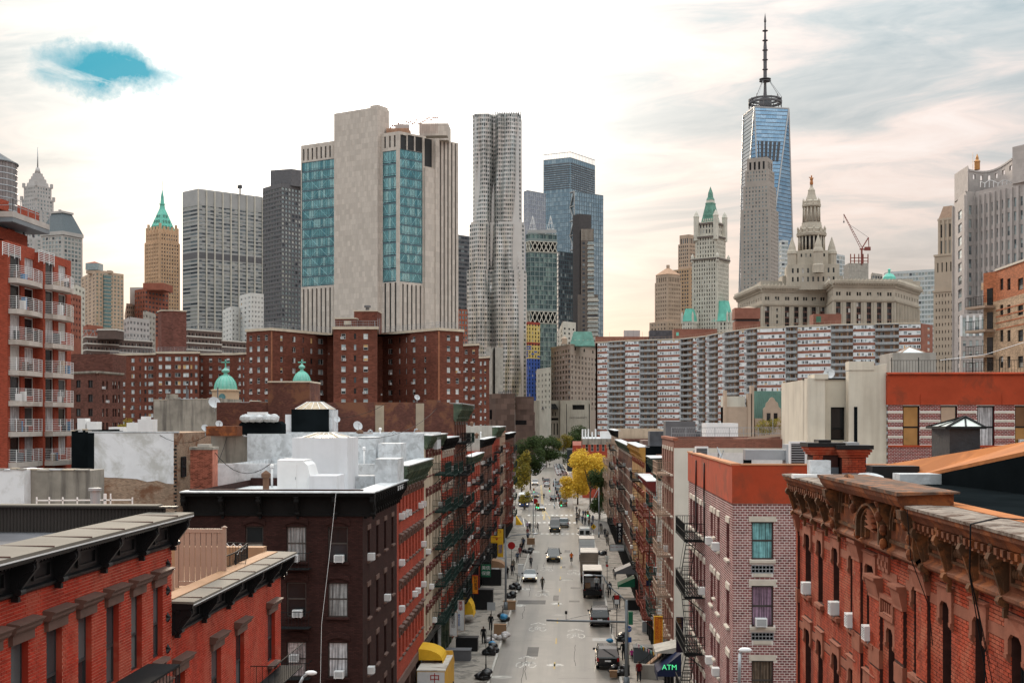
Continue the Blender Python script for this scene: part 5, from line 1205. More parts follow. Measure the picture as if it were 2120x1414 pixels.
 def bike(px,py):
  c=G(px,py);
  for s in(-.55,.55):
   for i in range(10):
    a,b=i*.6283,(i+1)*.6283;mb.poly([(c.x+s+.38*math.cos(a),c.y+1.3*math.sin(a),Z0),(c.x+s+.38*math.cos(b),c.y+1.3*math.sin(b),Z0),(c.x+s+.26*math.cos(b),c.y+.9*math.sin(b),Z0),(c.x+s+.26*math.cos(a),c.y+.9*math.sin(a),Z0)],paint_w)
  rect(c.x-.5,c.x+.5,c.y+.8,c.y+1.3,paint_w);rect(c.x-.1,c.x+.05,c.y-.3,c.y+1.9,paint_w)
  for s in(-1,1):mb.poly([(c.x,c.y+4.4,Z0),(c.x+s*.8,c.y+3.2,Z0),(c.x+s*.8,c.y+2.6,Z0),(c.x,c.y+3.8,Z0)],paint_w)
 for p in((1113,1302),(1192,1316),(1124,1231),(1188,1187),(1132,1180),(1089,1376)):bike(*p)
 for px,py,w,d,m in((1149,1376,1.6,1.2,paint_w),(1153,1249,1.5,1.6,paint_w),(1155,1273,1.4,1.2,kerbm),(1174,1200,1.6,1.6,kerbm),(1037,1401,1.9,1.3,kerbm),(1088,1219,1.3,1.5,paint_w),(1078,1253,1.2,1.6,paint_w),(1110,1142,1.3,1.8,paint_w)):
  c=G(px,py);mb.poly([(c.x+w/2*math.cos(i*.524),c.y+d/2*math.sin(i*.524),Z0) for i in range(12)],m)
 structure('road_marking',mb)
 mb=MB()
 for a,b,c,d in((1070,1129,1242,1250),(1178,1200,1242.5,1246),(1158,1186,1198,1201),(1228,1264,1244,1252)):
  p,q=G(a,d),G(c if False else b,d);y1=GY((a+b)/2,c);mb.poly([(p.x,p.y,.003),(q.x,p.y,.003),(q.x,y1,.003),(p.x,y1,.003)],old_asphalt)
 rr=random.Random(9)
 for i in range(6):
  x,y,w,d=rr.uniform(KL+.5,KR-1.5),rr.uniform(100,235),rr.uniform(.5,1.6),rr.uniform(1.0,5);mb.poly([(x,y,.0015+i*5e-5),(x+w,y,.0015+i*5e-5),(x+w,y+d,.0015+i*5e-5),(x,y+d,.0015+i*5e-5)],old_asphalt)
 for i in range(22):
  x,y=rr.uniform(KL+.3,KR-.3),rr.uniform(98,230);a=rr.choice((0,1))
  for k in range(8):
   x2,y2=x+rr.uniform(-.12,.12)+a*.5,y+(1-a)*1.3+rr.uniform(-.2,.2);mb.poly([(x,y,.0026),(x+.05,y+.05,.0026),(x2+.05,y2+.05,.0026),(x2,y2,.0026)],black_trim_);x,y=x2,y2
 structure('road_patch',mb)
 mb=MB();p,q=G(1227,1327),G(1256,1327);y1=GY(1240,1320);mb.box(p.x,q.x,p.y,y1,-.01,.006,kerbm)
 for i in range(9):x=p.x+(q.x-p.x)*(i+.3)/9;mb.box(x,x+.06,p.y+.15,y1-.15,.0062,.02,grey_metal)
 structure('road_grate',mb)
ground()
#  bricks one by one
def brick_wall(root,fr,u0,u1,z0,z1,holes,bl,bh,mort,m,proud=.012,single=300,pmax=1425,row0=0):
 bm,full=[],[];nrow=int((z1-z0)/(bh+mort))
 for r_ in range(nrow):
  a=z1-(r_+1)*(bh+mort);b=a+bh;zc=(a+b)/2
  cut=sorted((h[0],h[1]) for h in holes if h[2]-.5*bh<zc<h[3]+.5*bh)
  free,u=[],u0
  for p,q in cut:
   if p>u:free.append((u,p))
   u=max(u,q)
  if u<u1:free.append((u,u1))
  for p,q in free:
   step=bl+mort;k0=math.floor((p-u0)/step)-1;off=.5*step*(r_%2)
   k=k0
   while True:
    s=u0+off+k*step;e=s+bl;k+=1
    if s>q:break
    s2,e2=max(s,p),min(e,q)
    if e2-s2<.035:continue
    c=fr.p((s2+e2)/2,0,zc);d=-S_*c.x+C_*c.y
    if d<2:continue
    px,py=proj(c)
    if px<-80 or px>2200 or py>pmax+30:continue
    jit=RN.uniform(-.003,.004)
    if e2-s2>bl-1e-4 and-5<px<2125 and py<pmax:
     p0,p1=proj(fr.p(s2,0,zc)),proj(fr.p(e2,0,zc));full.append((abs(p1[0]-p0[0])/d,s2,e2,a,b,jit))
    else:bm.append((s2,e2,a,b,jit))
 full.sort(key=lambda t:-t[0]);one=full[:single];bm+=[t[1:] for t in full[single:]]
 q=MB();q.hexa([(-bl/2,-1,0),(bl/2,-1,0),(bl/2,0,0),(-bl/2,0,0),(-bl/2,-1,bh),(bl/2,-1,bh),(bl/2,0,bh),(-bl/2,0,bh)],m);me=q.mesh('brick')
 for _,s,e,a,b,j in one:inst('brick',me,root,fr.p((s+e)/2,0,a),fr.a,(1,proud+j+.006,1))
 if bm:
  A=np.array(bm);N=len(A);pr=proud+A[:,4]
  def P(u,n,z):return np.stack([fr.o.x+fr.U.x*u+fr.N.x*n,fr.o.y+fr.U.y*u+fr.N.y*n,z],1)
  zero=np.zeros(N);o=np.array(BASE[root])
  V=np.stack([P(A[:,0],pr,A[:,2]),P(A[:,1],pr,A[:,2]),P(A[:,1],pr,A[:,3]),P(A[:,0],pr,A[:,3]),P(A[:,0],zero,A[:,2]),P(A[:,1],zero,A[:,2]),P(A[:,1],zero,A[:,3]),P(A[:,0],zero,A[:,3])],1).reshape(-1,3)-o
  fq=np.array([[0,1,2,3],[0,4,5,1],[1,5,6,2],[2,6,7,3],[3,7,4,0]]);Fq=(np.arange(N)[:,None,None]*8+fq[None]).reshape(-1,4)
  me=bpy.data.meshes.new('brick');me.from_pydata(V.tolist(),[],Fq.tolist());me.materials.append(m);me.update()
  ob=bpy.data.objects.new('brick',me);COL.objects.link(ob);ob.parent=root;ob['kind']='stuff';BASE[ob]=BASE[root]
def curtainm(name,col):return mt('curtain_'+name,col,.8,.3,6)
PANE={}
def near_window(root,fr,h,depth,frame,glass,curtain=None,rail=.5,ac=False,t=.055,bars=0):
 """window > pane, pane, curtain: frame set back in its opening"""
 a,b,c,d=h;w,hh=b-a,d-c;key=('nw',round(w,2),round(hh,2),frame.name,rail)
 if key not in PANE:
  q=MB();q.fbox(L0,-w/2,-w/2+t,-.06,.03,0,hh,frame);q.fbox(L0,w/2-t,w/2,-.06,.03,0,hh,frame);q.fbox(L0,-w/2+t,w/2-t,-.06,.03,0,t,frame);q.fbox(L0,-w/2+t,w/2-t,-.06,.03,hh-t,hh,frame);q.fbox(L0,-w/2+t,w/2-t,-.05,.045,hh*rail-t*.6,hh*rail+t*.6,frame)
  PANE[key]=q.mesh('window')
  q=MB();q.fbox(L0,-w/2+t,w/2-t,-.012,-.004,t,hh*rail-t*.6,glass);PANE[key+('l',)]=q
  q=MB();q.fbox(L0,-w/2+t,w/2-t,.010,.018,hh*rail+t*.6,hh-t,glass);PANE[key+('u',)]=q
 o=inst('window',PANE[key],root,fr.p((a+b)/2,-depth,c),fr.a)
 for s in('l','u'):
  k=key+(s,glass.name)
  if k not in PANE:
   q=PANE[key+(s,)];r=MB();r.v,r.f,r.m,r.sm,r.mats=list(q.v),list(q.f),list(q.m),list(q.sm),[glass];PANE[k]=r.mesh('pane')
  sub('pane',PANE[k],o)
 if curtain:
  q=MB();n=12
  for i in range(n):u0,u1=-w/2+t+(w-2*t)*i/n,-w/2+t+(w-2*t)*(i+1)/n;q.poly([(u0,-.022-.0*(i%2),hh*.06),(u1,-.022,hh*.06),(u1,-.022,hh-t),(u0,-.022,hh-t)],curtain)
  q2=MB()
  for i in range(n):u0,u1=-w/2+t+(w-2*t)*i/n,-w/2+t+(w-2*t)*(i+1)/n;n0,n1=(-.024,-.034) if i%2 else(-.034,-.024);q2.poly([(u0,n0,t),(u1,n1,t),(u1,n1,hh-t),(u0,n0,hh-t)],curtain)
  sub('curtain',q2.mesh('curtain'),o)
 return o
def ac_unit():
 if 'ac' not in PANE:
  q=MB();q.box(-.31,.31,-.42,.05,0,.43,white_paint);q.fquad(L0,-.26,.26,.05,.38,.425,mt('ac_grille',(.20,.21,.22),.6,.1))
  for i in range(6):q.box(-.26,.26,-.435,-.424,.07+i*.05,.085+i*.05,white_paint)
  q.box(-.25,-.2,-.3,0,-.08,0,grey_metal);q.box(.2,.25,-.3,0,-.08,0,grey_metal);PANE['ac']=q.mesh('air_conditioner')
 return PANE['ac']
def put_ac(root,fr,u,z,n=.0):return inst('air_conditioner',ac_unit(),root,fr.p(u,n,z),fr.a,(.85,.8,.9))
def console(key,w,h,out,m):
 """a scrolled cornice bracket: w wide, h tall, reaching out"""
 if('con',key) not in PANE:
  q=MB();pts=[(0,0),(0,h)]+[(out,h),(out,h*.86),(out*.92,h*.72),(out*.6,h*.60),(out*.38,h*.45),(out*.30,h*.25),(out*.34,h*.12),(out*.2,.0)]
  q.fprof(L0,-w/2,w/2,pts,m);q.fprof(L0,-w*.28,w*.28,[(out*.3,h*.1),(out*1.08,h*.74),(out*1.08,h*.92),(out*.3,h*.5)],m)
  [q.fprof(L0,-w*.62,w*.62,[(n_+r_*math.cos(t*.785),z_+r_*math.sin(t*.785)) for t in range(8)],m) for n_,z_,r_ in((out*.86,h*.77,h*.12),(out*.36,h*.12,h*.09))];q.fbox(L0,-w*.65,w*.65,0,out*1.1,h*.93,h*1.0,m);q.fbox(L0,-w*.3,w*.3,0,out*.3,-h*.14,.0,m);PANE[('con',key)]=q.mesh('bracket')
 return PANE[('con',key)]
def rosette(m):
 if('ros',m.name) not in PANE:
  q=MB();A=[]
  for r0,y0,r1,y1 in((.17,-.0,.17,-.05),(.17,-.05,.13,-.075),(.13,-.075,.11,-.04),(.11,-.04,.05,-.05),(.05,-.05,.04,-.09),(.04,-.09,.001,-.10)):
   q.prism([(r0*math.cos(i*.524),y0,r0*1.25*math.sin(i*.524)) for i in range(12)],[(r1*math.cos(i*.524),y1,r1*1.25*math.sin(i*.524)) for i in range(12)],m,False)
  PANE[('ros',m.name)]=q.mesh('rosette')
 return PANE[('ros',m.name)]
 #  left foreground: two red brick houses
red_brick=M('painted_red_brick',(.43,.043,.023),.78,.2,1.2,.3,30,island=.2,stain=(.42,.075,.045),sscale=.9,streak=.55,streakcol=(.20,.035,.025))
red_joint=M('pale_mortar',(.52,.20,.14),.9,.25,3)
brown_trim=M('brown_painted_stone',(.125,.068,.052),.7,.2,2)
black_trim=M('black_gloss_cornice',(.008,.0085,.010),.42,.3,2,spec=.3)
cap_metal=M('cap_flashing',(.19,.17,.145),.85,.15,.6)
tan_deck=M('tan_composite',(.36,.215,.13),.8,.1,1)
tan_vinyl=M('tan_vinyl',(.36,.24,.185),.5,.06,1)
grey_glass=GL('grey_window_glass',[(0,(.05,.06,.065)),(.35,(.10,.115,.12)),(.65,(.028,.032,.035)),(.85,(.16,.18,.18))],rough=.1)
def left_house(label,Y0,Y1,zt,zb,wins,zhead,hgt,brpx,lastb):
 f=Fr((XL,Y0),LEFT);w=Y1-Y0;r=thing('brick_row_house',label,'house',(XL,Y0,0));zc=zt-.95
 holes=[(f.u(a),f.u(b),zhead-hgt-k*3.1,zhead-k*3.1) for a,b in wins for k in range(2)]
 mb=MB();wall(mb,f,0,w,0,zt-.1,holes,.22,red_joint,mr=red_brick);mb.poly([(XL,Y1,0),(XL-9,Y1,0),(XL-9,Y1,zt-.1),(XL,Y1,zt-.1)],red_joint);mb.poly([(XL,Y0,0),(XL-9,Y0,0),(XL-9,Y0,zt),(XL,Y0,zt)],red_joint);part('wall',mb,r)
 hood=[(h[0]-.14,h[1]+.14,h[3]-.02,h[3]+.42) for h in holes]
 brick_wall(r,f,0,w,max(0,zc-7.5),zc,holes+hood,.205,.058,.018,red_brick,.006)
 for h in holes:
  near_window(r,f,h,.17,mt('charcoal_sash',(.03,.031,.033),.5),grey_glass,rail=.46)
  mb=MB();a,b,z=h[0]-.16,h[1]+.16,h[3];mb.fprof(f,a+.05,b-.05,[(0,z-.02),(.10,z-.02),(.10,z+.17),(.16,z+.22),(0,z+.22)],brown_trim);mb.fprof(f,a-.06,b+.06,[(0,z+.22),(.17,z+.22),(.22,z+.27),(.22,z+.32),(.30,z+.40),(.30,z+.42),(0,z+.46)],brown_trim);part('lintel',mb,r)
  mb=MB();z=h[2];mb.fprof(f,h[0]-.1,h[1]+.1,[(-.1,z),(.19,z-.03),(.21,z-.11),(0,z-.13)],brown_trim)
  for u in(h[0]+.05,h[1]-.17):mb.fprof(f,u,u+.12,[(0,z-.13),(.16,z-.13),(.10,z-.27),(0,z-.34)],brown_trim)
  part('sill',mb,r)
 mb=MB();o=.62
 mb.fprof(f,0,w,[(0,zc),(.06,zc),(.12,zc+.05),(.12,zc+.10),(.05,zc+.14),(.05,zt-.30),(.10,zt-.26),(.10,zt-.22),(o-.08,zt-.2),(o-.02,zt-.14),(o,zt-.06),(o,zt-.02),(0,zt-.02)],black_trim)
 part('cornice',mb,r);mb=MB();mb.fprof(f,-.02,w+.02,[(o+.03,zt-.05),(o+.03,zt+.02),(-.55,zt+.05),(-.55,zt)],cap_metal);mb.fbox(f,0,w,o+.012,o+.034,zt-.085,zt-.052,white_paint)
 for i in range(int(w/2.1)):mb.fbox(f,i*2.1+.8,i*2.1+.82,-.5,o+.036,zt+.02,zt+.055,brown_trim)
 part('cornice_cap',mb,r)
 us=[f.u(p) for p in brpx]
 for u in us:inst('bracket',console('blk',.20,.80,.50,black_trim),r,f.p(u,.05,zc+.02),f.a)
 for a,b in zip(us,us[1:]):
  inst('rosette',rosette(black_trim),r,f.p(a+(b-a)*.25,.05,zc+.42),f.a)
  mb=MB();p,q=a+(b-a)*.42,b-(b-a)*.17;z0,z1=zc+.22,zt-.36
  for x0,x1,y0,y1 in((p,q,z0,z0+.05),(p,q,z1-.05,z1),(p,p+.05,z0+.05,z1-.05),(q-.05,q,z0+.05,z1-.05)):mb.fbox(f,x0,x1,.05,.11,y0,y1,black_trim)
  part('frieze_panel',mb,r)
 mb=MB()
 for i in range(int(w/.16)):mb.fbox(f,i*.16,i*.16+.08,.1,.22,zt-.32,zt-.235,black_trim)
 part('dentils',mb,r,kind='stuff');return r,f
def stars(r,f,px,rows):
 for y in rows:
  mb=MB();u,z=f.u(px),f.z(px,y);c=f.p(u,.13,z);n=10;ring=[f.p(u+(.13 if i%2==0 else .06)*math.cos(i*.628),.015,z+(.17 if i%2==0 else .07)*math.sin(i*.628)) for i in range(n)]
  for i in range(n):mb.poly([ring[i],ring[(i+1)%n],c],black_trim)
  part('wall_anchor',mb,r)
def left_foreground():
 Y1=YX(355,XL);Y2=YX(581,XL);Y0=17.0
 f=Fr((XL,Y0),LEFT);zt=GZ(355,1062,Y1)
 r,f=left_house('red brick house at bottom left with bracketed black cornice and hooded brown lintels',Y0,Y1,zt,0,[(-120,-68),(-48,-8),(22,58.5),(95.7,128.8),(161.6,189.6),(220,246),(271.6,293.6),(316.7,336.6)],f.z(326,1211),2.05,(-110,20,110,205,284,350),0)
 stars(r,f,345,(1168,1222,1278,1343));mb=MB();zr=zt-.55
 mb.poly([(XL-9,Y0,zr),(XL-.5,Y0,zr),(XL-.5,Y1,zr),(XL-9,Y1,zr)],tar_roof);part('roof',mb,r)
 corr=M('dark_corrugated_steel',(.045,.038,.034),.5,.15,.6);mb=MB();zp=GZ(180,1050,Y1);n=90;x0,x1=XL-9,XL-.1
 for i in range(n):
  a,b=x0+(x1-x0)*i/n,x0+(x1-x0)*(i+1)/n;m_=(a+b)/2;mb.poly([(a,Y1-.2,zr),(m_,Y1-.25,zr),(m_,Y1-.25,zp),(a,Y1-.2,zp)],corr);mb.poly([(m_,Y1-.25,zr),(b,Y1-.2,zr),(b,Y1-.2,zp),(m_,Y1-.25,zp)],corr)
 mb.box(x0,x1+.3,Y1-.32,Y1+.05,zp,zp+.05,corr);part('corrugated_parapet',mb,r);mb=MB();mb.box(x0,XL-.3,Y1-.36,Y1+.16,zp+.053,zp+.09,cap_metal);part('parapet_cap',mb,r)
 mb=MB();u=f.u(210);z=f.z(250,1405)
 mb.fbox(f,f.u(205),f.u(305),.02,.9,z-.06,z,black_iron)
 for i in range(14):t=f.u(205)+(f.u(305)-f.u(205))*i/13;mb.bar(f.p(t,.88,z-.9),f.p(t,.88,z),.012,black_iron)
 part('fire_escape_balcony',mb,r)
 f2=Fr((XL,Y1),LEFT);zt2=GZ(581,1143,Y2)
 r2,f2=left_house('lower red brick house with roof terrace, right of the bottom left house',Y1+.02,Y2,zt2,0,[(361,383),(437.5,457.5),(488,505.5),(554,569.5)],f2.z(561,1266),1.95,(359,415,466,512,551,579),0)
 zr=zt2-.5;mb=MB();mb.poly([(XL-9,Y1,zr),(XL-.4,Y1,zr),(XL-.4,Y2,zr),(XL-9,Y2,zr)],tan_deck);part('roof',mb,r2)
 mb=MB();mb.box(XL-.55,XL-.05,Y1+.3,Y2-.3,zr,zt2+.07,tan_deck);mb.box(XL-9,XL-.56,Y2-.6,Y2,zr,zt2+.25,tan_deck);part('terrace_parapet',mb,r2)
 y=Y1+7.0;x0,x1=GX(370,y),GX(461,y);zb,zt=GZ(400,1212,y),GZ(400,1094,y);s=thing('privacy_screen','tan vinyl privacy fence panel standing on the roof terrace','fence',((x0+x1)/2,y,zr))
 n=8
 me=MB();me.box(.012,(x1-x0)/n-.012,-.02,.02,0,zt-zb-.3,tan_vinyl);me=me.mesh('board')
 for i in range(n):inst('board',me,s,(x0+(x1-x0)*i/n,y,zb+.16),0)
 mb=MB();mb.box(x0,x1,y-.035,y+.035,zb,zb+.155,tan_vinyl);mb.box(x0,x1,y-.035,y+.035,zt-.135,zt,tan_vinyl);part('rail',mb,s)
 for x in(x0-.06,x1+.06):
  mb=MB();mb.box(x-.06,x+.06,y-.06,y+.06,zr,zt+.03,tan_vinyl);mb.box(x-.08,x+.08,y-.08,y+.08,zt+.031,zt+.06,tan_vinyl);mb.prism([(x-.07,y-.07,zt+.061),(x+.07,y-.07,zt+.061),(x+.07,y+.07,zt+.061),(x-.07,y+.07,zt+.061)],[(x,y,zt+.11+i*.001) for i in range(4)],tan_vinyl);part('post',mb,s)
 xs=GX(357,Y1+3);mb=MB();mb.box(xs-.06,xs+.06,Y1+2.9,Y1+3.02,zr,GZ(358,1180,Y1+3),tan_vinyl);mb.box(xs-.08,xs+.08,Y1+2.88,Y1+3.04,GZ(358,1180,Y1+3),GZ(358,1178,Y1+3),tan_vinyl);part('post',mb,s)
 q=thing('terrace_railing','black iron railing with string lights along the roof terrace','railing',(GX(490,y+2),y+2,zr));mb=MB();ya,yb=y+.4,y+5;xa,xb=GX(466,ya),GX(512,yb);z1=zr+1.05
 P=[Vector((GX(466,ya),ya,zr)),Vector((GX(488,ya+1.4),ya+1.4,zr)),Vector((GX(512,yb),yb,zr)),Vector((GX(470,yb+.3),yb+.3,zr))]
 for a,b in zip(P,P[1:]):
  up=Vector((0,0,1.02));mb.bar(a+up,b+up,.025,black_iron);mb.bar(a+up*.12,b+up*.12,.02,black_iron);m=max(3,int((b-a).length/.13))
  for i in range(m):c=a.lerp(b,i/m);mb.bar(c,c+up,.035 if i==0 else .009,black_iron)
 part('balusters',mb,q);mb=MB()
 for a,b in zip(P[1:],P[2:]):
  for i in range(9):c=a.lerp(b,i/9)+Vector((0,-.05,1.0-.12*math.sin(math.pi*(i%3)/3)));d=a.lerp(b,(i+1)/9)+Vector((0,-.05,1.0-.12*math.sin(math.pi*((i+1)%3)/3)));mb.bar(c,d,.012,white_paint)
 part('string_lights',mb,q)
 c=Vector((GX(476,ya+1.2),ya+1.2,zr));ch=thing('metal_chair','black metal terrace chair behind the privacy screen','chair',c);mb=MB()
 for dx in(0,.42):
  for dy in(0,.42):mb.bar(c+Vector((dx,dy,0)),c+Vector((dx,dy,.45)),.014,black_iron)
  mb.bar(c+Vector((dx,.42,.45)),c+Vector((dx+.08,.5,.95)),.014,black_iron)
 part('legs',mb,ch);mb=MB();mb.box(c.x,c.x+.42,c.y,c.y+.42,c.z+.44,c.z+.47,black_iron);part('seat',mb,ch);mb=MB()
 for i in range(5):mb.bar(c+Vector((.016*i,.42+.016*i,.5+.1*i)),c+Vector((.42+.016*i,.42+.016*i,.5+.1*i)),.01,black_iron)
 part('backrest',mb,ch)
 mb=MB();z=f2.z(560,1392)
 mb.fbox(f2,f2.u(520),f2.u(580),.02,.9,z-.06,z-.02,black_iron)
 for i in range(16):t=f2.u(518)+(f2.u(580)-f2.u(518))*i/15;mb.bar(f2.p(t,.9,z),f2.p(t,.9,z+.85),.012,black_iron)
 for i in range(5):mb.bar(f2.p(f2.u(518),.9*i/4,z),f2.p(f2.u(518),.9*i/4,z+.85),.012,black_iron)
 mb.bar(f2.p(f2.u(518),.9,z+.85),f2.p(f2.u(580),.9,z+.85),.02,black_iron);mb.bar(f2.p(f2.u(518),0,z+.85),f2.p(f2.u(518),.9,z+.85),.02,black_iron);part('fire_escape_balcony',mb,r2)
 y=Y1+6;mb=MB();c=(GX(197,y),y,zt2-1);z1=GZ(197,1016,y);mb.lathe((c[0],c[1],0),[(.16,c[2]),(.16,z1),(.22,z1+.01),(.22,GZ(197,1010,y)),(0,GZ(197,1009,y))],grey_metal,12);solo('flue_pipe',mb,'galvanised flue pipe rising behind the corrugated parapet at left','pipe',c)
 q=thing('roof_pipe_rail','low white pipe railing beyond the corrugated parapet at left','railing',(GX(170,y),y+2,zt2-1));mb=MB();z1=GZ(150,1036,y+2)
 mb.bar((GX(76,y+2),y+2,z1),(GX(274,y+2),y+2,z1+.03),.03,white_paint)
 for px in(76,102,130,160,206,216,219,229,274):mb.bar((GX(px,y+2),y+2,zt2-1),(GX(px,y+2),y+2,z1+(.12 if px<200 or px>270 else .25)),.03,white_paint)
 part('rail',mb,q)
left_foreground()
#  right foreground: ornate brick front
orn_brick=M('rust_red_brick',(.38,.058,.025),.8,.2,1.2,.3,30,island=.22,streak=.65,streakcol=(.10,.026,.018),stain=(.40,.11,.06),sscale=.8)
orn_joint=M('dark_mortar',(.055,.022,.018),.9,.3,3)
brownstone=M('brownstone',(.28,.10,.062),.8,.2,2,.3,12)
rust_metal=M('rusted_cornice_metal',(.145,.05,.025),.85,.35,1.8,.4,14,stain=(.28,.09,.032),sscale=1.4)
olive_metal=M('olive_cornice_metal',(.09,.044,.023),.85,.35,1.8,.3,14,stain=(.24,.09,.035),sscale=1.5)
orange_membrane=M('orange_roof_membrane',(.43,.155,.05),.8,.15,.6,.3,5,stain=(.34,.12,.04),sscale=.5)
def ornate_front():
 Y1=YX(1653,XR);Y0=14.0;f=Fr((XR,Y1),RIGHT);w=Y1-Y0;r=thing('ornate_brick_building','ornate red brick building at bottom right with rusty pressed metal cornice and shell pediment','building',(XR,Y1,0))
 zb=f.z(1653,1062);zt=zb+1.28;uP0,uP1=f.u(1748),f.u(1925);zp=zt+.28
 wp=[(1668,1679.4),(1694.5,1704),(1726,1738),(1761,1773.5),(1795,1812.7),(1893,1909),(1952,1970),(2019.8,2040.6),(2095,2122),(2185,2220)]
 zh=f.z(1668,1106);hh=1.86;fl=f.z(1668,1106)-f.z(1668,1300)
 holes=[(f.u(a),f.u(b),zh-hh-k*fl,zh-k*fl) for a,b in wp for k in range(3)]
 uc0,uc1=f.u(1828),f.u(1859);holes+=[(f.u(1840),f.u(1853),f.z(1846,1305)-1.9-k*fl,f.z(1846,1305)-k*fl) for k in range(2)]
 mb=MB();wall(mb,f,0,w,0,zb,holes,.26,orn_joint);mb.poly([(XR,Y1,0),(XR+14,Y1,0),(XR+14,Y1,zt-.4),(XR,Y1,zt-.4)],orn_joint);part('wall',mb,r)
 blocks=[]
 pil=[(0,.28)]+[(f.u(a),f.u(b)) for a,b in((1771,1787),(1806,1828),(1859,1877),(1904,1927))]
 zl=lambda k:zh-k*fl
 stone=MB()
 for h in holes:
  a,b,z=h[0],h[1],h[3];mb=MB()
  mb.fplate(f,[(a-.2,z-.32),(a-.02,z-.32),(a-.02,z-.06),(a+.12,z+.05),(b-.12,z+.05),(b+.02,z-.06),(b+.02,z-.32),(b+.2,z-.32),(b+.2,z+.32),(a-.2,z+.32)],0,.065,brownstone)
  mb.fprof(f,a-.23,b+.23,[(0,z+.32),(.08,z+.32),(.11,z+.37),(0,z+.39)],brownstone)
  for u in(a-.11,b+.11):mb.fprof(f,u-.07,u+.07,[(0,z-.32),(.085,z-.32),(.08,z-.40),(.03,z-.47),(0,z-.49)],brownstone)
  part('lintel',mb,r);mb=MB();z=h[2];mb.fprof(f,a-.14,b+.14,[(-.1,z),(.12,z-.03),(.12,z-.14),(0,z-.16)],brownstone)
  for u in(a,b):mb.fprof(f,u-.06,u+.06,[(0,z-.16),(.09,z-.16),(.04,z-.28),(0,z-.31)],brownstone)
  part('sill',mb,r);blocks.append((a-.2,b+.2,h[3]-.32,h[3]+.4));blocks.append((a-.14,b+.14,h[2]-.16,h[2]))
  near_window(r,f,h,.18,black_iron,glass_black,rail=.5)
 mb=MB()
 for k in range(3):
  z=zl(k);us=sorted([(h[0]-.2,h[1]+.2) for h in holes if abs(h[3]-z)<.01]+pil);u=0
  for p,q in us+[(w,w)]:
   if p>u+.02:mb.fbox(f,u+.003,p-.003,0,.022,z-.12,z+.1,brownstone);blocks.append((u,p,z-.12,z+.1))
   u=max(u,q)
 part('string_course',mb,r)
 for i,(p,q) in enumerate(pil):
  mb=MB();zc=zb-.02;nrm=.07
  if i in(2,3):zc=f.z(1810 if i==2 else 1868,1187 if i==2 else 1210)
  mb.fprof(f,p-.03,q+.03,[(0,zc),(.24,zc),(.24,zc-.08),(.19,zc-.14),(.15,zc-.34),(.11,zc-.5),(.11,zc-.56),(0,zc-.56)],brownstone)
  mb.fbox(f,p-.01,q+.01,0,nrm+.03,zl(0)-2.35,zl(0)-1.9,brownstone);part('pilaster_cap',mb,r)
  mb=MB();mb.fbox(f,p,q,.0,nrm,0,zc-.561,orn_joint);part('pilaster',mb,r)
  ff=Fr((f.o+f.N*nrm).xy,RIGHT);brick_wall(r,ff,p+.005,q-.005,zl(0)-7,zc-.57,[(p,q,zl(0)-2.36,zl(0)-1.89)],.2,.062,.012,orn_brick,.008,12)
  blocks.append((p-.02,q+.02,0,zc))
 brick_wall(r,f,0,w-1,zl(0)-6.5,zb-.02,holes+blocks,.205,.060,.017,orn_brick,.006)
 mb=MB();a,b=uc0+.06,uc1-.06;z1,z0=f.z(1840,1232),f.z(1840,1280)
 for p,q,c,d in((a,b,z0,z0+.1),(a,b,z1-.1,z1),(a,a+.1,z0+.1,z1-.1),(b-.1,b,z0+.1,z1-.1)):mb.fbox(f,p,q,0,.11,c,d,brownstone)
 for i in range(5):u=a+.16+i*(b-a-.3)/5;mb.bar(f.p(u,.04,z0+.15),f.p(u,.04,z1-.18),.04,brownstone)
 part('carved_panel',mb,r);mb=MB();z1,z0=f.z(1840,1152),f.z(1840,1185)
 for i in range(3):u=a-.3+i*.36;mb.fbox(f,u,u+.28,0,.07,z0,z1,brownstone);mb.fbox(f,u+.06,u+.22,.07,.1,z0+.12,z1-.12,brownstone)
 part('carved_panel',mb,r)
 def run(u0,u1,top,ends=False):
  mb=MB();o=.52
  mb.fprof(f,u0,u1,[(0,zb),(.14,zb),(.20,zb+.06),(.20,zb+.12),(.08,zb+.2),(.08,top-.42),(.14,top-.40),(.14,top-.34),(o-.16,top-.30),(o-.10,top-.2),(o-.02,top-.12),(o,top-.02),(o,top),(-.5,top)],rust_metal);part('cornice',mb,r)
  mb=MB();mb.fprof(f,u0-.02,u1+.02,[(o+.02,top-.03),(o+.03,top+.03),(.2,top+.05),(-.55,top+.02),(-.55,top+.004)],M('flaking_cap',(.24,.20,.17),.9,.4,3,.5,12,stain=(.09,.055,.04),sscale=2.2));part('cornice_cap',mb,r)
  n=max(2,round((u1-u0)/1.75));s=(u1-u0)/n
  for i in range(n+1):inst('bracket',console('orn',.15,1.12,.28,olive_metal),r,f.p(u0+.1+i*(u1-u0-.2)/n,.08,zb-.12),f.a)
  for i in range(n):
   a,b=u0+i*s+.34,u0+(i+1)*s-.24;z0,z1=zb+.32,top-.55;mb=MB()
   for p,q,c,d in((a,b,z0,z0+.05),(a,b,z1-.05,z1),(a,a+.05,z0+.05,z1-.05),(b-.05,b,z0+.05,z1-.05)):mb.fbox(f,p,q,.08,.15,c,d,olive_metal)
   m_=max(3,int((b-a)/.12))
   for j in range(m_):u=a+.1+(b-a-.2)*j/(m_-1);mb.blob(f.p(u,.1,(z0+z1)/2),.045,.05,.09,olive_metal,j,6,4,.1)
   part('frieze_panel',mb,r)
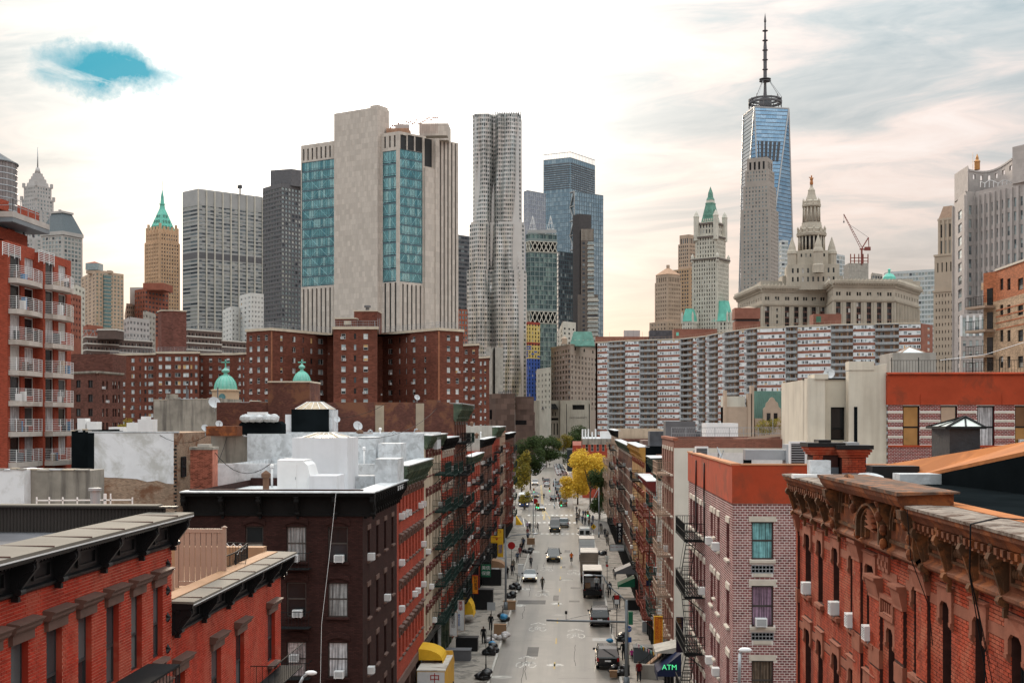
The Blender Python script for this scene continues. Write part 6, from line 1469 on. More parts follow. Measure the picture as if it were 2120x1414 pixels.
  me=MB();me.fbox(L0,-.07,.07,0,.26,0,.12,rust_metal);me.fprof(L0,-.055,.055,[(.0,0),(.2,0),(.22,-.07),(.05,-.1)],rust_metal);me=me.mesh('modillion');m_=int((u1-u0)/.34)
  for i in range(m_):inst('modillion',me,r,f.p(u0+.2+i*.34,.14,top-.44),f.a)
 run(0,uP0-.05,zt);run(uP1+.05,w,zt)
 mb=MB();o=.70;d0,d1=uP0+.25,uP1-.25
 mb.fprof(f,uP0,uP1,[(.10,zb),(.24,zb),(.30,zb+.06),(.30,zb+.12),(.2,zb+.2),(.2,zp-.42),(.28,zp-.36),(o-.14,zp-.3),(o-.04,zp-.16),(o,zp-.05),(o,zp),(-.5,zp),(-.5,zb)],rust_metal);part('pediment',mb,r)
 mb=MB();mb.fprof(f,uP0-.12,uP1+.12,[(o+.02,zp-.04),(o+.03,zp+.04),(-.6,zp+.05),(-.6,zp+.01)],M('black_rust_cap',(.10,.065,.05),.85,.4,3,.5,12,stain=(.28,.12,.06),sscale=2));part('pediment_cap',mb,r)
 um=(f.u(1806)+f.u(1857))/2+.05;hw=(f.u(1857)-f.u(1806))/2;zs=zb+.95
 for k,(rad,n0,n1) in enumerate(((hw,.21,.44),(hw*.82,.21,.36),(hw*.66,.21,.30))):
  mb=MB();th=.11
  arc=lambda q:[(um-q,zb+.22)]+[(um-q*math.cos(t*math.pi/14),zb+.55+(zp-zb-1.0)*(q/hw)*(math.sin(t*math.pi/14)+.12*max(0,1-abs(t-7)/4))/1.12) for t in range(15)]+[(um+q,zb+.22)]
  A,B=arc(rad),arc(rad-th)
  for i in range(len(A)-1):mb.fplate(f,[A[i],A[i+1],B[i+1],B[i]],n0,n1,olive_metal)
  part('arch_moulding',mb,r)
 mb=MB();shell=M('terracotta_shell',(.40,.17,.10),.75,.2,2);c0=(um,zb+.36);n=11
 for i in range(n):
  a,b=math.pi*(.04+.92*i/n),math.pi*(.04+.92*(i+.86)/n);m_=(a+b)/2;R_=min(hw*.98,(zp-zb-.95)/1.12)
  P=lambda t,q,nn:f.p(c0[0]+q*math.cos(t)*.62,nn,c0[1]+q*math.sin(t)*1.05);mb.poly([P(a,.12,.22),P(a,R_,.22),P(m_,R_*1.06,.42),P(m_,.12,.25)],shell);mb.poly([P(m_,.12,.25),P(m_,R_*1.06,.42),P(b,R_,.22),P(b,.12,.22)],shell)
 part('shell',mb,r)
 for u in(uP0+.2,um-hw-.12,um+hw+.12,uP1-.2):
  mb=MB();big=u in(uP0+.2,uP1-.2)
  pts=[(0,zb-.1),(0,zp-.36),(.62,zp-.36),(.60,zp-.55),(.42,zp-.8),(.34,zb+.7),(.36,zb+.4),(.30,zb+.1),(.22,zb-.02),(.2,zb-.1)]
  mb.fprof(f,u-(.2 if big else .1),u+(.2 if big else .1),[(n_*(1 if big else .8),z) for n_,z in pts],olive_metal)
  for k in range(4):mb.blob(f.p(u,.36-.0*k+(.1 if k>1 else 0),zb+.25+k*.32),.10,.08,.14,rust_metal,k,7,4,.1)
  part('bracket',mb,r)
 for a,b in((uP0+.45,um-hw-.26),(um+hw+.26,uP1-.45)):
  mb=MB();mb.fbox(f,a,b,.2,.26,zb+.3,zb+.38,olive_metal);mb.fbox(f,a,b,.2,.26,zp-.75,zp-.68,olive_metal);c=(a+b)/2;rr=(b-a)*.42
  for k in range(2):
   for i in range(10):t0,t1=math.pi*i/10,math.pi*(i+1)/10;q=rr-k*.13;mb.fplate(f,[(c+q*math.cos(t0),zb+.6+q*math.sin(t0)),(c+q*math.cos(t1),zb+.6+q*math.sin(t1)),(c+(q-.07)*math.cos(t1),zb+.6+(q-.07)*math.sin(t1)),(c+(q-.07)*math.cos(t0),zb+.6+(q-.07)*math.sin(t0))],.2,.30-.03*k,olive_metal)
  for i in range(7):u=a+.06+(b-a-.12)*i/6;mb.fbox(f,u-.03,u+.03,.2,.25,zp-.66,zp-.44,olive_metal)
  part('frieze_panel',mb,r)
 mb=MB();mb.poly([(XR-.1,Y1,zt-.02),(XR+14,Y1,zt-.02),(XR+14,Y0,zt-.02),(XR-.1,Y0,zt-.02)],silver_roof);part('roof',mb,r)
 for a,k in((0,0),(2,0),(3,0),(4,0)):h=[x for x in holes if abs(x[0]-f.u(wp[a][0]))<.01][0];inst('air_conditioner',ac_unit(),r,f.p((h[0]+h[1])/2,-.05,h[2]+.01),f.a,(.62,.62,.85))
 q=MB();u=f.u(2090)
 for k in range(4):u_=u+k*.05;q.tube([f.p(u_,-.6,zt+.1),f.p(u_,.2,zt+.16),f.p(u_,.66+.02*k,zt+.05),f.p(u_+.02,.68+.02*k,zt-.8),f.p(u_+(.05 if k%2 else-.1),.3,zt-2.4-k*.4)],.008,rubber,5)
 solo('cable_bundle',q,'black cables looped over the rusty cornice at the right edge','cable',f.p(u,.2,zt))
 q=MB();u=f.u(1945);q.tube([f.p(u,.66,zt),f.p(u+.05,.6,zt-1),f.p(u-.06,.2,zt-2),f.p(u+.04,.15,zt-2.8)],.01,rubber,5);solo('cable',q,'single thin cable hanging down the ornate front left of the cable bundle','cable',f.p(u,.2,zt-1))
 o=thing('roof_bulkhead','long rooftop bulkhead with orange top and black side wall at right','bulkhead',(GX(1850,Y1-3),Y1-3,zt-.02));mb=MB()
 A=Vector((GX(1832,40.5),40.5));B=Vector((GX(1905,31.5),31.5));zA=GZ(1835,966,40.5);Cq=Vector((B.x+6,27.0));Dq=Vector((A.x+12,45.0))
 Bp=Vector((GX(1893,38.5),38.5));E=Vector((GX(2135,31.5),31.5));Dq=Vector((GX(2135,36.5),36.5));z0=zt-.02
 zt1=[GZ(1832,962,40.5),GZ(1893,985,38.5),GZ(2135,916,31.5),GZ(2135,913,36.5)];ztop=sum(zt1[:2])/2
 ring=[A,Bp,E,Dq];zz_=[GZ(1832,962,40.5),GZ(1880,985,38.5),GZ(2125,932,31.5),GZ(2125,912,36.5)]
 mb.poly([(p.x,p.y,z+.004) for p,z in zip(ring,zz_)],orange_membrane);mb.poly([(A.x,A.y,z0),(Bp.x,Bp.y,z0),(Bp.x,Bp.y,zz_[1]),(A.x,A.y,zz_[0])],orange_membrane)
 mb.poly([(A.x,A.y,z0),(Dq.x,Dq.y,z0),(Dq.x,Dq.y,zz_[3]),(A.x,A.y,zz_[0])],orange_membrane);part('orange_roof',mb,o);mb=MB()
 mb.poly([(Bp.x,Bp.y,z0),(E.x,E.y,z0),(E.x,E.y,zz_[2]-.08),(Bp.x,Bp.y,zz_[1]-.08)],black_paint);part('black_wall',mb,o);mb=MB()
 mb.poly([(Bp.x,Bp.y-.03,zz_[1]-.09),(E.x,E.y-.03,zz_[2]-.09),(E.x,E.y-.03,zz_[2]+.01),(Bp.x,Bp.y-.03,zz_[1]+.01)],orange_membrane);part('edge_flashing',mb,o)
 mb=MB();a=Vector((GX(1945,33.0),33.0));b=Vector((GX(1965,27.8),27.8));c=Vector((GX(2135,24.2),24.2));d=Vector((GX(2135,29.5),29.5))
 zq=[GZ(1945,1000,33),GZ(1965,1010,27.8),GZ(2135,960,24.2),GZ(2135,950,29.5)]
 mb.box(XR+.5,XR+13,Y0,40.5,zt-.015,zt+.012,black_paint);solo('roof_sheet',mb,'matt black roof sheet at the right edge between the orange bulkhead and the cornice','roof',(a.x,a.y,z0))
 s=thing('roof_curb','low orange roof strip with flaky white edge along the near cornice','roof',(GX(2000,26),26,zt));mb=MB();mb.box(XR+.45,XR+.85,Y0,29.0,zt+.014,zt+.04,orange_membrane);part('membrane',mb,s)
 yl=40.2;q=thing('roof_lantern','black roof lantern with white glazed hip top on the orange bulkhead','skylight',(GX(1995,yl),yl,GZ(1990,940,yl)));xs=(GX(1940,yl),GX(1968,yl-1.2),GX(2054,yl-2.2),GX(2030,yl));ys=(yl,yl-1.6,yl-1.9,yl)
 zb_,ze=GZ(1990,948,yl),GZ(1990,886,yl);A=[(xs[0],yl+.6),(xs[1],yl-1.1),(xs[2],yl-1.1),(xs[2]-.3,yl+.6)]
 mb=MB();mb.prism([(a,b,zb_-.5) for a,b in A],[(a,b,ze) for a,b in A],M('tarred_lantern_wall',(.022,.025,.03),.45,.4,3,.6,6));part('curb',mb,q);ap=Vector((GX(1992,yl),yl-.3,GZ(1992,864,yl)));wg=M('milky_glass',(.62,.66,.62),.25,.06,1);mb=MB();e=[Vector((a+(-.12 if i in(0,1) else .12),b+(-.12 if i in(1,2) else .1),ze+.02)) for i,(a,b) in enumerate(A)]
 for i in range(4):mb.poly([e[i],e[(i+1)%4],ap],wg)
 mb.poly([(v.x,v.y,ze+.012) for v in e],wg);part('glazing',mb,q);mb=MB()
 for i in range(4):mb.bar(e[i],ap+Vector((0,0,.02)),.05,black_iron);mb.bar(e[i],e[(i+1)%4],.055,black_iron);m_=e[i].lerp(e[(i+1)%4],.5);mb.bar(m_,ap,.035,black_iron)
 part('glazing_bars',mb,q)
 for lab,px0,px1,yc,ty,dd,extra in(('taller brick chimney stack with grey cap behind the ornate cornice',1683,1735,43.6,919,1.0,True),('shorter brick chimney stack with black cap, right of the taller one',1743,1793,42.0,924,.9,False)):
  yc=41.0 if not extra else 41.3;x0,x1=GX(px0,yc),GX(px1,yc);z1=GZ(px0,ty,yc);c=thing('chimney',lab,'chimney',(x0,yc,zt));fr=Fr((x0,yc),FRONT);mb=MB();mb.box(x0,x1,yc,yc+dd,zt-.1,z1-.35,orn_joint);part('shaft',mb,c);w_=x1-x0
  brick_wall(c,fr,0,w_*(.4 if extra else 1),z1-1.7,z1-.36,[],.2,.062,.012,orn_brick,.008,60);mb=MB()
  if extra:mb.box(x0+w_*.42,x1+.01,yc-.02,yc-.002,zt,z1-.75,M('grey_patch',(.09,.10,.115),.6,.2))
  else:mb.box(x0+.0,x1+.01,yc-.03,yc-.012,zt,z1-.85,MAT.setdefault('gp',M('grey_steel_patch',(.10,.11,.125),.6,.2)))
  part('metal_patch',mb,c)
  for k in range(3):mb=MB();e=.06+.05*k;mb.box(x0-e,x1+e,yc-e,yc+dd+e,z1-.35+k*.085,z1-.27+k*.085,orn_brick);part('corbel',mb,c)
  mb=MB();mb.box(x0-.2,x1+.2,yc-.2,yc+dd+.2,z1-.09,z1+.04,black_trim);mb.box(x0+.2,x0+w_*.75,yc+.1,yc+dd-.1,z1+.041,z1+.13,grey_metal if not extra else black_trim);part('cap',mb,c)
 mb=MB();c=Vector((GX(1760,37.5),37.5,zt));mb.blob(c+Vector((.5,0,.1)),.5,.3,.2,silver_roof,3);mb.box(c.x+1.2,c.x+2.6,36.6,37.4,zt,zt+.3,silver_roof);mb.box(c.x+.9,c.x+2.3,38.6,39.4,zt,zt+.45,black_trim);solo('roof_patch',mb,'lumps of silver flashing and black vent curbs behind the shell pediment','flashing',c)
 c=Vector((GX(1697,40.7),40.7,zt));mb=MB();mb.box(c.x-.3,c.x+.35,c.y,c.y+.5,zt,zt+.55,silver_roof);mb.box(c.x-.9,c.x+.4,c.y-.5,c.y-.05,zt,zt+.12,white_paint);solo('roof_curb_block',mb,'white sprayed roof block at the foot of the taller chimney','roof block',c)
ornate_front()
#  tenements along the street
def escape(root,f,u0,u1,zs,m,d=1.05,flip=False):
 for i,z in enumerate(zs):
  mb=MB()
  for k in range(7):mb.fbox(f,u0,u1,.08+k*(d-.1)/7,.15+k*(d-.1)/7,z,z+.04,m)
  mb.fbox(f,u0,u1,d-.06,d,z-.08,z+.05,m)
  for u in(u0,u1-.06):mb.fbox(f,u,u+.06,0,d,z-.1,z+.05,m);mb.bar(f.p(u+.03,.03,z-.85),f.p(u+.03,d*.9,z-.08),.035,m)
  for q in(.48,.95):mb.bar(f.p(u0,d-.02,z+q),f.p(u1,d-.02,z+q),.03,m);mb.bar(f.p(u0+.02,0,z+q),f.p(u0+.02,d,z+q),.024,m);mb.bar(f.p(u1-.02,0,z+q),f.p(u1-.02,d,z+q),.024,m)
  n=int((u1-u0)/.3)
  for k in range(n+1):u=u0+.02+(u1-u0-.04)*k/n;mb.bar(f.p(u,d-.02,z),f.p(u,d-.02,z+.95),.019,m)
  for u in(u0+.02,u1-.02):
   for k in range(8):mb.bar(f.p(u,d*k/8,z),f.p(u,d*k/8,z+.95),.02,m)
  part('fire_escape_balcony',mb,root)
  if i+1<len(zs):
   mb=MB();zt=zs[i+1];lo,hi=(zt,z) if zt<z else(z,zt);a,b=(u0+.35,u1-.9) if(i%2)^flip else(u1-.35,u0+.9)
   for nn in(d*.32,d*.8):mb.bar(f.p(a,nn,lo+.05),f.p(b,nn,hi+.05),.03,m);mb.bar(f.p(a,nn,lo+.95),f.p(b,nn,hi+.9),.015,m)
   for k in range(11):t=(k+.5)/11;mb.fbox(f,a+(b-a)*t-.1,a+(b-a)*t+.1,d*.32,d*.8,lo+(hi-lo)*t,lo+(hi-lo)*t+.03,m)
   part('fire_escape_stair',mb,root)
STN={}
def trim(kind,w,m):
 k=(kind,round(w,2),m.name)
 if k not in STN:
  q=MB()
  if kind=='hood':q.fprof(L0,-w/2-.14,w/2+.14,[(0,0),(.08,0),(.10,.2),(.26,.3),(.26,.36),(0,.42)],m);q.fbox(L0,-w/2-.12,-w/2,0,.12,-.3,0,m);q.fbox(L0,w/2,w/2+.12,0,.12,-.3,0,m)
  elif kind=='lintel':q.fbox(L0,-w/2-.14,w/2+.14,0,.05,.004,.28,m)
  else:q.fprof(L0,-w/2-.1,w/2+.1,[(-.05,0),(.14,-.03),(.14,-.12),(0,-.14)],m)
  STN[k]=q.mesh('sill' if kind=='sill' else 'lintel')
 return STN[k]
def cornice(r,f,u0,u1,zt,hc,o,m,key,step=1.0,cap=silver_roof):
 mb=MB();zc=zt-hc;mb.fprof(f,u0,u1,[(0,zc),(.1,zc),(.12,zc+.08),(.05,zc+.14),(.05,zt-.3),(o-.12,zt-.22),(o,zt-.08),(o,zt),(0,zt)],m);part('cornice',mb,r)
 mb=MB();mb.fprof(f,u0-.02,u1+.02,[(o+.03,zt-.03),(o+.03,zt+.03),(-.4,zt+.05),(-.4,zt+.004)],cap);part('cornice_cap',mb,r);n=max(1,round((u1-u0)/step))
 for i in range(n+1):inst('bracket',console(key,.2,hc*.82,o*.8,m),r,f.p(u0+.12+i*(u1-u0-.24)/n,.05,zc+.02),f.a)
def tenement(label,side,Y0,Y1,zt,m,ncol,party=None,depth=14,corn=None,hc=1.0,o=.6,lint='lintel',lm=None,fh=3.1,ww=.9,wh=1.75,esc=None,shop=None,frame=None,glass=None,roofm=None,flip=False,acs=.25,off=.5,front=True):
 X=XL if side=='L' else XR;f=Fr((X,Y0),LEFT) if side=='L' else Fr((X,Y1),RIGHT);w=Y1-Y0;s=-1 if side=='L' else 1
 r=thing('tenement_house',label,'tenement',(X,Y0,0));zh=zt-(hc if corn else .3)-off;nf=int((zh-4.6)/fh)+1
 hs=[h for h in grid(.5,w-.5,ncol,ww/((w-1)/ncol),zh,fh,nf,wh/fh,0)]
 mb=MB();wall(mb,f,0,w,4.0,zt,hs,.2,m);part('wall',mb,r);pm=party or m;xb=X+s*depth
 mb=MB();front and mb.poly([(X,Y0,0),(xb,Y0,0),(xb,Y0,zt),(X,Y0,zt)],pm);mb.poly([(X,Y1,0),(xb,Y1,0),(xb,Y1,zt),(X,Y1,zt)],pm);mb.poly([(xb,Y0,0),(xb,Y1,0),(xb,Y1,zt),(xb,Y0,zt)],pm)
 for y in(Y0,Y1-.3):mb.box(min(X,xb),max(X,xb),y+.001,y+.3,zt-.5,zt+.12,pm)
 part('party_wall',mb,r);mb=MB();mb.poly([(X,Y0,zt-.4),(xb,Y0,zt-.4),(xb,Y1,zt-.4),(X,Y1,zt-.4)],roofm or silver_roof);part('roof',mb,r)
 near=Y0<125
 windows(r,f,hs,-.18,'sash',glass or glass_dark,frame or black_iron,minpx=1,limit=60 if near else 40)
 for h in hs:
  c,z0,z1=(h[0]+h[1])/2,h[2],h[3]
  if lint:inst('lintel',trim(lint,ww,lm or brown_trim),r,f.p(c,0,z1),f.a)
  inst('sill',trim('sill',ww,lm or brown_trim),r,f.p(c,0,z0),f.a)
  if RN.random()<acs:put_ac(r,f,c,z0+.01)
 if corn:cornice(r,f,0,w,zt+.002,hc,o,corn,'c%.1f%s'%(hc,corn.name),.9)
 else:mb=MB();mb.fbox(f,0,w,-.3,.08,zt,zt+.2,brownstone);part('coping',mb,r)
 if esc:
  zs=[h-wh-.1 for h in[zh-k*fh for k in range(nf)]]
  for a,b,em in esc:escape(r,f,a,b,zs,em,flip=flip)
 mb=MB();n=max(2,round(w/3.2));dk=glass_black;mb.fbox(f,0,w,-.3,.12,3.5,4.1,shop or black_trim)
 for i in range(n):
  a,b=w*i/n,w*(i+1)/n;mb.fbox(f,a,a+.35,-.4,.06,0,3.5,shop or black_trim);mb.fquad(f,a+.35,b,.1,3.5,-.45,dk);mb.fbox(f,a+.35,b,-.45,-.1,.1,.7,black_trim)
 part('shop_front',mb,r);return r,f,hs
dark_brown=M('dark_brown_painted_brick',(.042,.017,.0145),.8,.25,.8,brick=(.23,.077,(.028,.012,.0105),.012),streak=.2)
ten_red=M('tenement_red_brick',(.42,.062,.034),.85,.25,.8,brick=(.23,.077,(.24,.07,.05),.012))
ten_dark=M('tenement_dark_brick',(.135,.05,.038),.88,.3,.6,brick=(.24,.08,(.09,.05,.04),.014),stain=(.19,.085,.05),sscale=.6)
ten_cream=M('tenement_cream_stone',(.50,.41,.31),.85,.15,.6,streak=.2)
ten_brown=M('tenement_brown_brick',(.22,.10,.07),.88,.25,.6,brick=(.24,.08,(.16,.08,.06),.012))
ten_tan=M('tenement_tan_brick',(.42,.29,.21),.85,.2,.6,brick=(.24,.08,(.36,.27,.2),.012))
green_trim=M('green_cornice_paint',(.045,.072,.042),.6,.35,1.2,.2,12,stain=(.10,.12,.07),sscale=1.2)
black_corn=M('black_cornice_paint',(.009,.0085,.0085),.8,.3,1.5)
def left_row():
 Yf,X0=69.7,GX(392,69.7);zt=GZ(746,1018,Yf);r,f,hs=tenement('dark brown corner tenement with heavy black cornice and blank white roof bulkheads','L',Yf,83.5,zt,dark_brown,4,depth=XL-X0,corn=black_corn,hc=1.35,o=.75,fh=3.22,esc=None,shop=black_trim,off=.9,front=False)
 ff=Fr((X0,Yf),FRONT);w=XL-X0;wins=[]
 for a,b,kd in((508,545,0),(593,634,0),(679,720,0)):
  for k,(y0,y1) in enumerate(((1090,1163),(1206,1277),(1329,1402))):wins.append((ff.u(a),ff.u(b),ff.z(700,y1),ff.z(700,y0),k))
 mb=MB();wall(mb,Fr((X0,Yf-.012),FRONT),0,w,0,zt,[q[:4] for q in wins],.22,dark_brown);part('wall',mb,r);fw=Fr((X0,Yf-.012),FRONT)
 cur=[mt('curtain_white',(.55,.54,.56),.8,.2,4),mt('curtain_floral',(.42,.36,.36),.8,.5,9),None,mt('curtain_grey',(.3,.3,.3),.8,.3,3)]
 for i,q in enumerate(wins):
  near_window(r,fw,q[:4],.17,mt('dark_sash2',(.05,.042,.037),.6),glass_dark,cur[i%4] if i in(1,3,5,7,8) else None,rail=.52,t=.07)
  mb=MB();u=(q[0]+q[1])/2;hw=(q[1]-q[0])/2+.12;A=[(u+hw*t/5,q[3]+.05+.2*(1-(t/5)**2)) for t in range(-5,6)]
  for a,b in zip(A,A[1:]):mb.fplate(fw,[a,b,(b[0],b[1]+.33),(a[0],a[1]+.33)],.0,.09,dark_brown)
  part('arched_lintel',mb,r);inst('sill',trim('sill',q[1]-q[0],dark_brown),r,fw.p(u,0,q[2]),0)
  if i not in(0,2,7):put_ac(r,fw,u+(-.1 if i%2 else .1),q[2]+(.02 if i!=5 else .9),.0)
 cornice(r,Fr((X0,Yf-.014),FRONT),-.3,w+.75,zt,1.35,.75,black_corn,'tt',2.0)
 mb=MB();
 for k,y in enumerate((1175,1296,1400)):z=ff.z(615,y);u0,u1=ff.u(583),ff.u(645);mb.fbox(fw,u0,u1,.03,.8,z-.03,z,black_iron);mb.bar(fw.p(u0,.8,z+.9),fw.p(u1,.8,z+.9),.02,black_iron);[mb.bar(fw.p(u0+(u1-u0)*i/9,.8,z),fw.p(u0+(u1-u0)*i/9,.8,z+.9),.012,black_iron) for i in range(10)];mb.bar(fw.p(u1,.8,z+.9),fw.p(u1,0,z+.9),.02,black_iron)
 part('fire_escape_balcony',mb,r)
 q=MB();q.tube([(GX(697,69),68.8,GZ(697,1020,69)),(GX(684,69),68.8,GZ(684,1145,69)),(GX(668,69),68.7,GZ(668,1290,69)),(GX(660,69),68.7,0)],.011,white_paint,5);solo('hanging_cable',q,'pale slack cable hanging down the front of the dark brown corner house','cable',(GX(690,69),68.8,zt))
 tenement('bright red tenement with hooded brown lintels and olive cornice beside the dark brown corner house','L',83.52,99,18.4,ten_red,8,corn=green_trim,hc=1.4,o=.75,lint='hood',shop=brown_trim,acs=.3,ww=.85,party=silver_roof,depth=12)
 tenement('cream tenement with red lintels and green fire escape','L',99.02,112,20.2,ten_cream,5,corn=green_trim,hc=1.0,lm=M('oxblood_trim',(.11,.025,.02),.7,.2),lint='hood',esc=[(6.5,12,green_iron)],shop=black_trim,party=silver_roof)
 tenement('red and cream tenement with twin fire escapes','L',112.02,124,19.8,ten_red,5,corn=black_corn,lm=lime,lint='hood',esc=[(1,5,green_iron),(6.6,11,green_iron)],shop=green_trim,flip=True)
 r,f,_=tenement('tallest tenement of the left row with long brown brick party wall','L',124.02,139,23.0,ten_dark,5,depth=23.5,corn=green_trim,hc=1.6,o=.9,lm=black_trim,esc=[(3,8,black_iron),(9.5,13.5,green_iron)],fh=3.2)
 y=124.0;mb=MB();bf=M('buff_patch',(.34,.28,.21),.9,.2)
 for a,c in((777,795),(861,878)):mb.box(GX(a,y),GX(c,y),y-.03,y-.002,16,GZ(800,839 if a<800 else 835,y),bf)
 part('buff_strip',mb,r);mb=MB();mb.box(GX(556,y),GX(642,y),y-.2,y+5,20,GZ(600,792,y),ten_dark);mb.box(GX(555,y),GX(643,y),y-.3,y+5,GZ(600,792,y),GZ(600,789,y),coping);mb.box(GX(876,y),GX(906,y),y,y+3,22,GZ(890,828,y),ten_dark);part('roof_block',mb,r)
 tenement('low red tenement behind the tall brown party wall','L',139.02,160,17.3,ten_red,6,corn=green_trim,lm=lime,esc=[(7,13,black_iron)])
 tenement('tenement with bare grey party wall and dark cornice','L',160.02,185,18.9,ten_brown,8,party=concrete,corn=black_corn,esc=[(2,7,black_iron),(13,19,black_iron)],flip=True)
 tenement('tenement with tall green cornice and black iron balconies','L',185.02,205,20.3,ten_red,6,party=concrete,corn=green_trim,hc=1.5,o=1.0,esc=[(4,10,black_iron)])
 tenement('tan tenement with oxide red fire escape near the row end','L',205.02,222,19.2,ten_tan,5,party=beige_stucco,esc=[(6,11,red_iron)],flip=True)
 tenement('last red brick tenement of the left row, with character tiles on its corner','L',222.02,252,18.9,ten_dark,9,corn=black_corn,esc=[(3,9,red_iron),(18,25,green_iron)])
left_row()
def right_row():
 Yf,Yb=60.0,82.5;pk=M('maroon_painted_brick',(.235,.085,.082),.78,.25,1.5,.25,30,island=.3,stain=(.33,.15,.14),sscale=.7);wm=M('white_mortar',(.74,.68,.64),.9,.1,3);rs=M('red_stucco',(.42,.066,.028),.85,.16,.5,.35,5,stain=(.29,.06,.03),sscale=.5)
 zt=GZ(1513,963,Yf);zb=GZ(1513,1042,Yf);X1=19.0;r=thing('maroon_brick_house','maroon brick corner house with white mortar and plain red stucco parapet band','house',(XR,Yf,0));f,g=Fr((XR,Yf),FRONT),Fr((XR,Yb),RIGHT)
 hf=[(f.u(1556),f.u(1601),f.z(1580,b),f.z(1580,a)) for a,b in((1080,1158),(1212,1297),(1367,1450))];vents=[(h[0],h[1],h[2]-.62,h[2]-.28) for h in hf[:2]]
 cols=((1429,1433),(1435,1439),(1441,1446),(1449,1453),(1456.5,1460),(1471,1476),(1478.5,1481),(1485,1490),(1504,1510));hg=[]
 for a,b in cols:
  for k in range(5):t=zb-1.05-k*3.22;hg.append((g.u(a),g.u(b),t-(1.75 if b-a>3.2 else 1.2),t))
 mb=MB();wall(mb,f,0,X1-XR,0,zb,hf+vents,.2,wm,mr=pk);wall(mb,g,0,Yb-Yf,0,zb,hg,.2,wm,mr=pk);mb.poly([(XR,Yb,0),(X1,Yb,0),(X1,Yb,zt),(XR,Yb,zt)],wm);part('wall',mb,r)
 mb=MB();mb.fbox(f,-.05,X1-XR,-.3,.05,zb,zt,rs);mb.fbox(g,0,Yb-Yf-.3,-.3,.05,zb,zt,rs);part('stucco_parapet',mb,r)
 mb=MB();n=60
 for i in range(n):u=(Yb-Yf)*i/n;mb.fbox(g,u,u+(Yb-Yf)/n-.05,-.34,.1,zt+.002,zt+.09,M('terracotta_coping',(.50,.24,.13),.8,.2) if i==0 else bpy.data.materials['terracotta_coping'])
 part('coping_tile',mb,r);mb=MB();mb.fbox(f,.36,X1-XR,-.34,.08,zt+.002,zt+.07,bpy.data.materials['terracotta_coping']);part('coping',mb,r)
 mb=MB();mb.poly([(XR+.2,Yf+.2,zt-.8),(X1,Yf+.2,zt-.8),(X1,Yb,zt-.8),(XR+.2,Yb,zt-.8)],tar_roof);part('roof',mb,r)
 bl=[]
 for h in hf:bl+=[(h[0]-.13,h[1]+.13,h[3],h[3]+.26),(h[0]-.1,h[1]+.1,h[2]-.16,h[2])]
 blg=[]
 for h in hg:blg+=[(h[0]-.1,h[1]+.1,h[3],h[3]+.3),(h[0]-.08,h[1]+.08,h[2]-.14,h[2])]
 brick_wall(r,f,0,5.5,zb-10,zb,hf+vents+bl+[(v[0],v[1],v[2]-.2,v[2]) for v in vents],.2,.088,.030,pk,.005,200);brick_wall(r,g,0,Yb-Yf,zb-12,zb,hg+blg,.2,.088,.030,pk,.005,100)
 wst=M('cream_window_stone',(.60,.54,.46),.85,.1,3)
 cur=[mt('curtain_teal',(.22,.50,.52),.8,.25,6),mt('curtain_mauve',(.30,.19,.27),.8,.25,6),mt('curtain_brown',(.14,.10,.07),.8,.3,5)]
 for i,h in enumerate(hf):
  near_window(r,f,h,.16,mt('dark_sash2',(.05,.042,.037),.6),glass_black,cur[i],.5,t=.07)
  mb=MB();mb.fbox(f,h[0]-.13,h[1]+.13,0,.03,h[3]+.001,h[3]+.26,wst);part('lintel',mb,r);mb=MB();mb.fprof(f,h[0]-.1,h[1]+.1,[(-.1,h[2]),(.1,h[2]-.02),(.1,h[2]-.15),(0,h[2]-.15)],wst);part('sill',mb,r)
 for i,v in enumerate(vents):
  mb=MB();mb.fquad(f,v[0],v[1],v[2],v[3],-.1,black_paint);[mb.fbox(f,v[0]+(v[1]-v[0])*k/6-.015,v[0]+(v[1]-v[0])*k/6+.015,-.09,.02,v[2],v[3],grey_metal) for k in range(7)];[mb.fbox(f,v[0],v[1],-.08,.01,v[2]+(v[3]-v[2])*k/2-.02,v[2]+(v[3]-v[2])*k/2+.02,grey_metal) for k in range(3)];mb.fbox(f,v[0]+.1,v[1]-.1,0,.05,v[2]-.19,v[2]-.03,wst);part('vent_grille',mb,r)
 put_ac(r,f,hf[1][0]+.42,hf[1][2]+.04);windows(r,g,hg,-.18,'sash',glass_black,black_iron,minpx=1)
 for h in hg:inst('lintel',trim('lintel',h[1]-h[0],wst),r,g.p((h[0]+h[1])/2,0,h[3]),g.a);inst('sill',trim('sill',h[1]-h[0],wst),r,g.p((h[0]+h[1])/2,0,h[2]),g.a)
 for a,k in((5,0),(7,0),(5,2),(7,2),(4,1),(7,3)):h=[q for q in hg if abs(q[0]-g.u(cols[a][0]))<.01][k];put_ac(r,g,(h[0]+h[1])/2,h[2]+.01)
 escape(r,g,g.u(1437),g.u(1459),[zb-2.95-3.22*k for k in range(5)],black_iron,1.15,True)
 mb=MB();[mb.tube([g.p(g.u(px),.08,zt-.3),g.p(g.u(px),.1,zb-.4),g.p(g.u(px)+.2,.1,zb-3)],.05,black_trim,6) for px in(1444,1461)];part('downpipe',mb,r)
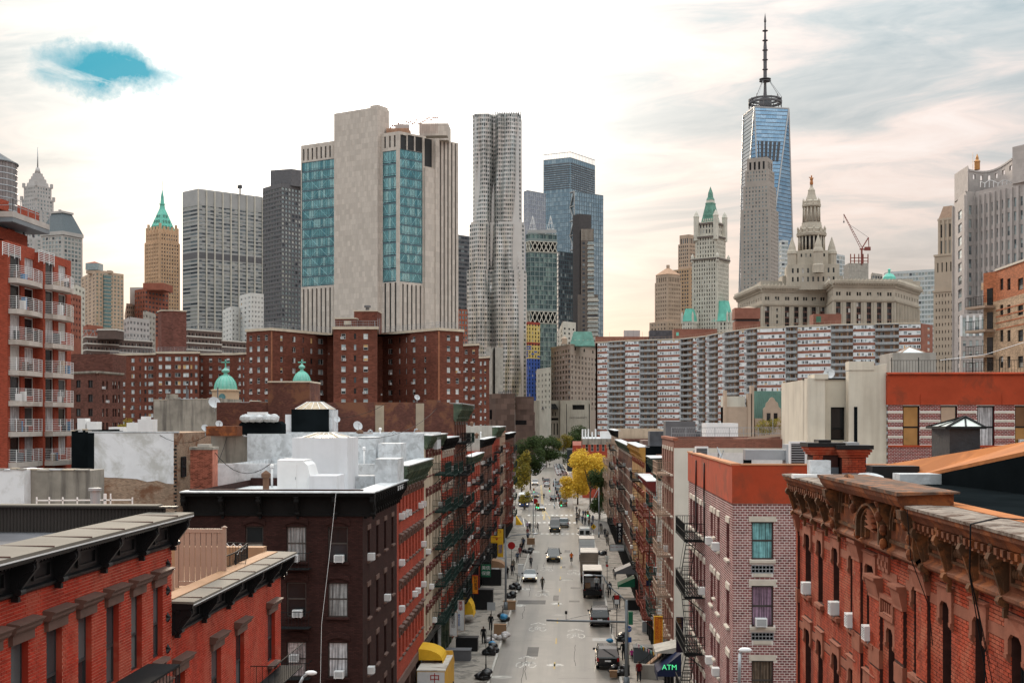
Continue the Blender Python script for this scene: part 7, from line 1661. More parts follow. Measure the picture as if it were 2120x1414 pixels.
 zr=zt-.8;y=66;d=thing('roof_duct','long galvanised air duct with black legs on the maroon house roof','duct',(GX(1545,y),y,zr));mb=MB();mb.box(GX(1543,y),GX(1628,y),y,y+.9,GZ(1580,952,y),GZ(1580,931,y),grey_metal);mb.box(GX(1626,y),GX(1643,y),y-.3,y+1,GZ(1630,962,y),GZ(1630,920,y),grey_metal);part('duct',mb,d);mb=MB();mb.box(GX(1543,y),GX(1556,y),y,y+.8,zr,GZ(1545,952,y),black_paint);mb.box(GX(1627,y),GX(1640,y),y,y+.8,zr,GZ(1630,962,y),black_paint);part('legs',mb,d)
 for px,py,yy,lab in((1453,937,79,'beige rooftop condenser beside the grey dish on the maroon house'),(1652,945,64,'tall beige condenser at the right end of the long duct')):
  h=.75 if px<1500 else 1.5;x=GX(px,yy);z=GZ(px,py,yy)-h/2;q=thing('condenser_unit',lab,'condenser',(x,yy,zr));mb=MB();mb.box(x-.4,x+.4,yy,yy+.4,z,z+h,white_paint);mb.box(x-.4,x+.4,yy+.1,yy+.3,zr,z,black_iron);part('case',mb,q);mb=MB();mb.box(x-.33,x+.33,yy-.012,yy-.002,z+.1,z+h-.1,black_trim);[mb.box(x-.33,x+.33,yy-.03,yy-.013,z+.12+k*.12,z+.16+k*.12,grey_metal) for k in range(int(h/.13))];part('grille',mb,q)
 def T(*a,**k):return tenement(*a,**k)
 mqb=M('maroon_quoined_brick',(.22,.075,.055),.88,.25,.6,brick=(.24,.08,(.3,.17,.13),.014))
 r,g,hs=T('maroon brick tenement with blank white party wall and tan fire escape','R',94,106.5,19.9,mqb,5,party=mqb,depth=11,lm=wst,esc=[(4.3,9.3,tan_iron)],roofm=tar_roof)
 mb=MB();mb.box(XR-.02,XR+11,93.96,93.99,0,19.35,M('white_party_wall',(.66,.62,.56),.88,.08,.4,.2,4,streak=.12));part('white_party_wall',mb,r)
 T('narrow white tenement with big green bracketed cornice','R',106.52,114,18.2,M('white_painted_brick',(.6,.58,.53),.85,.12),3,corn=M('deep_green_cornice',(.02,.05,.035),.55,.3),hc=1.7,o=.9,lm=wst,esc=[(2.2,6,green_iron)],party=mqb)
 T('low red tenement with oxide red cornice and fire escapes','R',114.02,130,15.9,ten_red,6,corn=M('oxide_red_cornice',(.25,.03,.025),.6,.2),o=.8,esc=[(1,5,red_iron),(9,14,red_iron)],lm=wst,roofm=M('pinkish_roof',(.45,.33,.28),.8,.2))
 T('tenement with ochre cornice and matt black party wall','R',130.02,158,18.6,M('ochre_stone_front',(.45,.26,.11),.8,.2),8,party=black_paint,corn=M('ochre_cornice',(.46,.24,.05),.7,.2),hc=1.4,o=.7,depth=6,esc=[(16,22,black_iron)],lint='hood',lm=M('rust_lintel',(.3,.06,.03),.7,.2))
 T('dark brick tenement with green cornice box, past the ochre one','R',158.02,204,18.2,ten_dark,13,corn=green_trim,esc=[(6,12,red_iron),(20,27,black_iron)],lm=lime,acs=.1)
 T('tall tan tenement with bare tan party wall and black roof edge','R',204.02,240,19.6,ten_tan,10,party=M('tan_party_wall',(.42,.32,.235),.9,.15,.4,streak=.4),depth=9,corn=black_corn,esc=[(4,11,tan_iron),(20,28,black_iron)],lm=wst)
 T('last pale tenement of the right row with tan fire escapes','R',240.02,266,15.4,ten_tan,8,esc=[(3,10,tan_iron),(15,22,tan_iron)],lm=wst,depth=10)
 y=84.0;X0=GX(1838,y);zt=GZ(1900,776,y);zb=GZ(1900,838,y);r=thing('striped_brick_house','red brick house with pale stone stripes and deep red stucco fascia at right','house',(X0,y,0));f=Fr((X0,y),FRONT);rb=M('crimson_brick',(.24,.035,.03),.8,.25,2,.2,30,island=.3);W=14.0
 hs=[(f.u(a),f.u(b),f.z(a,925),f.z(a,840)) for a,b in((1869,1904),(1947,1982),(2023,2059),(2101,2137))];st=[(0,W,f.z(1900,yy+3.2),f.z(1900,yy)) for yy in(853,870,886,903)]
 mb=MB();wall(mb,f,0,W,12,zb,hs,.25,wm,mr=rb);part('wall',mb,r);brick_wall(r,f,0,W,zb-8,zb,hs+st+[(0,W,f.z(1900,926),f.z(1900,921))],.2,.075,.02,rb,.006,300)
 mb=MB();us=[0]+[v for h in hs for v in(h[0]-.05,h[1]+.05)]+[W]
 for a,b in zip(us[::2],us[1::2]):
  for s in st:mb.fbox(f,a,b,0,.02,s[2],s[3],wst)
 part('stone_stripe',mb,r);mb=MB();mb.fbox(f,0,W,0,.06,f.z(1900,925.5),f.z(1900,921.5),rs);part('sill_band',mb,r)
 mb=MB();mb.fbox(f,-.05,W,-.4,.06,zb,zt,rs);mb.fprof(f,-.05,W,[(0,zt),(.16,zt),(.2,zt+.06),(.12,zt+.16),(-.4,zt+.16)],rs)
 for a,b in((1905,1932),(2074,2140)):mb.fbox(f,f.u(a),f.u(b),.06,.1,zb,f.z(1900,817),rs)
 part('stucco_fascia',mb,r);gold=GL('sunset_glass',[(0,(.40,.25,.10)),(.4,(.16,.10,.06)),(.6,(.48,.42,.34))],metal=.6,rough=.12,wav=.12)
 for i,h in enumerate(hs):near_window(r,f,h,.2,black_iron,gold if i!=2 else glass_dark,cur[0] if False else(mt('curtain_white',(.55,.54,.56),.8,.2,4) if i==2 else None),.48,t=.09)
 put_ac(r,f,hs[3][0]+.5,hs[3][2]+.1);mb=MB();mb.poly([(X0,y,zt-.3),(X0+W,y,zt-.3),(X0+W,y+14,zt-.3),(X0,y+14,zt-.3)],tar_roof);part('roof',mb,r)
 s=thing('beige_party_wall','tall beige rendered blind side walls with two dark windows, left of the striped brick house','building',(GX(1663,90),90,0));mb=MB();a,b=GX(1757,y+.3),X0-.01;bs=beige_stucco
 mb.prism([(a,y+.3,10),(b,y+.3,10),(b,y+1.2,10),(a,y+1.2,10)],[(a,y+.3,GZ(1757,768,y)),(b,y+.3,GZ(1838,752,y)),(b,y+1.2,GZ(1838,752,y)),(a,y+1.2,GZ(1757,768,y))],bs);mb.box(a,GX(1812,y),y+.25,y+1.3,GZ(1760,766,y),GZ(1760,748,y),bs);part('wall',mb,s)
 y2=85.4;f2=Fr((GX(1664,y2),y2),FRONT);mb=MB();W2=GX(1752,y2)-f2.o.x;wh_=(f2.u(1720),f2.u(1749),f2.z(1730,911),f2.z(1730,843));wall(mb,f2,0,W2+1.5,8,f2.z(1700,786),[wh_],.3,bs);mb.poly([(f2.o.x,y2,8),(f2.o.x,y2+9,8),(f2.o.x,y2+9,f2.z(1700,786)),(f2.o.x,y2,f2.z(1700,786))],bs)
 mb.fbox(f2,f2.u(1664),f2.u(1700),-.1,1.3,8,f2.z(1680,784),bs);mb.fbox(f2,f2.u(1678),f2.u(1706),-1,1.4,f2.z(1690,786),f2.z(1690,776),bs);mb.fbox(f2,-.05,W2+1.5,-.5,.1,f2.z(1700,786)+.002,f2.z(1700,783),black_trim);part('wall',mb,s);near_window(s,f2,wh_,.25,black_iron,glass_black,None,.35,t=.09)
 mb=MB();fb=Fr((a,y+.3),FRONT);mb.fbox(fb,fb.u(1768),fb.u(1775),.002,.02,fb.z(1770,915),fb.z(1770,842),black_paint);part('slot_window',mb,s)
 q=thing('roof_fence','thin iron picket fence with lights along the red fascia roof at right','fence',(GX(1850,90),90,zt));mb=MB();yy=90;z0,z1=zt-.3,GZ(1950,746,yy)
 for i in range(46):x=GX(1846+6.2*i,yy);mb.bar((x,yy,z0),(x,yy,z1+(.2 if i%9==0 else 0)),.012 if i%9 else .035,black_iron)
 mb.bar((GX(1842,yy),yy,z1),(GX(2125,yy),yy,z1),.02,black_iron);mb.tube([(GX(1945,yy),yy-.1,z1),(GX(2040,yy),yy-.1,z1+.4),(GX(2125,yy),yy-.1,z1+1.3)],.02,white_paint,5);part('pickets',mb,q)
 yb=96;q=thing('stair_bulkhead','grey rooftop stair bulkhead with hipped skylight behind the picket fence','bulkhead',(GX(1845,yb),yb,zt));mb=MB();a,b=GX(1848,yb),GX(1938,yb);zq=GZ(1890,730,yb);mb.box(a,b,yb,yb+4,zt-.4,zq,concrete);part('wall',mb,q)
 mb=MB();x0,x1=GX(1868,yb),GX(1918,yb);ap=Vector(((x0+x1)/2,yb+1.5,GZ(1890,716,yb)));e=[Vector(v) for v in((x0,yb+.3,zq),(x1,yb+.3,zq),(x1,yb+3,zq),(x0,yb+3,zq))];[mb.poly([e[i],e[(i+1)%4],ap],glass_lit) for i in range(4)];[mb.bar(e[i],ap,.06,tan_iron) for i in range(4)];part('skylight',mb,q)
 p=[at(2036,152),at(2062,150),at(2180,132)];z=zz(566,152);ob=M('orange_brick',(.42,.14,.065),.88,.15,.4,brick=(.4,.14,(.40,.19,.11),.012));tb=M('buff_brick',(.46,.32,.21),.88,.15,.4,brick=(.4,.14,(.42,.31,.22),.012));b=Bld('balcony_apartment_house','orange over buff brick apartment house with black railed balconies at right edge','apartment house',p,z,tb,back=12)
 f=b.fr[1];hs=[(f.u(a),f.u(c),f.z(a,y1),f.z(a,y0)) for a,c,sl in((2070,2077,0),(2085,2092,0),(2107,2118,0)) for y0,y1 in((578,602),(632,654),(684,708),(738,762))];zo=f.z(2062,624);mb=MB();wall(mb,f,0,b.w[1],0,zo,hs,.2,tb);wall(mb,f,0,b.w[1],zo,z,hs,.2,ob);[mb.fbox(f,0,b.w[1],0,.03,zo-1.2-k*.75,zo-1.05-k*.75,ob) for k in range(4)];mb.fbox(f,-.1,b.w[1],-.3,.12,z+.002,z+.25,wst);part('wall',mb,b.root);windows(b.root,f,hs,-.18,'sash',glass_dark,black_iron)
 f=b.fr[0];mb=MB();wall(mb,f,0,b.w[0],zo,z,[],0,ob);wall(mb,f,0,b.w[0],0,zo,[],0,tb);part('wall',mb,b.root)
 for py in(635,684,736,770):
  zf=f.z(2040,py);mb=MB();u0,u1=f.u(2019),f.u(2060);mb.fbox(f,u0,u1,.01,1.5,zf-.28,zf,tan_stone);part('balcony_slab',mb,b.root);mb=MB();[mb.bar(f.p(u0+(u1-u0)*i/12,1.46,zf),f.p(u0+(u1-u0)*i/12,1.46,zf+1.1),.025,black_iron) for i in range(13)];[mb.bar(f.p(u0,1.46,zf+t),f.p(u1,1.46,zf+t),.03,black_iron) for t in(.1,1.1)];[mb.bar(f.p(u0,1.46*i/6,zf),f.p(u0,1.46*i/6,zf+1.1),.025,black_iron) for i in range(6)];mb.bar(f.p(u0,0,zf+1.1),f.p(u0,1.46,zf+1.1),.03,black_iron);part('balcony_railing',mb,b.root)
  mb=MB();mb.fbox(f,f.u(2044),f.u(2056),.012,.06,zf+.1,zf+2.1,glass_black);part('balcony_door',mb,b.root)
right_row()
#  roofs on the left, towers and domes
def hip(mb,x0,x1,y0,y1,z0,z1,g,fr,ins=.3):
 e=[(x0,y0,z0),(x1,y0,z0),(x1,y1,z0),(x0,y1,z0)];dx,dy=(x1-x0)*ins,(y1-y0)*ins;t=[(x0+dx,y0+dy,z1),(x1-dx,y0+dy,z1),(x1-dx,y1-dy,z1),(x0+dx,y1-dy,z1)]
 mb.prism(e,t,g)
 for i in range(4):
  mb.bar(e[i],t[i],.06,fr);mb.bar(t[i],t[(i+1)%4],.06,fr)
  for q in(.25,.5,.75):mb.bar(Vector(e[i]).lerp(Vector(e[(i+1)%4]),q),Vector(t[i]).lerp(Vector(t[(i+1)%4]),q),.035,fr)
def bulkhead(lab,px0,px1,py,Y,d,z0,m,sky=None,extra=None,name='roof_bulkhead'):
 x0,x1=GX(px0,Y),GX(px1,Y);z1=GZ((px0+px1)/2,py,Y);r=thing(name,lab,'bulkhead',(x0,Y,z0));mb=MB();mb.box(x0,x1,Y,Y+d,z0,z1,m);part('wall',mb,r)
 if sky:mb=MB();hip(mb,GX(sky[0],Y),GX(sky[1],Y),Y+.2,Y+d-.2,z1+.003,GZ(px0,sky[2],Y),mt('skylight_glass',(.42,.33,.22),.3,.4,3),white_paint);part('skylight',mb,r)
 if extra:extra(r,x0,x1,Y,z0,z1)
 return r
def dish(px,py,Y,rad,lab,z0,az=.6,m=None):
 c=Vector((GX(px,Y),Y,GZ(px,py,Y)));r=thing('satellite_dish',lab,'satellite dish',(c.x,c.y,z0));m=m or mt('dish_grey',(.50,.52,.54),.5,.08);mb=MB();n=Vector((math.sin(az),-math.cos(az),.45)).normalized();e=n.cross(Vector((0,0,1))).normalized();g=e.cross(n);R_=lambda q,t,h:c+e*(q*math.cos(t))+g*(q*math.sin(t))+n*h
 for q0,h0,q1,h1 in((0.01,0,rad*.5,rad*.06),(rad*.5,rad*.06,rad,rad*.24)):mb.prism([R_(q0,t*.524,h0) for t in range(12)],[R_(q1,t*.524,h1) for t in range(12)],m,False,True)
 part('reflector',mb,r);mb=MB();mb.bar(c+g*-rad*.9,c+n*rad*.9,.025,grey_metal);mb.bar(c,(c.x,c.y+.2,z0),.04,grey_metal);mb.bar(c+n*rad*.9-e*.05,c+n*rad*.9+e*.08,.05,grey_metal);part('arm',mb,r)
def left_roofs():
 z=17.0
 def door(r,x0,x1,Y,z0,z1):
  mb=MB();mb.box(GX(587,Y),GX(614,Y),Y-.05,Y-.003,z0,GZ(600,962,Y),white_paint);mb.box(GX(612,Y),GX(613,Y),Y-.1,Y-.05,z0+1,z0+1.15,grey_metal);part('door',mb,r);mb=MB();x2=GX(655,Y);mb.prism([(x1,Y,z0),(x2,Y,z0),(x2,Y+2.4,z0),(x1,Y+2.4,z0)],[(x1,Y,z1-.1),(GX(636,Y),Y,z1-.3),(GX(636,Y),Y+2.4,z1-.3),(x1,Y+2.4,z1-.1)],white_paint);part('side_slope',mb,r)
 bw=M('blank_white_panel',(.66,.66,.68),.8,.06,.6,.4,3,streak=.22,streakcol=(.42,.40,.38))
 bulkhead('big blank white bulkhead with hipped skylight on the brown corner roof',605,719,906,77,4,z,bw,(625,702,897));bulkhead('small white stair bulkhead with a closed white door',574,628,952,72.6,2.4,z,white_paint,None,door);bulkhead('low white annex box right of the big blank bulkhead',640,697,985,72.4,2.5,z,bw)
 bulkhead('silver painted bulkhead covered in scrawls, right of the big white one',776,823,950,79,3,z,silver_roof);bulkhead('long low silver parapet block along the corner roof',700,775,985,80,1.5,z,silver_roof)
 bulkhead('upper silver roof block under the two grey dishes',735,778,905,95,5,17.5,silver_roof);bulkhead('silver roof hump beside the cream tenement cornice',783,830,918,93,3,17.5,silver_roof);bulkhead('white topped roof box at the cream tenement',858,905,896,104,3,19,silver_roof)
 def side(r,x0,x1,Y,z0,z1):mb=MB();mb.box(GX(589,Y),x0-.01,Y+.3,Y+3,z0,GZ(595,858,Y),white_wall);mb.box(x1+.01,GX(687,Y),Y+.2,Y+3,z0,GZ(690,848,Y),silver_roof);part('side_wall',mb,r)
 bulkhead('black painted square bulkhead with white hipped skylight in front of the long brick wall',603,680,847,112,4,17,black_paint,(610,678,832),side)
 Y=103;r=thing('roof_tank','long rounded black tank box with white insulated pipes on top','tank',(GX(540,Y),Y,18));mb=MB();f=Fr((GX(495,Y),Y),FRONT);w=GX(583,Y)-GX(495,Y);zt,z0=GZ(540,872,Y),GZ(540,905,Y);mb.fplate(f,[(.2,z0-1),(w-.2,z0-1),(w,z0),(w,zt-.25),(w-.25,zt),(.25,zt),(0,zt-.25),(0,z0)],-1.6,0,black_paint);part('tank',mb,r);mb=MB()
 for i,px in enumerate((512,527,540,556,570)):mb.blob((GX(px,Y),Y-.4,zt+.25),.5,.4,.35,silver_roof,i,8,5,.2)
 mb.box(GX(515,Y),GX(555,Y),Y-.5,Y,zt+.5,zt+.75,white_paint);part('insulated_pipes',mb,r)
 for nm,lab,px0,px1,py,Y,d,z0,m in(('rear_building','weathered grey cement building wall behind the white bulkheads',437,607,903,100,4,8,dirty_stucco),('rear_building','grey cement parapet building below the green copper dome',318,458,826,190,12,8,dirty_stucco),('brick_wall_building','dark brown brick building wall left of the long party wall',452,560,832,128,8,8,ten_dark),('black_wall_building','small black walled building right of the balcony tower',148,186,892,106,8,8,black_paint),('stained_wall','streaky grey cement wall at left below the balcony tower',51,181,974,82,3,6,dirty_stucco),('white_wall','flaking white wall at the left edge below the balcony tower',-20,50,972,81,3,6,white_wall)):
  x0,x1=GX(px0,Y),GX(px1,Y);z1=GZ((px0+px1)/2,py,Y);r=thing(nm,lab,'building',(x0,Y,z0));mb=MB();n=5
  for i in range(n):
   a,b=x0+(x1-x0)*i/n,x0+(x1-x0)*(i+1)/n;e=RN.uniform(-.02,.012)*d;mb.box(a,b,Y,Y+d,z0,z1+e,m);mb.box(a-.03,b+.03,Y-.06,Y+.35,z1+e+.002,z1+e+.09,(coping,concrete,silver_roof)[i%3])
  part('wall',mb,r)
  if px0==318:mb=MB();mb.box(GX(335,Y),GX(352,Y),Y+2,Y+4,z1,z1+.8,dirty_stucco);[mb.bar((GX(px,Y),Y+1,z1),(GX(px,Y),Y+1,z1+q),.12,dark_grid) for px,q in((382,2.0),(385,1.4),(447,1.8))];part('vent_pipes',mb,r)
 Y=103;x0,x1=GX(183,Y),GX(366,Y);zt,zw,zb=GZ(270,896,Y),GZ(270,989,Y),6;r=thing('whitewashed_building','building with big whitewashed blind wall over tan brick','building',(x0,Y,zb));tanb=M('rough_tan_brick',(.34,.235,.165),.9,.25,.8,.3,8,brick=(.23,.077,(.28,.20,.15),.012),stain=(.20,.10,.06),sscale=.6);mb=MB();mb.box(x0,x1,Y,Y+13,zb,zt,tanb);part('wall',mb,r);mb=MB();f=Fr((x0,Y),FRONT);w=x1-x0
 pts=[(0,zt-.02),(0,zw+.35)]+[(w*t/9,zw+.28-.75*t/9+RN.uniform(-.12,.12)) for t in range(1,9)]+[(w-.25,zw-.5),(w-.25,zt-.02)];mb.fplate(f,pts,0,.03,white_wall);part('whitewash',mb,r)
 mb=MB();mb.box(x0-.02,x0+.5,Y-.05,Y-.032,zw,zt,black_paint);[mb.box(x1-.16-.1*(i%2),x1,Y-.04,Y-.002,zb+i*.3,zb+i*.3+.15,black_trim) for i in range(45)];part('edge_blocks',mb,r);g=Fr((x1,Y),LEFT);hs=[(1.0,2.2,g.z(378,987),g.z(378,945)),(1.0,2.2,g.z(378,1046),g.z(378,1026))];[near_window(r,Fr((x1+.2,Y),LEFT),h,.1,black_iron,glass_black,None,.5,t=.09) for h in hs];mb=MB();mb.box(x0,x1+.1,Y-.05,Y+.4,zt+.002,zt+.12,silver_roof);part('coping',mb,r)
 Y=80;x0,x1=GX(394,Y),GX(440,Y);z1=GZ(415,931,Y);c=thing('chimney','broad red brick chimney at the left end of the brown corner roof','chimney',(x0,Y,15));mb=MB();mb.box(x0,x1,Y,Y+1.2,15,z1,red_joint);part('shaft',mb,c);mb=MB();mb.box(x0-.06,x1+.06,Y-.06,Y+1.26,z1,z1+.18,dirty_stucco);mb.box(x0+.4,x1-.3,Y+.2,Y+1,z1+.181,z1+.35,concrete);part('cap',mb,c);brick_wall(c,Fr((x0,Y),FRONT),0,x1-x0,17,z1,[],.2,.062,.014,M('worn_red_brick',(.26,.085,.055),.85,.3,2,.2,20,island=.5),.008,200)
 r=thing('rusty_box','long rusty orange metal box lying on the grey cement wall','box',(GX(435,99),99,GZ(465,893,99)));mb=MB();mb.box(GX(434,99),GX(498,99),98,99.5,GZ(465,902,99),GZ(465,882,99),rust_metal);part('box',mb,r)
 for a in((740,882,106,.42,'large grey satellite dish left of the silver roof block'.replace('left','standing above')),(697,868,108,.3,'smaller grey dish on a strut right of the black square bulkhead'),(424,886,101,.3,'white dish at the left end of the rusty box'),(443,834,185,.9,'tilted white dish below the green copper dome'),(863,823,124,.3,'small dish standing on the long brick wall'),(453,878,100,.3,'grey dish lying behind the rusty box')):dish(a[0],a[1],a[2],a[3],a[4],GZ(a[0],a[1]+18,a[2]))
 dish(1443,941,79.5,.34,'dark grey dish left of the roof condenser on the maroon house',18.4,-.6,mt('dish_dark',(.2,.21,.22),.5));dish(1487,938,76,.38,'pale dish with long feed arm on the maroon house roof',18.4,1.3);dish(1717,775,90,.42,'rusty dish on the beige rendered wall',24,-.5)
 XA=-47.0;ob=M('tower_red_brick',(.33,.062,.034),.88,.15,.5,brick=(.24,.08,(.30,.08,.05),.012));Ya,Yb,Yc=YX(-60,XA),YX(72,XA),YX(72,XA);XB=GX(90,Yc);Yd=YX(147,XB);zt1,zt2=GZ(60,512,YX(60,XA)),GZ(120,532,YX(120,XB));r=thing('balcony_apartment_tower','red brick apartment tower with white railed curved balconies at left edge','apartment tower',(XA,Ya,0));wf=M('white_door_frame',(.62,.62,.60),.5,.1)
 f1,f2=Fr((XA,YX(15,XA)),LEFT),Fr((XB,Yc),LEFT);Y15=YX(15,XA);mb=MB();mb.poly([(XA-12,Y15,0),(XA,Y15,0),(XA,Y15,zt1),(XA-12,Y15,zt1)],ob);mb.poly([(XA,Yc,0),(XB,Yc,0),(XB,Yc,zt2),(XA,Yc,zt2)],ob);mb.poly([(XA-12,Y15,zt1-.5),(XA,Y15,zt1-.5),(XA,Yc,zt1-.5),(XA-12,Yc,zt1-.5)],tar_roof);mb.poly([(XA-12,Yd,0),(XB,Yd,0),(XB,Yd,zt2),(XA-12,Yd,zt2)],ob);mb.poly([(XA-12,Yc,zt2-.5),(XB,Yc,zt2-.5),(XB,Yd,zt2-.5),(XA-12,Yd,zt2-.5)],tar_roof);part('wall',mb,r)
 for f,w,zt,dx,wx,ys,pxr,b0,b1 in((f1,Yc-Y15,zt1,(21,43),(51,71),[598+62.2*k for k in range(7)],45,17,71),(f2,Yd-Yc,zt2,(94,112),(121,138),[611+59.5*k for k in range(7)],115,92,136)):
  hs=[]
  for y in ys:zf=f.z(pxr,y-16);hs+=[(f.u(dx[0]),f.u(dx[1]),zf+.02,zf+2.15),(f.u(wx[0]),f.u(wx[1]),zf+.45,zf+2.1)]
  mb=MB();wall(mb,f,0,w,0,zt,hs,.25,ob);part('wall',mb,r)
  for i,h in enumerate(hs):near_window(r,f,h,.18,wf,glass_dark,mt('curtain_white',(.55,.54,.56),.8,.2,4) if i%3==1 else None,.5 if False else .98,t=.08)
  for k,y in enumerate(ys):
   zf=f.z(pxr,y-16);u0,u1=f.u(b0),f.u(b1);um=(u0+u1)/2;n=8;P=[(u0+(u1-u0)*i/n,.75+.35*math.sin(math.pi*i/n)) for i in range(n+1)];mb=MB();ring=[(u0,.01)]+P+[(u1,.01)]
   mb.prism([f.p(u,q,zf-.42) for u,q in ring],[f.p(u,q,zf) for u,q in ring],M('balcony_concrete',(.50,.45,.41),.8,.1,1,stain=(.38,.33,.29)) if 'balcony_concrete' not in bpy.data.materials else bpy.data.materials['balcony_concrete']);part('balcony_slab',mb,r);mb=MB()
   for q in range(7):mb.tube([f.p(u0,.05,zf+.12+q*.155)]+[f.p(u,v-.05,zf+.12+q*.155) for u,v in P]+[f.p(u1,.05,zf+.12+q*.155)],.017,white_paint,4)
   for i in(0,2,4,6,8):mb.bar(f.p(P[i][0],P[i][1]-.05,zf),f.p(P[i][0],P[i][1]-.05,zf+1.08),.03,white_paint)
   part('balcony_railing',mb,r);mb=MB()
   for q in range(RN.randint(2,4)):u=RN.uniform(u0+.3,u1-.6);mb.fbox(f,u,u+RN.uniform(.2,.5),.3,.7,zf+.004,zf+RN.uniform(.4,1.2),RN.choice((white_paint,grey_metal,brown_trim,mt('blue_tarp',(.03,.18,.4),.6),tan_stone,black_trim,dark_grid,concrete,brown_trim)))
   part('balcony_clutter',mb,r)
 mb=MB()
 for f,a,b,y in((f1,4,41,521),(f2,79,111,536)):
  z0=f.z(a,y);u0,u1=f.u(a),f.u(b);[mb.bar(f.p(u0,.05,z0+.15*k-.1),f.p(u1,.05,z0+.15*k-.1),.03,white_paint) for k in range(7)];[mb.bar(f.p(u0+(u1-u0)*k/3,.05,z0-.3),f.p(u0+(u1-u0)*k/3,.05,z0+.85),.035,white_paint) for k in range(4)]
 part('terrace_railing',mb,r);mb=MB();y=YX(50,XA-1.5);X_=XA-1.6
 for a,b,t0,t1,m in((-40,57,489,512,ob),(-40,81,442,462,ob)):
  A,B=YX(a,X_),YX(min(b,57 if t0>470 else 81),X_);mb.box(X_-6,X_,A,B,GZ(57,t1,B),GZ(57,t0,B),m)
 for a,b in((26,40),(-20,24)):mb.box(X_-5,X_-.4,YX(a,X_),YX(b,X_),GZ(30,500,112),GZ(30,455,112),ob if a>0 else black_trim)
 for px in(52,72):y=YX(px,X_);mb.bar((X_-.1,y,GZ(px,492,y)),(X_-.1,y,GZ(px,455,y)),.12,steel_pole)
 part('penthouse',mb,r)
 X_=XA-.6;Yt=YX(4,X_-2);zb=GZ(10,452,Yt);c=Vector((GX(-22,Yt),Yt,zb));t=thing('water_tower','wooden rooftop water tower on a steel platform at the left edge','water tower',(c.x,c.y,zz(500,112)));mb=MB();R_=GX(31,Yt)-c.x;hh=GZ(0,340,Yt)-zb;wd=M('weathered_staves',(.25,.23,.23),.85,.2,1,island=.3)
 for i in range(48):a0,a1=2*math.pi*i/48,2*math.pi*(i+.93)/48;mb.poly([c+Vector((R_*math.cos(a),R_*math.sin(a),q)) for a,q in((a0,0),(a1,0),(a1,hh),(a0,hh))],wd)
 part('stave',mb,t);mb=MB();mb.lathe(c,[(R_*.985,0),(R_*.985,hh)],black_trim,32);[mb.lathe(c,[(R_*1.01,q*hh/9),(R_*1.02,q*hh/9+.05),(R_*1.01,q*hh/9+.1)],grey_metal,32) for q in range(10)];part('hoops',mb,t);mb=MB();mb.lathe(c,[(R_*1.06,hh),(R_*1.06,hh+.08),(0.05,hh+1.5)],M('tank_roof',(.12,.13,.14),.7),24);part('roof',mb,t)
 mb=MB();e=R_+1.5;mb.box(c.x-e,c.x+e,c.y-e,c.y+e,zb-.9,zb-.55,steel_pole);mb.box(c.x-e,c.x+e-.002,c.y-e-.004,c.y+e-.003,zb-.5,zb-.02,M('pale_steel_beam',(.42,.38,.35),.6,.2));[mb.bar((c.x+a,c.y+b,zb-.9),(c.x+a,c.y+b,zb-5),.12,steel_pole) for a in(-2,1.2) for b in(-2,2)];part('platform',mb,t);mb=MB()
 for q in(.5,1.05):[mb.bar((c.x+a*e,c.y+b*e,zb+q),(c.x+a2*e,c.y+b2*e,zb+q),.03,grey_metal) for a,b,a2,b2 in((-1,-1,1,-1),(1,-1,1,1))]
 for k in range(6):mb.bar((c.x-e+e*.4*k,c.y-e,zb),(c.x-e+e*.4*k,c.y-e,zb+1.05),.03,grey_metal);mb.bar((c.x+e,c.y-e+e*.4*k,zb),(c.x+e,c.y-e+e*.4*k,zb+1.05),.03,grey_metal)
 part('railing',mb,t)
 for px,hw,y0,y1,yt,D,lab in((467,23,806,776,744,240,'green copper dome with cross on a tan arched drum'),(625,19,796,768,744,262,'smaller green copper dome with cross, partly hidden by a brick block')):
  c=at(px,D);r=thing('church_dome',lab,'dome',(*c,10));R_=hw*D/F;Z=lambda y:zz(y,D);mb=MB();prof=[(R_*math.cos(t*.196)*(1 if t else 1),Z(y0)+(Z(y1)-Z(y0))*math.sin(t*.196)) for t in range(8)];mb.lathe((*c,0),[(R_*1.04,Z(y0+1))]+prof+[(R_*.16,Z(y1-4)),(R_*.34,Z(y1-6)),(R_*.36,Z(y1-9)),(R_*.12,Z(y1-13)),(R_*.06,Z(y1-16))],M('mint_copper',(.19,.47,.39),.6,.2,.8),20)
  for i in range(16):a=i*.3927;mb.tube([(c[0]+q*1.01*math.cos(a),c[1]+q*1.01*math.sin(a),z) for q,z in prof],.06,copper_green,4)
  part('dome',mb,r);mb=MB();mb.bar((*c,Z(y1-14)),(*c,Z(yt)),.14,copper_green);mb.bar((c[0]-.8,c[1],Z(yt+6)),(c[0]+.8,c[1],Z(yt+6)),.14,copper_green);part('cross',mb,r);mb=MB();mb.lathe((*c,0),[(R_*1.2,10),(R_*1.2,Z(y0+4)),(R_*1.32,Z(y0+3.5)),(R_*1.32,Z(y0+1)),(R_,Z(y0))],M('cream_drum',(.52,.38,.26),.8,.1),8,False,math.pi/8);part('drum',mb,r);f=Fr((c[0]-R_*1.2,c[1]-R_*1.12),FRONT);mb=MB();u=R_*1.2;mb.fplate(f,[(u-R_*.3,12),(u+R_*.3,12)]+[(u+R_*.3*math.cos(t*.393),Z(y0+16)+R_*.3*math.sin(t*.393)) for t in range(9)],0,.05,glass_teal);part('arched_window',mb,r)
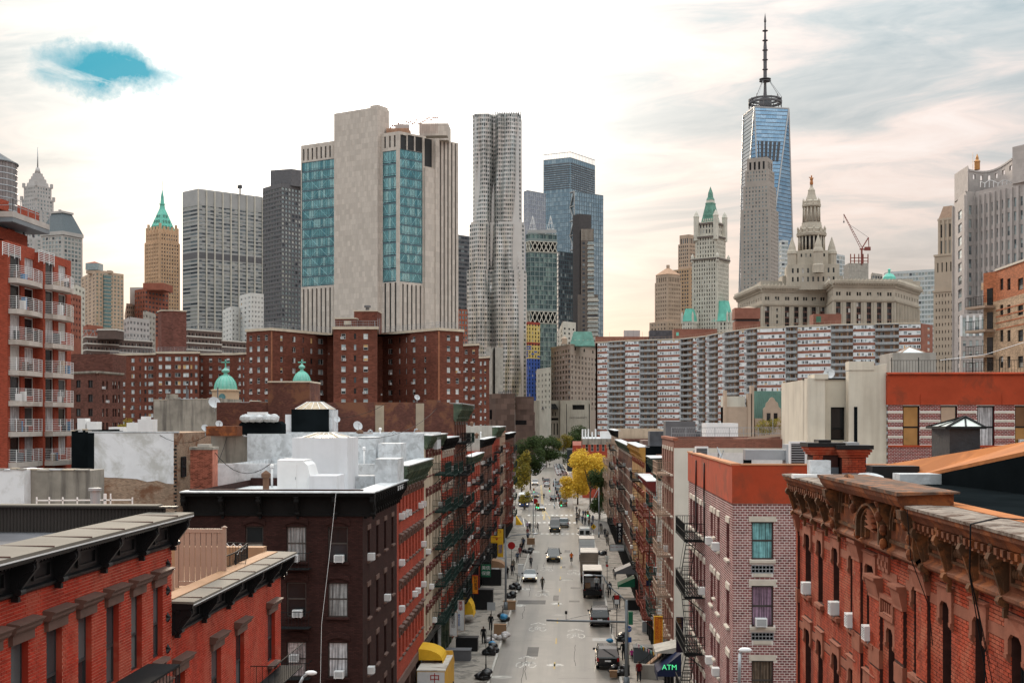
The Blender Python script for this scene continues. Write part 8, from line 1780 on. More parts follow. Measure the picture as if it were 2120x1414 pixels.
 Y=170;r=thing('roof_plant','cluster of white rooftop machines left of the grey cement parapet','roof plant',(GX(290,Y),Y,16));mb=MB();[mb.box(GX(a,Y+e),GX(b,Y+e),Y+e,Y+e+2,16,GZ(a,t,Y+e),white_paint) for a,b,t,e in((285,316,868,0),(262,284,875,4),(292,303,862,5),(225,255,884,6),(160,176,866,8),(180,200,873,8))];part('machine',mb,r)
 D=330;gs=M('school_stone',(.42,.32,.25),.85,.12,.4);gr=M('green_seam_roof',(.06,.13,.10),.7,.2,.5);r=thing('gabled_school','stone school with green copper roof and curly gables, right of centre','school',(*at(1600,D),0));a,b=at(1562,D+3),at(1672,D+3);zr0,zr1=zz(866,D),zz(808,D);mb=MB();mb.prism([(a[0],a[1],zr0),(b[0],b[1],zr0),(b[0],b[1]+12,zr0),(a[0],a[1]+12,zr0)],[(a[0],a[1]+5,zr1),(b[0],b[1]+5,zr1),(b[0],b[1]+7,zr1),(a[0],a[1]+7,zr1)],gr);[mb.bar((a[0]+(b[0]-a[0])*i/24,a[1]-.02,zr0),(a[0]+(b[0]-a[0])*i/24,a[1]+4.98,zr1),.07,gr) for i in range(25)];part('roof',mb,r);mb=MB();mb.box(*sorted((at(1503,D)[0],at(1556,D)[0])),a[1]-2,a[1]+8,0,zz(842,D),gs);mb.box(at(1503,D)[0],at(1545,D)[0],a[1]-1,a[1]+8,0,zz(820,D),lime_white);mb.box(a[0],b[0],a[1]-1,a[1]+12,0,zr0,gs);[mb.box(at(p,D)[0],at(q,D)[0],a[1]-2.3,a[1]+1,0,zz(t,D),tan_stone) for p,q,t in((1549,1558,815),(1556,1562,798),(1501,1506,808))];part('wall',mb,r)
 for px in(1600,1656):
  mb=MB();x=at(px,D)[0];f=Fr((x-3,a[1]-1.3),FRONT);q=lambda u,y:(3+u,zz(y,D));mb.fplate(f,[q(-2.3,880),q(2.3,880),q(2.3,846),q(1.7,842),q(1.5,834),q(.9,830),q(.5,824),q(0,822),q(-.5,824),q(-.9,830),q(-1.5,834),q(-1.7,842),q(-2.3,846)],-.5,.3,gs);part('gable',mb,r);[part('window',(lambda m_:(m_.fbox(f,3+o-.5,3+o+.5,.302,.33,zz(872,D),zz(855,D),glass_black),m_)[1])(MB()),r) for o in(-.9,.9)]
 Y=345;x0,x1=GX(1206,Y),GX(1266,Y);z1=GZ(1236,908,Y);r=thing('corner_block','red and white brick block with rooftop antennas behind the yellow tree','building',(x0,Y,0));f=Fr((x0,Y),FRONT);hs=grid(.4,x1-x0,5,.5,GZ(1236,919,Y),3.3,4,.6,0);mb=MB();wall(mb,f,0,x1-x0+5,0,z1-1.6,hs,.2,ten_red);wall(mb,f,0,x1-x0+5,z1-1.6,z1,[],0,dirty_stucco);mb.poly([(x0,Y,0),(x0,Y+40,0),(x0,Y+40,z1),(x0,Y,z1)],ten_dark);mb.poly([(x0,Y,z1-.1),(x1,Y,z1-.1),(x1,Y+40,z1-.1),(x0,Y+40,z1-.1)],silver_roof);part('wall',mb,r);windows(r,f,hs,-.18,'sash',glass_dark,lime);mb=MB();[mb.bar((GX(p,Y+4),Y+4,z1-.2),(GX(p,Y+4),Y+4,GZ(p,888+(p%3)*3,Y+4)),.22,white_paint,8) for p in(1206,1212,1218,1226,1233)];mb.box(GX(1243,Y+2),GX(1268,Y),Y+2,Y+6,z1-.2,GZ(1255,893,Y),white_paint);part('antenna',mb,r);bulkhead('dark netted scaffold front at the street end on the right',1174,1188,931,520,30,0,M('dark_net',(.03,.035,.04),.9,.2),None,None,'netted_house')
 tenement_far=thing('far_house','low red house row right of the far parking rows','house',(GX(1188,420),420,0));mb=MB();mb.box(GX(1186,420),GX(1240,420),420,500,0,GZ(1190,922,420),ten_red);part('wall',mb,tenement_far)
 for lab,a,b,t,Y,d,z0,m in(('white rooftop box behind the chain link fence at right',1462,1528,876,118,4,18,white_paint),('dark louvred roof machine left of the white rooftop box',1378,1440,872,126,3,18,dark_grid),('low grey roof wall behind the antennas at right',1345,1470,893,132,3,17,tar_roof),('long tan roof block under the chain link fence',1330,1400,912,150,6,10,brown_trim),('slate grey roof edge above the tan party wall',1279,1322,893,210,6,15,M('slate_blue',(.05,.06,.075),.7))):bulkhead(lab,a,b,t,Y,d,z0,m,None,None,'roof_block')
 q=thing('chain_link_fence','rusty chain link roof fence above the white party wall','fence',(GX(1400,108),108,19.5));mb=MB();Y=108;za,zb=19.4,GZ(1500,885,Y);[mb.bar((GX(1390+30*i,Y),Y,za),(GX(1390+30*i,Y),Y,zb+(.8 if i in(2,7) else 0)),.03,grey_metal) for i in range(9)];[mb.bar((GX(1390,Y),Y,z),(GX(1640,Y),Y,z),.03,grey_metal) for z in(zb,zb-.5)];[mb.bar((GX(1390+5*i,Y),Y,za),(GX(1400+5*i,Y),Y,zb),.006,grey_metal) for i in range(48)];[mb.bar((GX(1400+5*i,Y),Y,za),(GX(1390+5*i,Y),Y,zb),.006,grey_metal) for i in range(48)];part('mesh',mb,q)
 q=thing('roof_pergola','pale timber rooftop canopy frame left of the beige wall','pergola',(GX(1600,96),96,19));mb=MB();Y=96;A,B=Vector((GX(1556,Y),Y,GZ(1556,908,Y))),Vector((GX(1664,Y),Y-3,GZ(1664,893,Y)));[mb.bar(A+Vector((0,e,0)),B+Vector((0,e,0)),.09,tan_stone) for e in(0,1,2)];[mb.bar(A.lerp(B,t),A.lerp(B,t)+Vector((0,0,-1.8)),.06,tan_stone) for t in(.5,.7,.8,.9)];part('frame',mb,q);bulkhead('brown brick roof wall between the white party wall and the pergola',1528,1600,908,95.5,3,17,ten_brown,None,None,'roof_wall')
 rr=random.Random(5);grp='vents on the roofs of the left row'
 for i in range(34):
  zr,ya,yb,wd=rr.choice(((17.1,71,82,10),(18.0,85,98,9),(19.8,100,111,11),(19.4,113,122,10),(16.9,140,158,11),(18.5,162,183,11),(19.9,187,203,10)));p=Vector((XL-rr.uniform(1,wd),rr.uniform(ya,yb),zr));k=i%4;mb=MB();q=mt('rust_vent',(.16,.09,.06),.85);h=rr.uniform(.5,1.3)
  if k==0:mb.bar(p,p+Vector((0,0,h)),.07,white_paint,8);mb.lathe(p,[(.13,h),(.13,h+.18),(.02,h+.22)],white_paint,8)
  elif k==1:mb.tube([p,p+Vector((0,0,h*.8)),p+Vector((.1,0,h)),p+Vector((.28,0,h)),p+Vector((.34,0,h*.8))],.07,grey_metal,8)
  elif k==2:mb.box(p.x-.5,p.x+.5,p.y-.4,p.y+.4,zr,zr+.45,silver_roof);mb.box(p.x-.56,p.x+.56,p.y-.46,p.y+.46,zr+.452,zr+.52,q)
  else:mb.lathe(p,[(.2,0),(.2,h*.6),(.3,h*.62),(.3,h*.8),(.05,h*.95)],q,10)
  solo('roof_vent',mb,('thin white capped vent pipe','bent grey vent pipe','low silver roof hatch','rusty mushroom vent')[k]+' on a silver roof of the left tenement row','roof vent',p,('white vent pipes','bent vent pipes','roof hatches','mushroom vents')[k]+' on the left roofs')
 for i,(a,b) in enumerate((((400,1010,76),(470,905,99)),((720,905,78),(905,845,123)),((330,900,103),(455,880,100)),((620,850,112),(800,835,123)),((560,960,74),(440,930,81)))):
  A,B=Vector((GX(a[0],a[2]),a[2],GZ(*a))),Vector((GX(b[0],b[2]),b[2],GZ(*b)));mb=MB();mb.tube([A.lerp(B,t/8)-Vector((0,0,1.0*(1-(t/4-1)**2))) for t in range(9)],.022,rubber,4);solo('roof_cable',mb,('slack black cable from the brown corner roof to the grey cement wall','slack black cable up to the top of the long brick wall','slack black cable behind the whitewashed wall','slack black cable right of the black square bulkhead','slack black cable from the white stair bulkhead to the brick chimney')[i],'cable',A)
left_roofs()
#  trees
def leafm(name,a,b):
 m=M(name,a,.75,.3,.25,spec=.2);t=m.node_tree;k=NT(t);bs=[n for n in t.nodes if n.type=='BSDF_PRINCIPLED'][0];g=k.n('ShaderNodeNewGeometry');t.links.new(k.ramp(g.outputs['Random Per Island'],[(0,tuple(x*.5 for x in a)),(.5,a),(1,b)]),bs.inputs['Base Color']);tr=k.n('ShaderNodeBsdfTranslucent',i_0=(*b,1));mx=k.n('ShaderNodeMixShader',i_0=.3,i_1=bs.outputs[0],i_2=tr.outputs[0]);t.links.new(mx.outputs[0],[n for n in t.nodes if n.type=='OUTPUT_MATERIAL'][0].inputs[0]);return m
yel,grn,olv=leafm('yellow_leaves',(.62,.38,.03),(.78,.56,.08)),leafm('green_leaves',(.035,.062,.018),(.07,.10,.03)),leafm('turning_leaves',(.15,.14,.03),(.36,.26,.03))
bark=M('bark',(.09,.07,.055),.9,.3,2)
def tree(lab,px,Y,z1,rx,rz,m,n=2600,leaf=.42,seed=1,z0=.1):
 rr=random.Random(seed);c=Vector((GX(px,Y),Y,z0));r=thing('street_tree',lab,'tree',c);zc=z1-rz;mb=MB();top=c+Vector((0,0,zc-z0));mb.bar(c,c.lerp(top,.6),.22,bark,8,.16);clumps=[]
 for i in range(11):
  a=i*2.4+rr.random();q=Vector((rx*.62*math.cos(a)*rr.uniform(.4,1),rx*.62*math.sin(a)*rr.uniform(.4,1),rz*rr.uniform(-.62,.62)));clumps.append((top+q,rx*rr.uniform(.3,.48),rz*rr.uniform(.26,.42)));s=c.lerp(top,rr.uniform(.45,.62));mb.bar(s,top+q*.7,.09,bark,5,.03)
 part('trunk',mb,r);mb=MB()
 for i in range(n):
  cc,a,b=clumps[i%11];v=Vector((rr.gauss(0,1),rr.gauss(0,1),rr.gauss(0,1))).normalized()*(rr.random()**.4);p=cc+Vector((v.x*a,v.y*a,v.z*b));e=Vector((rr.gauss(0,1),rr.gauss(0,1),rr.gauss(0,.6))).normalized();g=e.orthogonal().normalized();s=leaf*rr.uniform(.55,1.2);mb.poly([p-e*s*.5,p+g*s*.3,p+e*s*.5,p-g*s*.3],m)
 part('crown',mb,r)
for i,a in enumerate((('tall bright yellow tree on the right pavement beyond the tenements',1222,300,14.6,6.6,6.0,yel,9500,.5),('lower bright yellow tree leaning over the kerb',1196,318,10.4,5.2,4.6,yel,6500,.5),('dark green tree between the yellow tree and the last right tenement',1241,272,11.6,3.0,5.4,grn,5200,.45),('yellow edged tree beside the last left tenement',1080,318,14.6,3.2,6.0,olv,4600,.5),('large dark green tree at the street end behind the yellow edged one',1098,385,17.2,5.2,7.0,grn,6000,.6),('broad dark green tree in front of the brown school block',1131,560,15.2,7.4,6.8,grn,5600,.8),('low olive tree left of the parked cars',1086,300,4.6,2.2,1.6,olv,900),('highest rounded green tree before the pale university',1200,640,18.8,10.5,8.8,grn,6000,1.0),('yellowish tree between the two dark street end trees',1166,620,14.6,5.0,4.6,olv,1800,.7),('dark low tree at the end of the parking rows',1178,560,9.5,4.4,4.2,grn,1500,.6),('olive roof garden tree left of the gabled school gable',1585,318,21.8,3.6,2.4,olv,1200),('olive green tree in front of the gabled school',1640,318,22.8,5.0,3.0,olv,1800),('small yellowing tree beside the white roof machines at left',268,210,22.2,2.2,2.2,olv,900))):tree(*a,seed=i+3)
#  vehicles
paint=M('car_paint',(.5,.5,.5),.25,.02);_k=NT(paint.node_tree);_b=[n for n in paint.node_tree.nodes if n.type=='BSDF_PRINCIPLED'][0];_k.link(_k.n('ShaderNodeObjectInfo').outputs['Color'],_b.inputs['Base Color']);_b.inputs['Coat Weight'].default_value=.15
cargl=M('car_glass',(.015,.018,.02),.04,.1,spec=.8);lampw=M('headlight_lens',(.7,.68,.6),.1,.1,emit=(1,.75,.45,1.5));lampr=M('tail_light_lens',(.30,.01,.01),.2,.1)
ST={'suv':(2.0,[(0,.5,1.0,1.02,.9,.86),(.06,.35,1.08,1.12,.97,.93),(.35,.33,1.12,1.76,1.0,.76),(1.2,.3,1.12,1.86,1.0,.79),(2.9,.3,1.1,1.82,1.0,.79),(3.7,.3,1.1,1.14,1.0,.92),(4.9,.33,.98,1.0,.97,.86),(5.1,.45,.75,.8,.88,.8)]),'sedan':(1.8,[(0,.45,.85,.9,.82,.78),(.08,.3,.95,1.0,.9,.84),(.75,.28,.98,1.04,.9,.8),(1.35,.26,.96,1.40,.9,.66),(2.5,.26,.94,1.44,.9,.66),(3.35,.26,.92,.98,.9,.8),(4.4,.28,.78,.82,.87,.78),(4.6,.4,.62,.66,.78,.7)]),'van':(2.0,[(0,.5,1.2,2.5,.98,.85),(.05,.4,1.25,2.55,1.0,.88),(3.9,.35,1.25,2.6,1.0,.88),(4.5,.35,1.25,2.3,1.0,.84),(5.1,.35,1.2,1.3,.99,.9),(5.7,.4,.98,1.02,.94,.85),(5.85,.5,.8,.85,.85,.8)])}
VP={}
def vehicle(kind,lab,px,py,col,head=1,yaw=0.0,group=None,cat='car'):
 p=G(px,py)
 if kind not in VP:
  W,st=ST[kind];L=st[-1][0];r=thing('parked_car' if kind!='van' else 'delivery_van',lab,cat,(0,0,0));bd,gl=MB(),MB();P=lambda s,i:Vector((s[i] if i>3 else 0,s[0]-L/2,0));ring=lambda s:[Vector((x,s[0]-L/2,z)) for x,z in((-s[4]*.94,s[1]),(-s[4],(s[1]+s[2])/2),(-s[4]*.985,s[2]),(-s[5],s[3]),(s[5],s[3]),(s[4]*.985,s[2]),(s[4],(s[1]+s[2])/2),(s[4]*.94,s[1]))]
  for a,b in zip(st,st[1:]):
   A,B=ring(a),ring(b);tall=min(a[3]-a[2],b[3]-b[2])>.25;slope=abs((a[3]-a[2])-(b[3]-b[2]))>.25
   for i in range(7):g_=(i in(2,4) and(tall and kind!='van' or kind=='van' and a[0]>3.8) and max(a[3]-a[2],b[3]-b[2])>.2) or(i==3 and slope);(gl if g_ else bd).poly([A[i],B[i],B[i+1],A[i+1]],cargl if g_ else paint)
   bd.poly([A[7],B[7],B[0],A[0]],black_trim)
   if tall and kind!='van':
    for s in(-1,1):y=b[0]-L/2;bd.bar((s*a[4]*.985,y,b[2]),(s*b[5]*1.005,y,b[3]),.05,paint)
  bd.poly(ring(st[0]),paint);bd.poly(ring(st[-1]),paint);part('body',bd,r);part('window',gl,r)
  if kind=='van':mb=MB();[mb.box(s*.5-.35,s*.5+.35,-L/2-.012,-L/2-.002,1.5,2.2,cargl) for s in(-1,1)];part('rear_window',mb,r)
  for sx in(-1,1):
   for y in(st[0][0]-L/2+L*.19,L/2-L*.19):
    mb=MB();R_=.37 if kind!='sedan' else .33;x=sx*(W/2-.12);mb.prism([(x-.13,y+R_*math.cos(t*.45),R_+R_*math.sin(t*.45)) for t in range(14)],[(x+.13,y+R_*math.cos(t*.45),R_+R_*math.sin(t*.45)) for t in range(14)],rubber);mb.prism([(x+sx*.131,y+R_*.6*math.cos(t*.63),R_+R_*.6*math.sin(t*.63)) for t in range(10)],[(x+sx*.14,y+R_*.55*math.cos(t*.63),R_+R_*.55*math.sin(t*.63)) for t in range(10)],grey_metal);part('wheel',mb,r)
   zl=st[-2][2]-.18;mb=MB();mb.box(sx*W*.4-.2,sx*W*.4+.2,L/2-.22,L/2-.04,zl-.1,zl+.08,lampw);part('headlight',mb,r);mb=MB();zl=st[1][2]-.12;mb.box(sx*W*.44-.1,sx*W*.44+.1,-L/2-.03,-L/2+.1,zl-.22,zl+.1,lampr);part('tail_light',mb,r);mb=MB();y=L*(.18 if kind!='van' else .3);mb.box(sx*W*.56-.12,sx*W*.56+.1,y,y+.12,st[3][2]+.0,st[3][2]+.18,black_trim);part('mirror',mb,r)
  mb=MB();mb.box(-.26,.26,-L/2-.02,-L/2-.004,.72,.86,white_paint);mb.box(-.26,.26,L/2+.004,L/2+.02,.5,.62,mt('plate_yellow',(.6,.36,.05),.5));part('licence_plate',mb,r);mb=MB();mb.box(-W*.42,W*.42,L/2-.08,L/2+.012,.42,.62,black_trim);mb.box(-W*.45,W*.45,-L/2-.04,-L/2+.06,.36,.55,black_trim);part('bumper',mb,r);VP[kind]=r;c=r
  r.location=(p.x,p.y,0);r.rotation_euler=(0,0,(0 if head>0 else math.pi)+yaw);BASE[r]=p
  if group:r['group']=group
 else:c=copy_tree(VP[kind],(p.x,p.y,0),(0 if head>0 else math.pi)+yaw,lab,group);c['category']=cat
 if not group and 'group' in c:del c['group']
 for o in c.children:o.color=(*col,1)
 return c
blk,wht,gry,slv=(.008,.008,.009),(.62,.62,.62),(.13,.125,.12),(.36,.37,.38)
for a in(('suv','black SUV parked nearest, with red tail lights, at the right kerb',1257,1375,blk),('suv','second black SUV parked under the long traffic arm',1241,1290,blk),('suv','grey SUV with lit headlights driving towards the viewer in mid street',1146,1160,gry,-1),('sedan','white sedan parked facing the viewer at the left kerb',1097,1201,wht,-1,.03),('van','dark grey high roofed van driving towards the viewer',1149,1099,(.03,.032,.035),-1,0,None,'van'),('suv','silver white SUV driving away beside the dark van',1167,1090,slv),('sedan','silver car crossing behind the traffic signals',1118,1056,slv,-1,.2),('sedan','dark car with lit headlights past the first crossing',1108,1029,gry,-1),('sedan','black car driving away past the first crossing',1146,1036,blk),('suv','dark yellow lit car waiting at the right kerb past the crossing',1166,1047,(.10,.07,.03)),('suv','white pickup shaped car driving near the second crossing',1108,1004,wht,-1),('sedan','white car following a dark red car at the far crossing',1132,1007,wht),('suv','dark red SUV at the far crossing',1132,1001,(.09,.02,.02)),('van','white high roofed van parked beyond the delivery trucks',1210,1121,wht,1,0,None,'van'),('sedan','white car parked just beyond the white van at the right kerb',1208,1106,wht),('sedan','grey car half hidden by the blue bus',1096,1038,gry,-1)):vehicle(*a)
OD=('farthest','second farthest','third farthest','fourth farthest','fifth farthest','sixth farthest','seventh farthest','eighth farthest','nearest')
for i in range(5):vehicle(('suv','sedan')[i%2],OD[i]+' dark car in the kerb row left of the yellow trees',1152+3.2*i,1006+7.5*i,(gry,blk,gry,(.08,.05,.04),blk)[i],1,-.05,'cars parked below the yellow trees')
for i in range(8):vehicle('sedan',OD[7-i]+' white car parked slantwise on the left of the far lot',1101+3.1*i,984-2.8*i,wht,1,.9,'white cars parked slantwise in the far lot')
for i in range(8):vehicle('suv',OD[7-i if i<8 else 8].replace('nearest','last')+' car in the slanting row at the far end under the trees',1119+3.4*i,957-2.0*i,(blk,gry,slv)[i%3],1,.9,'dark cars parked at the far end of the lot')
for i in range(7):vehicle('sedan',OD[6-i]+' pale car parked slantwise on the right of the far lot',1164-1.2*i,984-3*i,(wht,slv)[i%2],1,-.9,'pale cars on the right of the far lot')
def box_truck(lab,px,py,bm,open_=False,h=3.5,L=6.0):
 p=G(px,py);r=thing('box_truck',lab,'truck',p);x0,x1,y0,y1=p.x-1.15,p.x+1.15,p.y,p.y+L;mb=MB();t=.08;mb.box(x0,x1,y0,y1,.95,1.1,black_trim);mb.box(x0,x0+t,y0,y1,1.1,h,bm);mb.box(x1-t,x1,y0,y1,1.1,h,bm);mb.box(x0,x1,y0,y1,h,h+.1,M('truck_roof',(.52,.47,.42),.6,.2,1) if 'truck_roof' not in bpy.data.materials else bpy.data.materials['truck_roof']);mb.box(x0+t,x1-t,y1-t,y1,1.1,h,bm);part('cargo_box',mb,r);mb=MB()
 if open_:mb.box(x0+.2,x1-.2,y0+2.5,y0+3.2,1.1,2.2,white_paint);mb.box(x0+.25,x0+.9,y0+1.2,y0+1.9,1.1,1.7,tan_deck)
 else:mb.box(x0+t,x1-t,y0+.02,y0+.06,1.1,h,bm);[mb.box(x0+.1,x1-.1,y0,y0+.02,1.3+k*.4,1.32+k*.4,grey_metal) for k in range(5)]
 part('cargo' if open_ else 'roller_door',mb,r);mb=MB();mb.box(x0+.05,x1-.05,y1+.15,y1+1.9,.6,1.5,bm);mb.hexa([(x0+.1,y1+.15,1.5),(x1-.1,y1+.15,1.5),(x1-.1,y1+1.7,1.5),(x0+.1,y1+1.7,1.5),(x0+.2,y1+.2,2.4),(x1-.2,y1+.2,2.4),(x1-.2,y1+1.1,2.4),(x0+.2,y1+1.1,2.4)],cargl);part('cab',mb,r)
 for sx in(x0+.05,x1-.35):
  for y in(y0+1.2,y1+1.0):mb=MB();mb.prism([(sx,y+.45*math.cos(q*.5236),.45+.45*math.sin(q*.5236)) for q in range(12)],[(sx+.3,y+.45*math.cos(q*.5236),.45+.45*math.sin(q*.5236)) for q in range(12)],rubber);part('wheel',mb,r)
 mb=MB();mb.box(x0,x1,y0-.25,y0-.02,.45,.95,black_trim);part('tail_lift',mb,r);mb=MB();[mb.box(x-.1,x+.1,y0-.01,y0+.02,1.0,1.1,lampr) for x in(x0+.2,x1-.2)];part('tail_light',mb,r)
box_truck('box truck with open dark rear and dropped tail lift at the right kerb',1227,1239,white_paint,True,3.3);box_truck('brown sided box truck just ahead of the open truck',1220,1208,mt('brown_truck',(.22,.17,.13),.7,.3),False,4.0);box_truck('white box truck with red marks on its rear, ahead of the brown truck',1215,1163,white_paint,False,3.4,5)
p=G(1084,1050);r=thing('city_bus','blue and white city bus at the left kerb past the crossing','bus',p);mb=MB();bl=mt('bus_blue',(.03,.06,.16),.35,.1);mb.box(p.x-1.25,p.x+1.25,p.y,p.y+11,.35,3.1,bl);mb.box(p.x-1.27,p.x+1.27,p.y-.02,p.y+11,2.75,3.2,white_paint);part('body',mb,r);mb=MB();mb.box(p.x-1.1,p.x+1.1,p.y-.05,p.y-.021,1.2,2.6,cargl);mb.box(p.x+1.26,p.x+1.29,p.y+.5,p.y+10.5,1.4,2.5,cargl);part('window',mb,r);mb=MB();[mb.box(p.x+s-.15,p.x+s+.15,p.y-.04,p.y-.01,.7,.9,lampw) for s in(-.9,.9)];part('headlight',mb,r)
#  people
top_m=M('clothing',(.1,.1,.1),.9,.1);_k=NT(top_m.node_tree);_k.link(_k.n('ShaderNodeObjectInfo').outputs['Color'],[n for n in top_m.node_tree.nodes if n.type=='BSDF_PRINCIPLED'][0].inputs['Base Color'])
trou,skin,hair,shoe=M('dark_trousers',(.018,.019,.025),.9,.2),M('skin',(.42,.25,.17),.6,.1),M('dark_hair',(.015,.011,.01),.7,.2),M('shoes',(.02,.02,.02),.6)
def person_mesh(stride,coat,ride=False):
 V=[(0,0,.95),(0,.02,1.15),(0,.0,1.38),(0,-.02,1.50),(0,-.03,1.62),(0,-.03,1.70)];rad=[.15,.14,.17,.06,.085,.08];E=[(0,1),(1,2),(2,3),(3,4),(4,5)]
 for s in(-1,1):
  q=stride*s;i=len(V);V+=[(s*.09,0,.90),(s*.10,-.12*q-(.35 if ride else 0),.50 if not ride else .72),(s*.10,(.02 if q>0 else .3)*q+(-.06 if ride else 0),.10 if not ride else .32),(s*.11,(-.14+.02*q) if not ride else-.2,.05 if not ride else .28)];V[i+2]=(s*.10,-.26*q if not ride else-.15,V[i+2][2]);V[i+3]=(s*.11,-.26*q-.14 if not ride else-.28,V[i+3][2]);rad+=[.11,.075,.05,.045];E+=[(0,i),(i,i+1),(i+1,i+2),(i+2,i+3)]
  j=len(V);V+=[(s*.20,0,1.40),(s*.25,.10*q*1.2-(.15 if ride else 0),1.14),(s*.25,-.05+.22*q-(.3 if ride else 0),.92 if not ride else 1.05),(s*.24,-.08+.25*q-(.33 if ride else 0),.84 if not ride else 1.02)];rad+=[.065,.05,.038,.035];E+=[(2,j),(j,j+1),(j+1,j+2),(j+2,j+3)]
 me=bpy.data.meshes.new('person');me.from_pydata(V,E,[]);o=bpy.data.objects.new('tmp',me);COL.objects.link(o);md=o.modifiers.new('s','SKIN');sv=me.skin_vertices[0].data
 for k,q in enumerate(rad):sv[k].radius=(q,q*(.72 if k<3 else 1));sv[k].use_root=k==0
 ms=o.modifiers.new('b','SUBSURF');ms.levels=1;dg=bpy.context.evaluated_depsgraph_get();ev=o.evaluated_get(dg).to_mesh();mb=MB();vs=[tuple(v.co) for v in ev.vertices]
 for pl in ev.polygons:
  c=pl.center;arm=abs(c.x)>.19 and c.z<1.45;m=skin if(c.z>1.49 or(arm and c.z<.93)) else top_m if(c.z>(.62 if coat else .93) or arm) else shoe if c.z<.1 else trou
  if c.z>1.66 or(c.z>1.52 and c.y>.0):m=hair
  mb.poly([vs[k] for k in pl.vertices],m,True)
 bpy.data.objects.remove(o);mb.blob((0,-.115,1.60),.014,.02,.02,skin,1,5,4,0);[mb.blob((s*.03,-.108,1.635),.009,.007,.007,hair,1,5,3,0) for s in(-1,1)];mb.box(-.022,.022,-.113,-.10,1.565,1.572,mt('lips',(.3,.1,.09),.6));[mb.blob((s*.085,-.03,1.62),.012,.02,.03,skin,1,5,4,0) for s in(-1,1)]
 for s in(-1,1):
  h=V[9] if s<0 else V[17]
  for k in range(4):mb.bar((h[0],h[1]-.025+k*.018,h[2]),(h[0]-s*.01,h[1]-.03+k*.018,h[2]-.075+abs(k-1.4)*.01),.009,skin)
  mb.bar((h[0],h[1]-.03,h[2]+.02),(h[0]-s*.02,h[1]-.06,h[2]-.03),.01,skin)
 return mb.mesh('person')
PM=[person_mesh(1,False),person_mesh(-1,True),person_mesh(.35,False),person_mesh(.3,True)]
def person(lab,px,py,col,k,head=1,z=0.0,group=None,sc=1.0,zg=None):
 p=G(px,py,z);o=bpy.data.objects.new('person',PM[k]);COL.objects.link(o);o.location=p;o.rotation_euler=(0,0,math.pi*(1 if head>0 else 0)+RN.uniform(-.25,.25));o.scale=(sc,sc,sc);o.color=(*col,1);tagit(o,lab,'person',group);BASE[o]=p;return o
zs=.13
for a in(('person in a dark red jacket walking away on the near right pavement',1323,1411,(.16,.012,.014),2,1,zs),('person in a long black coat walking away beside the tall traffic pole',1291,1366,blk,1,1,zs),('child in a pink jacket beside the adult in the black coat',1308,1369,(.42,.03,.2),2,1,zs,None,.66),('person in black standing in the pair behind the black SUV',1273,1259,blk,3,-1,zs),('person with long hair and grey jacket, right one of the pair',1281,1260,(.06,.06,.065),2,-1,zs),('person in black with a tan bag on the bright right pavement',1273,1200,(.02,.02,.02),0,1,zs),('person in a white coat on the bright right pavement',1256,1171,(.6,.58,.54),1,1,zs),('person in a patterned dark coat walking down the roadway',1123,1221,(.05,.045,.035),1,-1,0),('person in dark clothes carrying a red bag by the left kerb',1099,1175,(.06,.055,.06),0,-1,0),('person in a long black coat walking on the near left pavement',1001,1333,blk,3,1,zs),('person in black standing by the tall left lamp post',1050,1198,blk,2,1,zs),('person in black on the left pavement near the yellow signs',1079,1144,blk,0,-1,zs),('person in dark blue beyond the yellow signs on the left',1084,1134,(.03,.04,.07),2,1,zs),('person in a pale lilac top at the left corner',1092,1098,(.4,.32,.45),2,-1,0),('person with backpack crossing from the left corner',1113,1100,(.25,.23,.22),0,1,0),('person crossing in mid street beyond the first crossing',1126,1034,blk,0,-1,0),('person in black standing behind a stand on the near left pavement',1016,1305,blk,2,1,zs),('worker in a pale shirt inside the open truck',1235,1222,(.4,.4,.4),2,-1,1.1),('rider bent by the white wrapped cart behind the open truck',1262,1232,(.05,.06,.08),2,1,zs)):person(*a)
for i in range(13):person('pedestrian in dark clothes among the crowd at the far right corner',1193+(i%6)*6.5+RN.uniform(-2,2),1062+(i//6)*13+(i%6)*4+RN.uniform(-2,2),((.03,.03,.035),(.12,.09,.07),(.05,.06,.1))[i%3],i%4,1 if i%2 else-1,.06,'crowd at the far right corner')
for i in range(6):person('pedestrian in dark clothes on the right pavement under the PARK sign',1244+i*3+RN.uniform(-4,8),1100+i*6,((.03,.03,.035),(.2,.18,.15))[i%2],i%4,1,zs,'pedestrians near the PARK sign')
for i in range(9):person('pedestrian in dark clothes on the left pavement beyond the lamp post',1064+i*4.2+RN.uniform(-8,4),1190-i*11+RN.uniform(-4,4),((.03,.03,.035),(.14,.12,.1),(.05,.07,.12),(.2,.05,.05))[i%4],i%4,1 if i%2 else-1,zs,'pedestrians on the left pavement')
for i in range(3):person('tiny distant pedestrian on the far crossing',(1124,1150,1138)[i],(997,1000,966)[i],blk,i,1,0,'distant pedestrians')
def bike(lab,px,py,z=0.0,rider=None,head=1):
 p=G(px,py,z);r=thing('bicycle',lab,'bicycle',p)
 for y in(-.5,.55):mb=MB();mb.tube([p+Vector((0,y+.33*math.cos(t*.5236),.34+.33*math.sin(t*.5236))) for t in range(13)],.022,rubber,5);part('wheel',mb,r)
 mb=MB();q=[Vector(v) for v in((0,-.5,.34),(0,-.08,.34),(0,-.2,.8),(0,.38,.82),(0,.55,.34))];[mb.bar(p+q[i],p+q[j],.02,black_iron) for i,j in((0,1),(1,2),(2,3),(3,1),(3,4),(0,2))];mb.bar(p+Vector((-.28,.36,1.0)),p+Vector((.28,.36,1.0)),.02,black_iron);mb.box(p.x-.08,p.x+.08,p.y-.32,p.y-.08,p.z+.86,p.z+.92,black_trim);part('frame',mb,r)
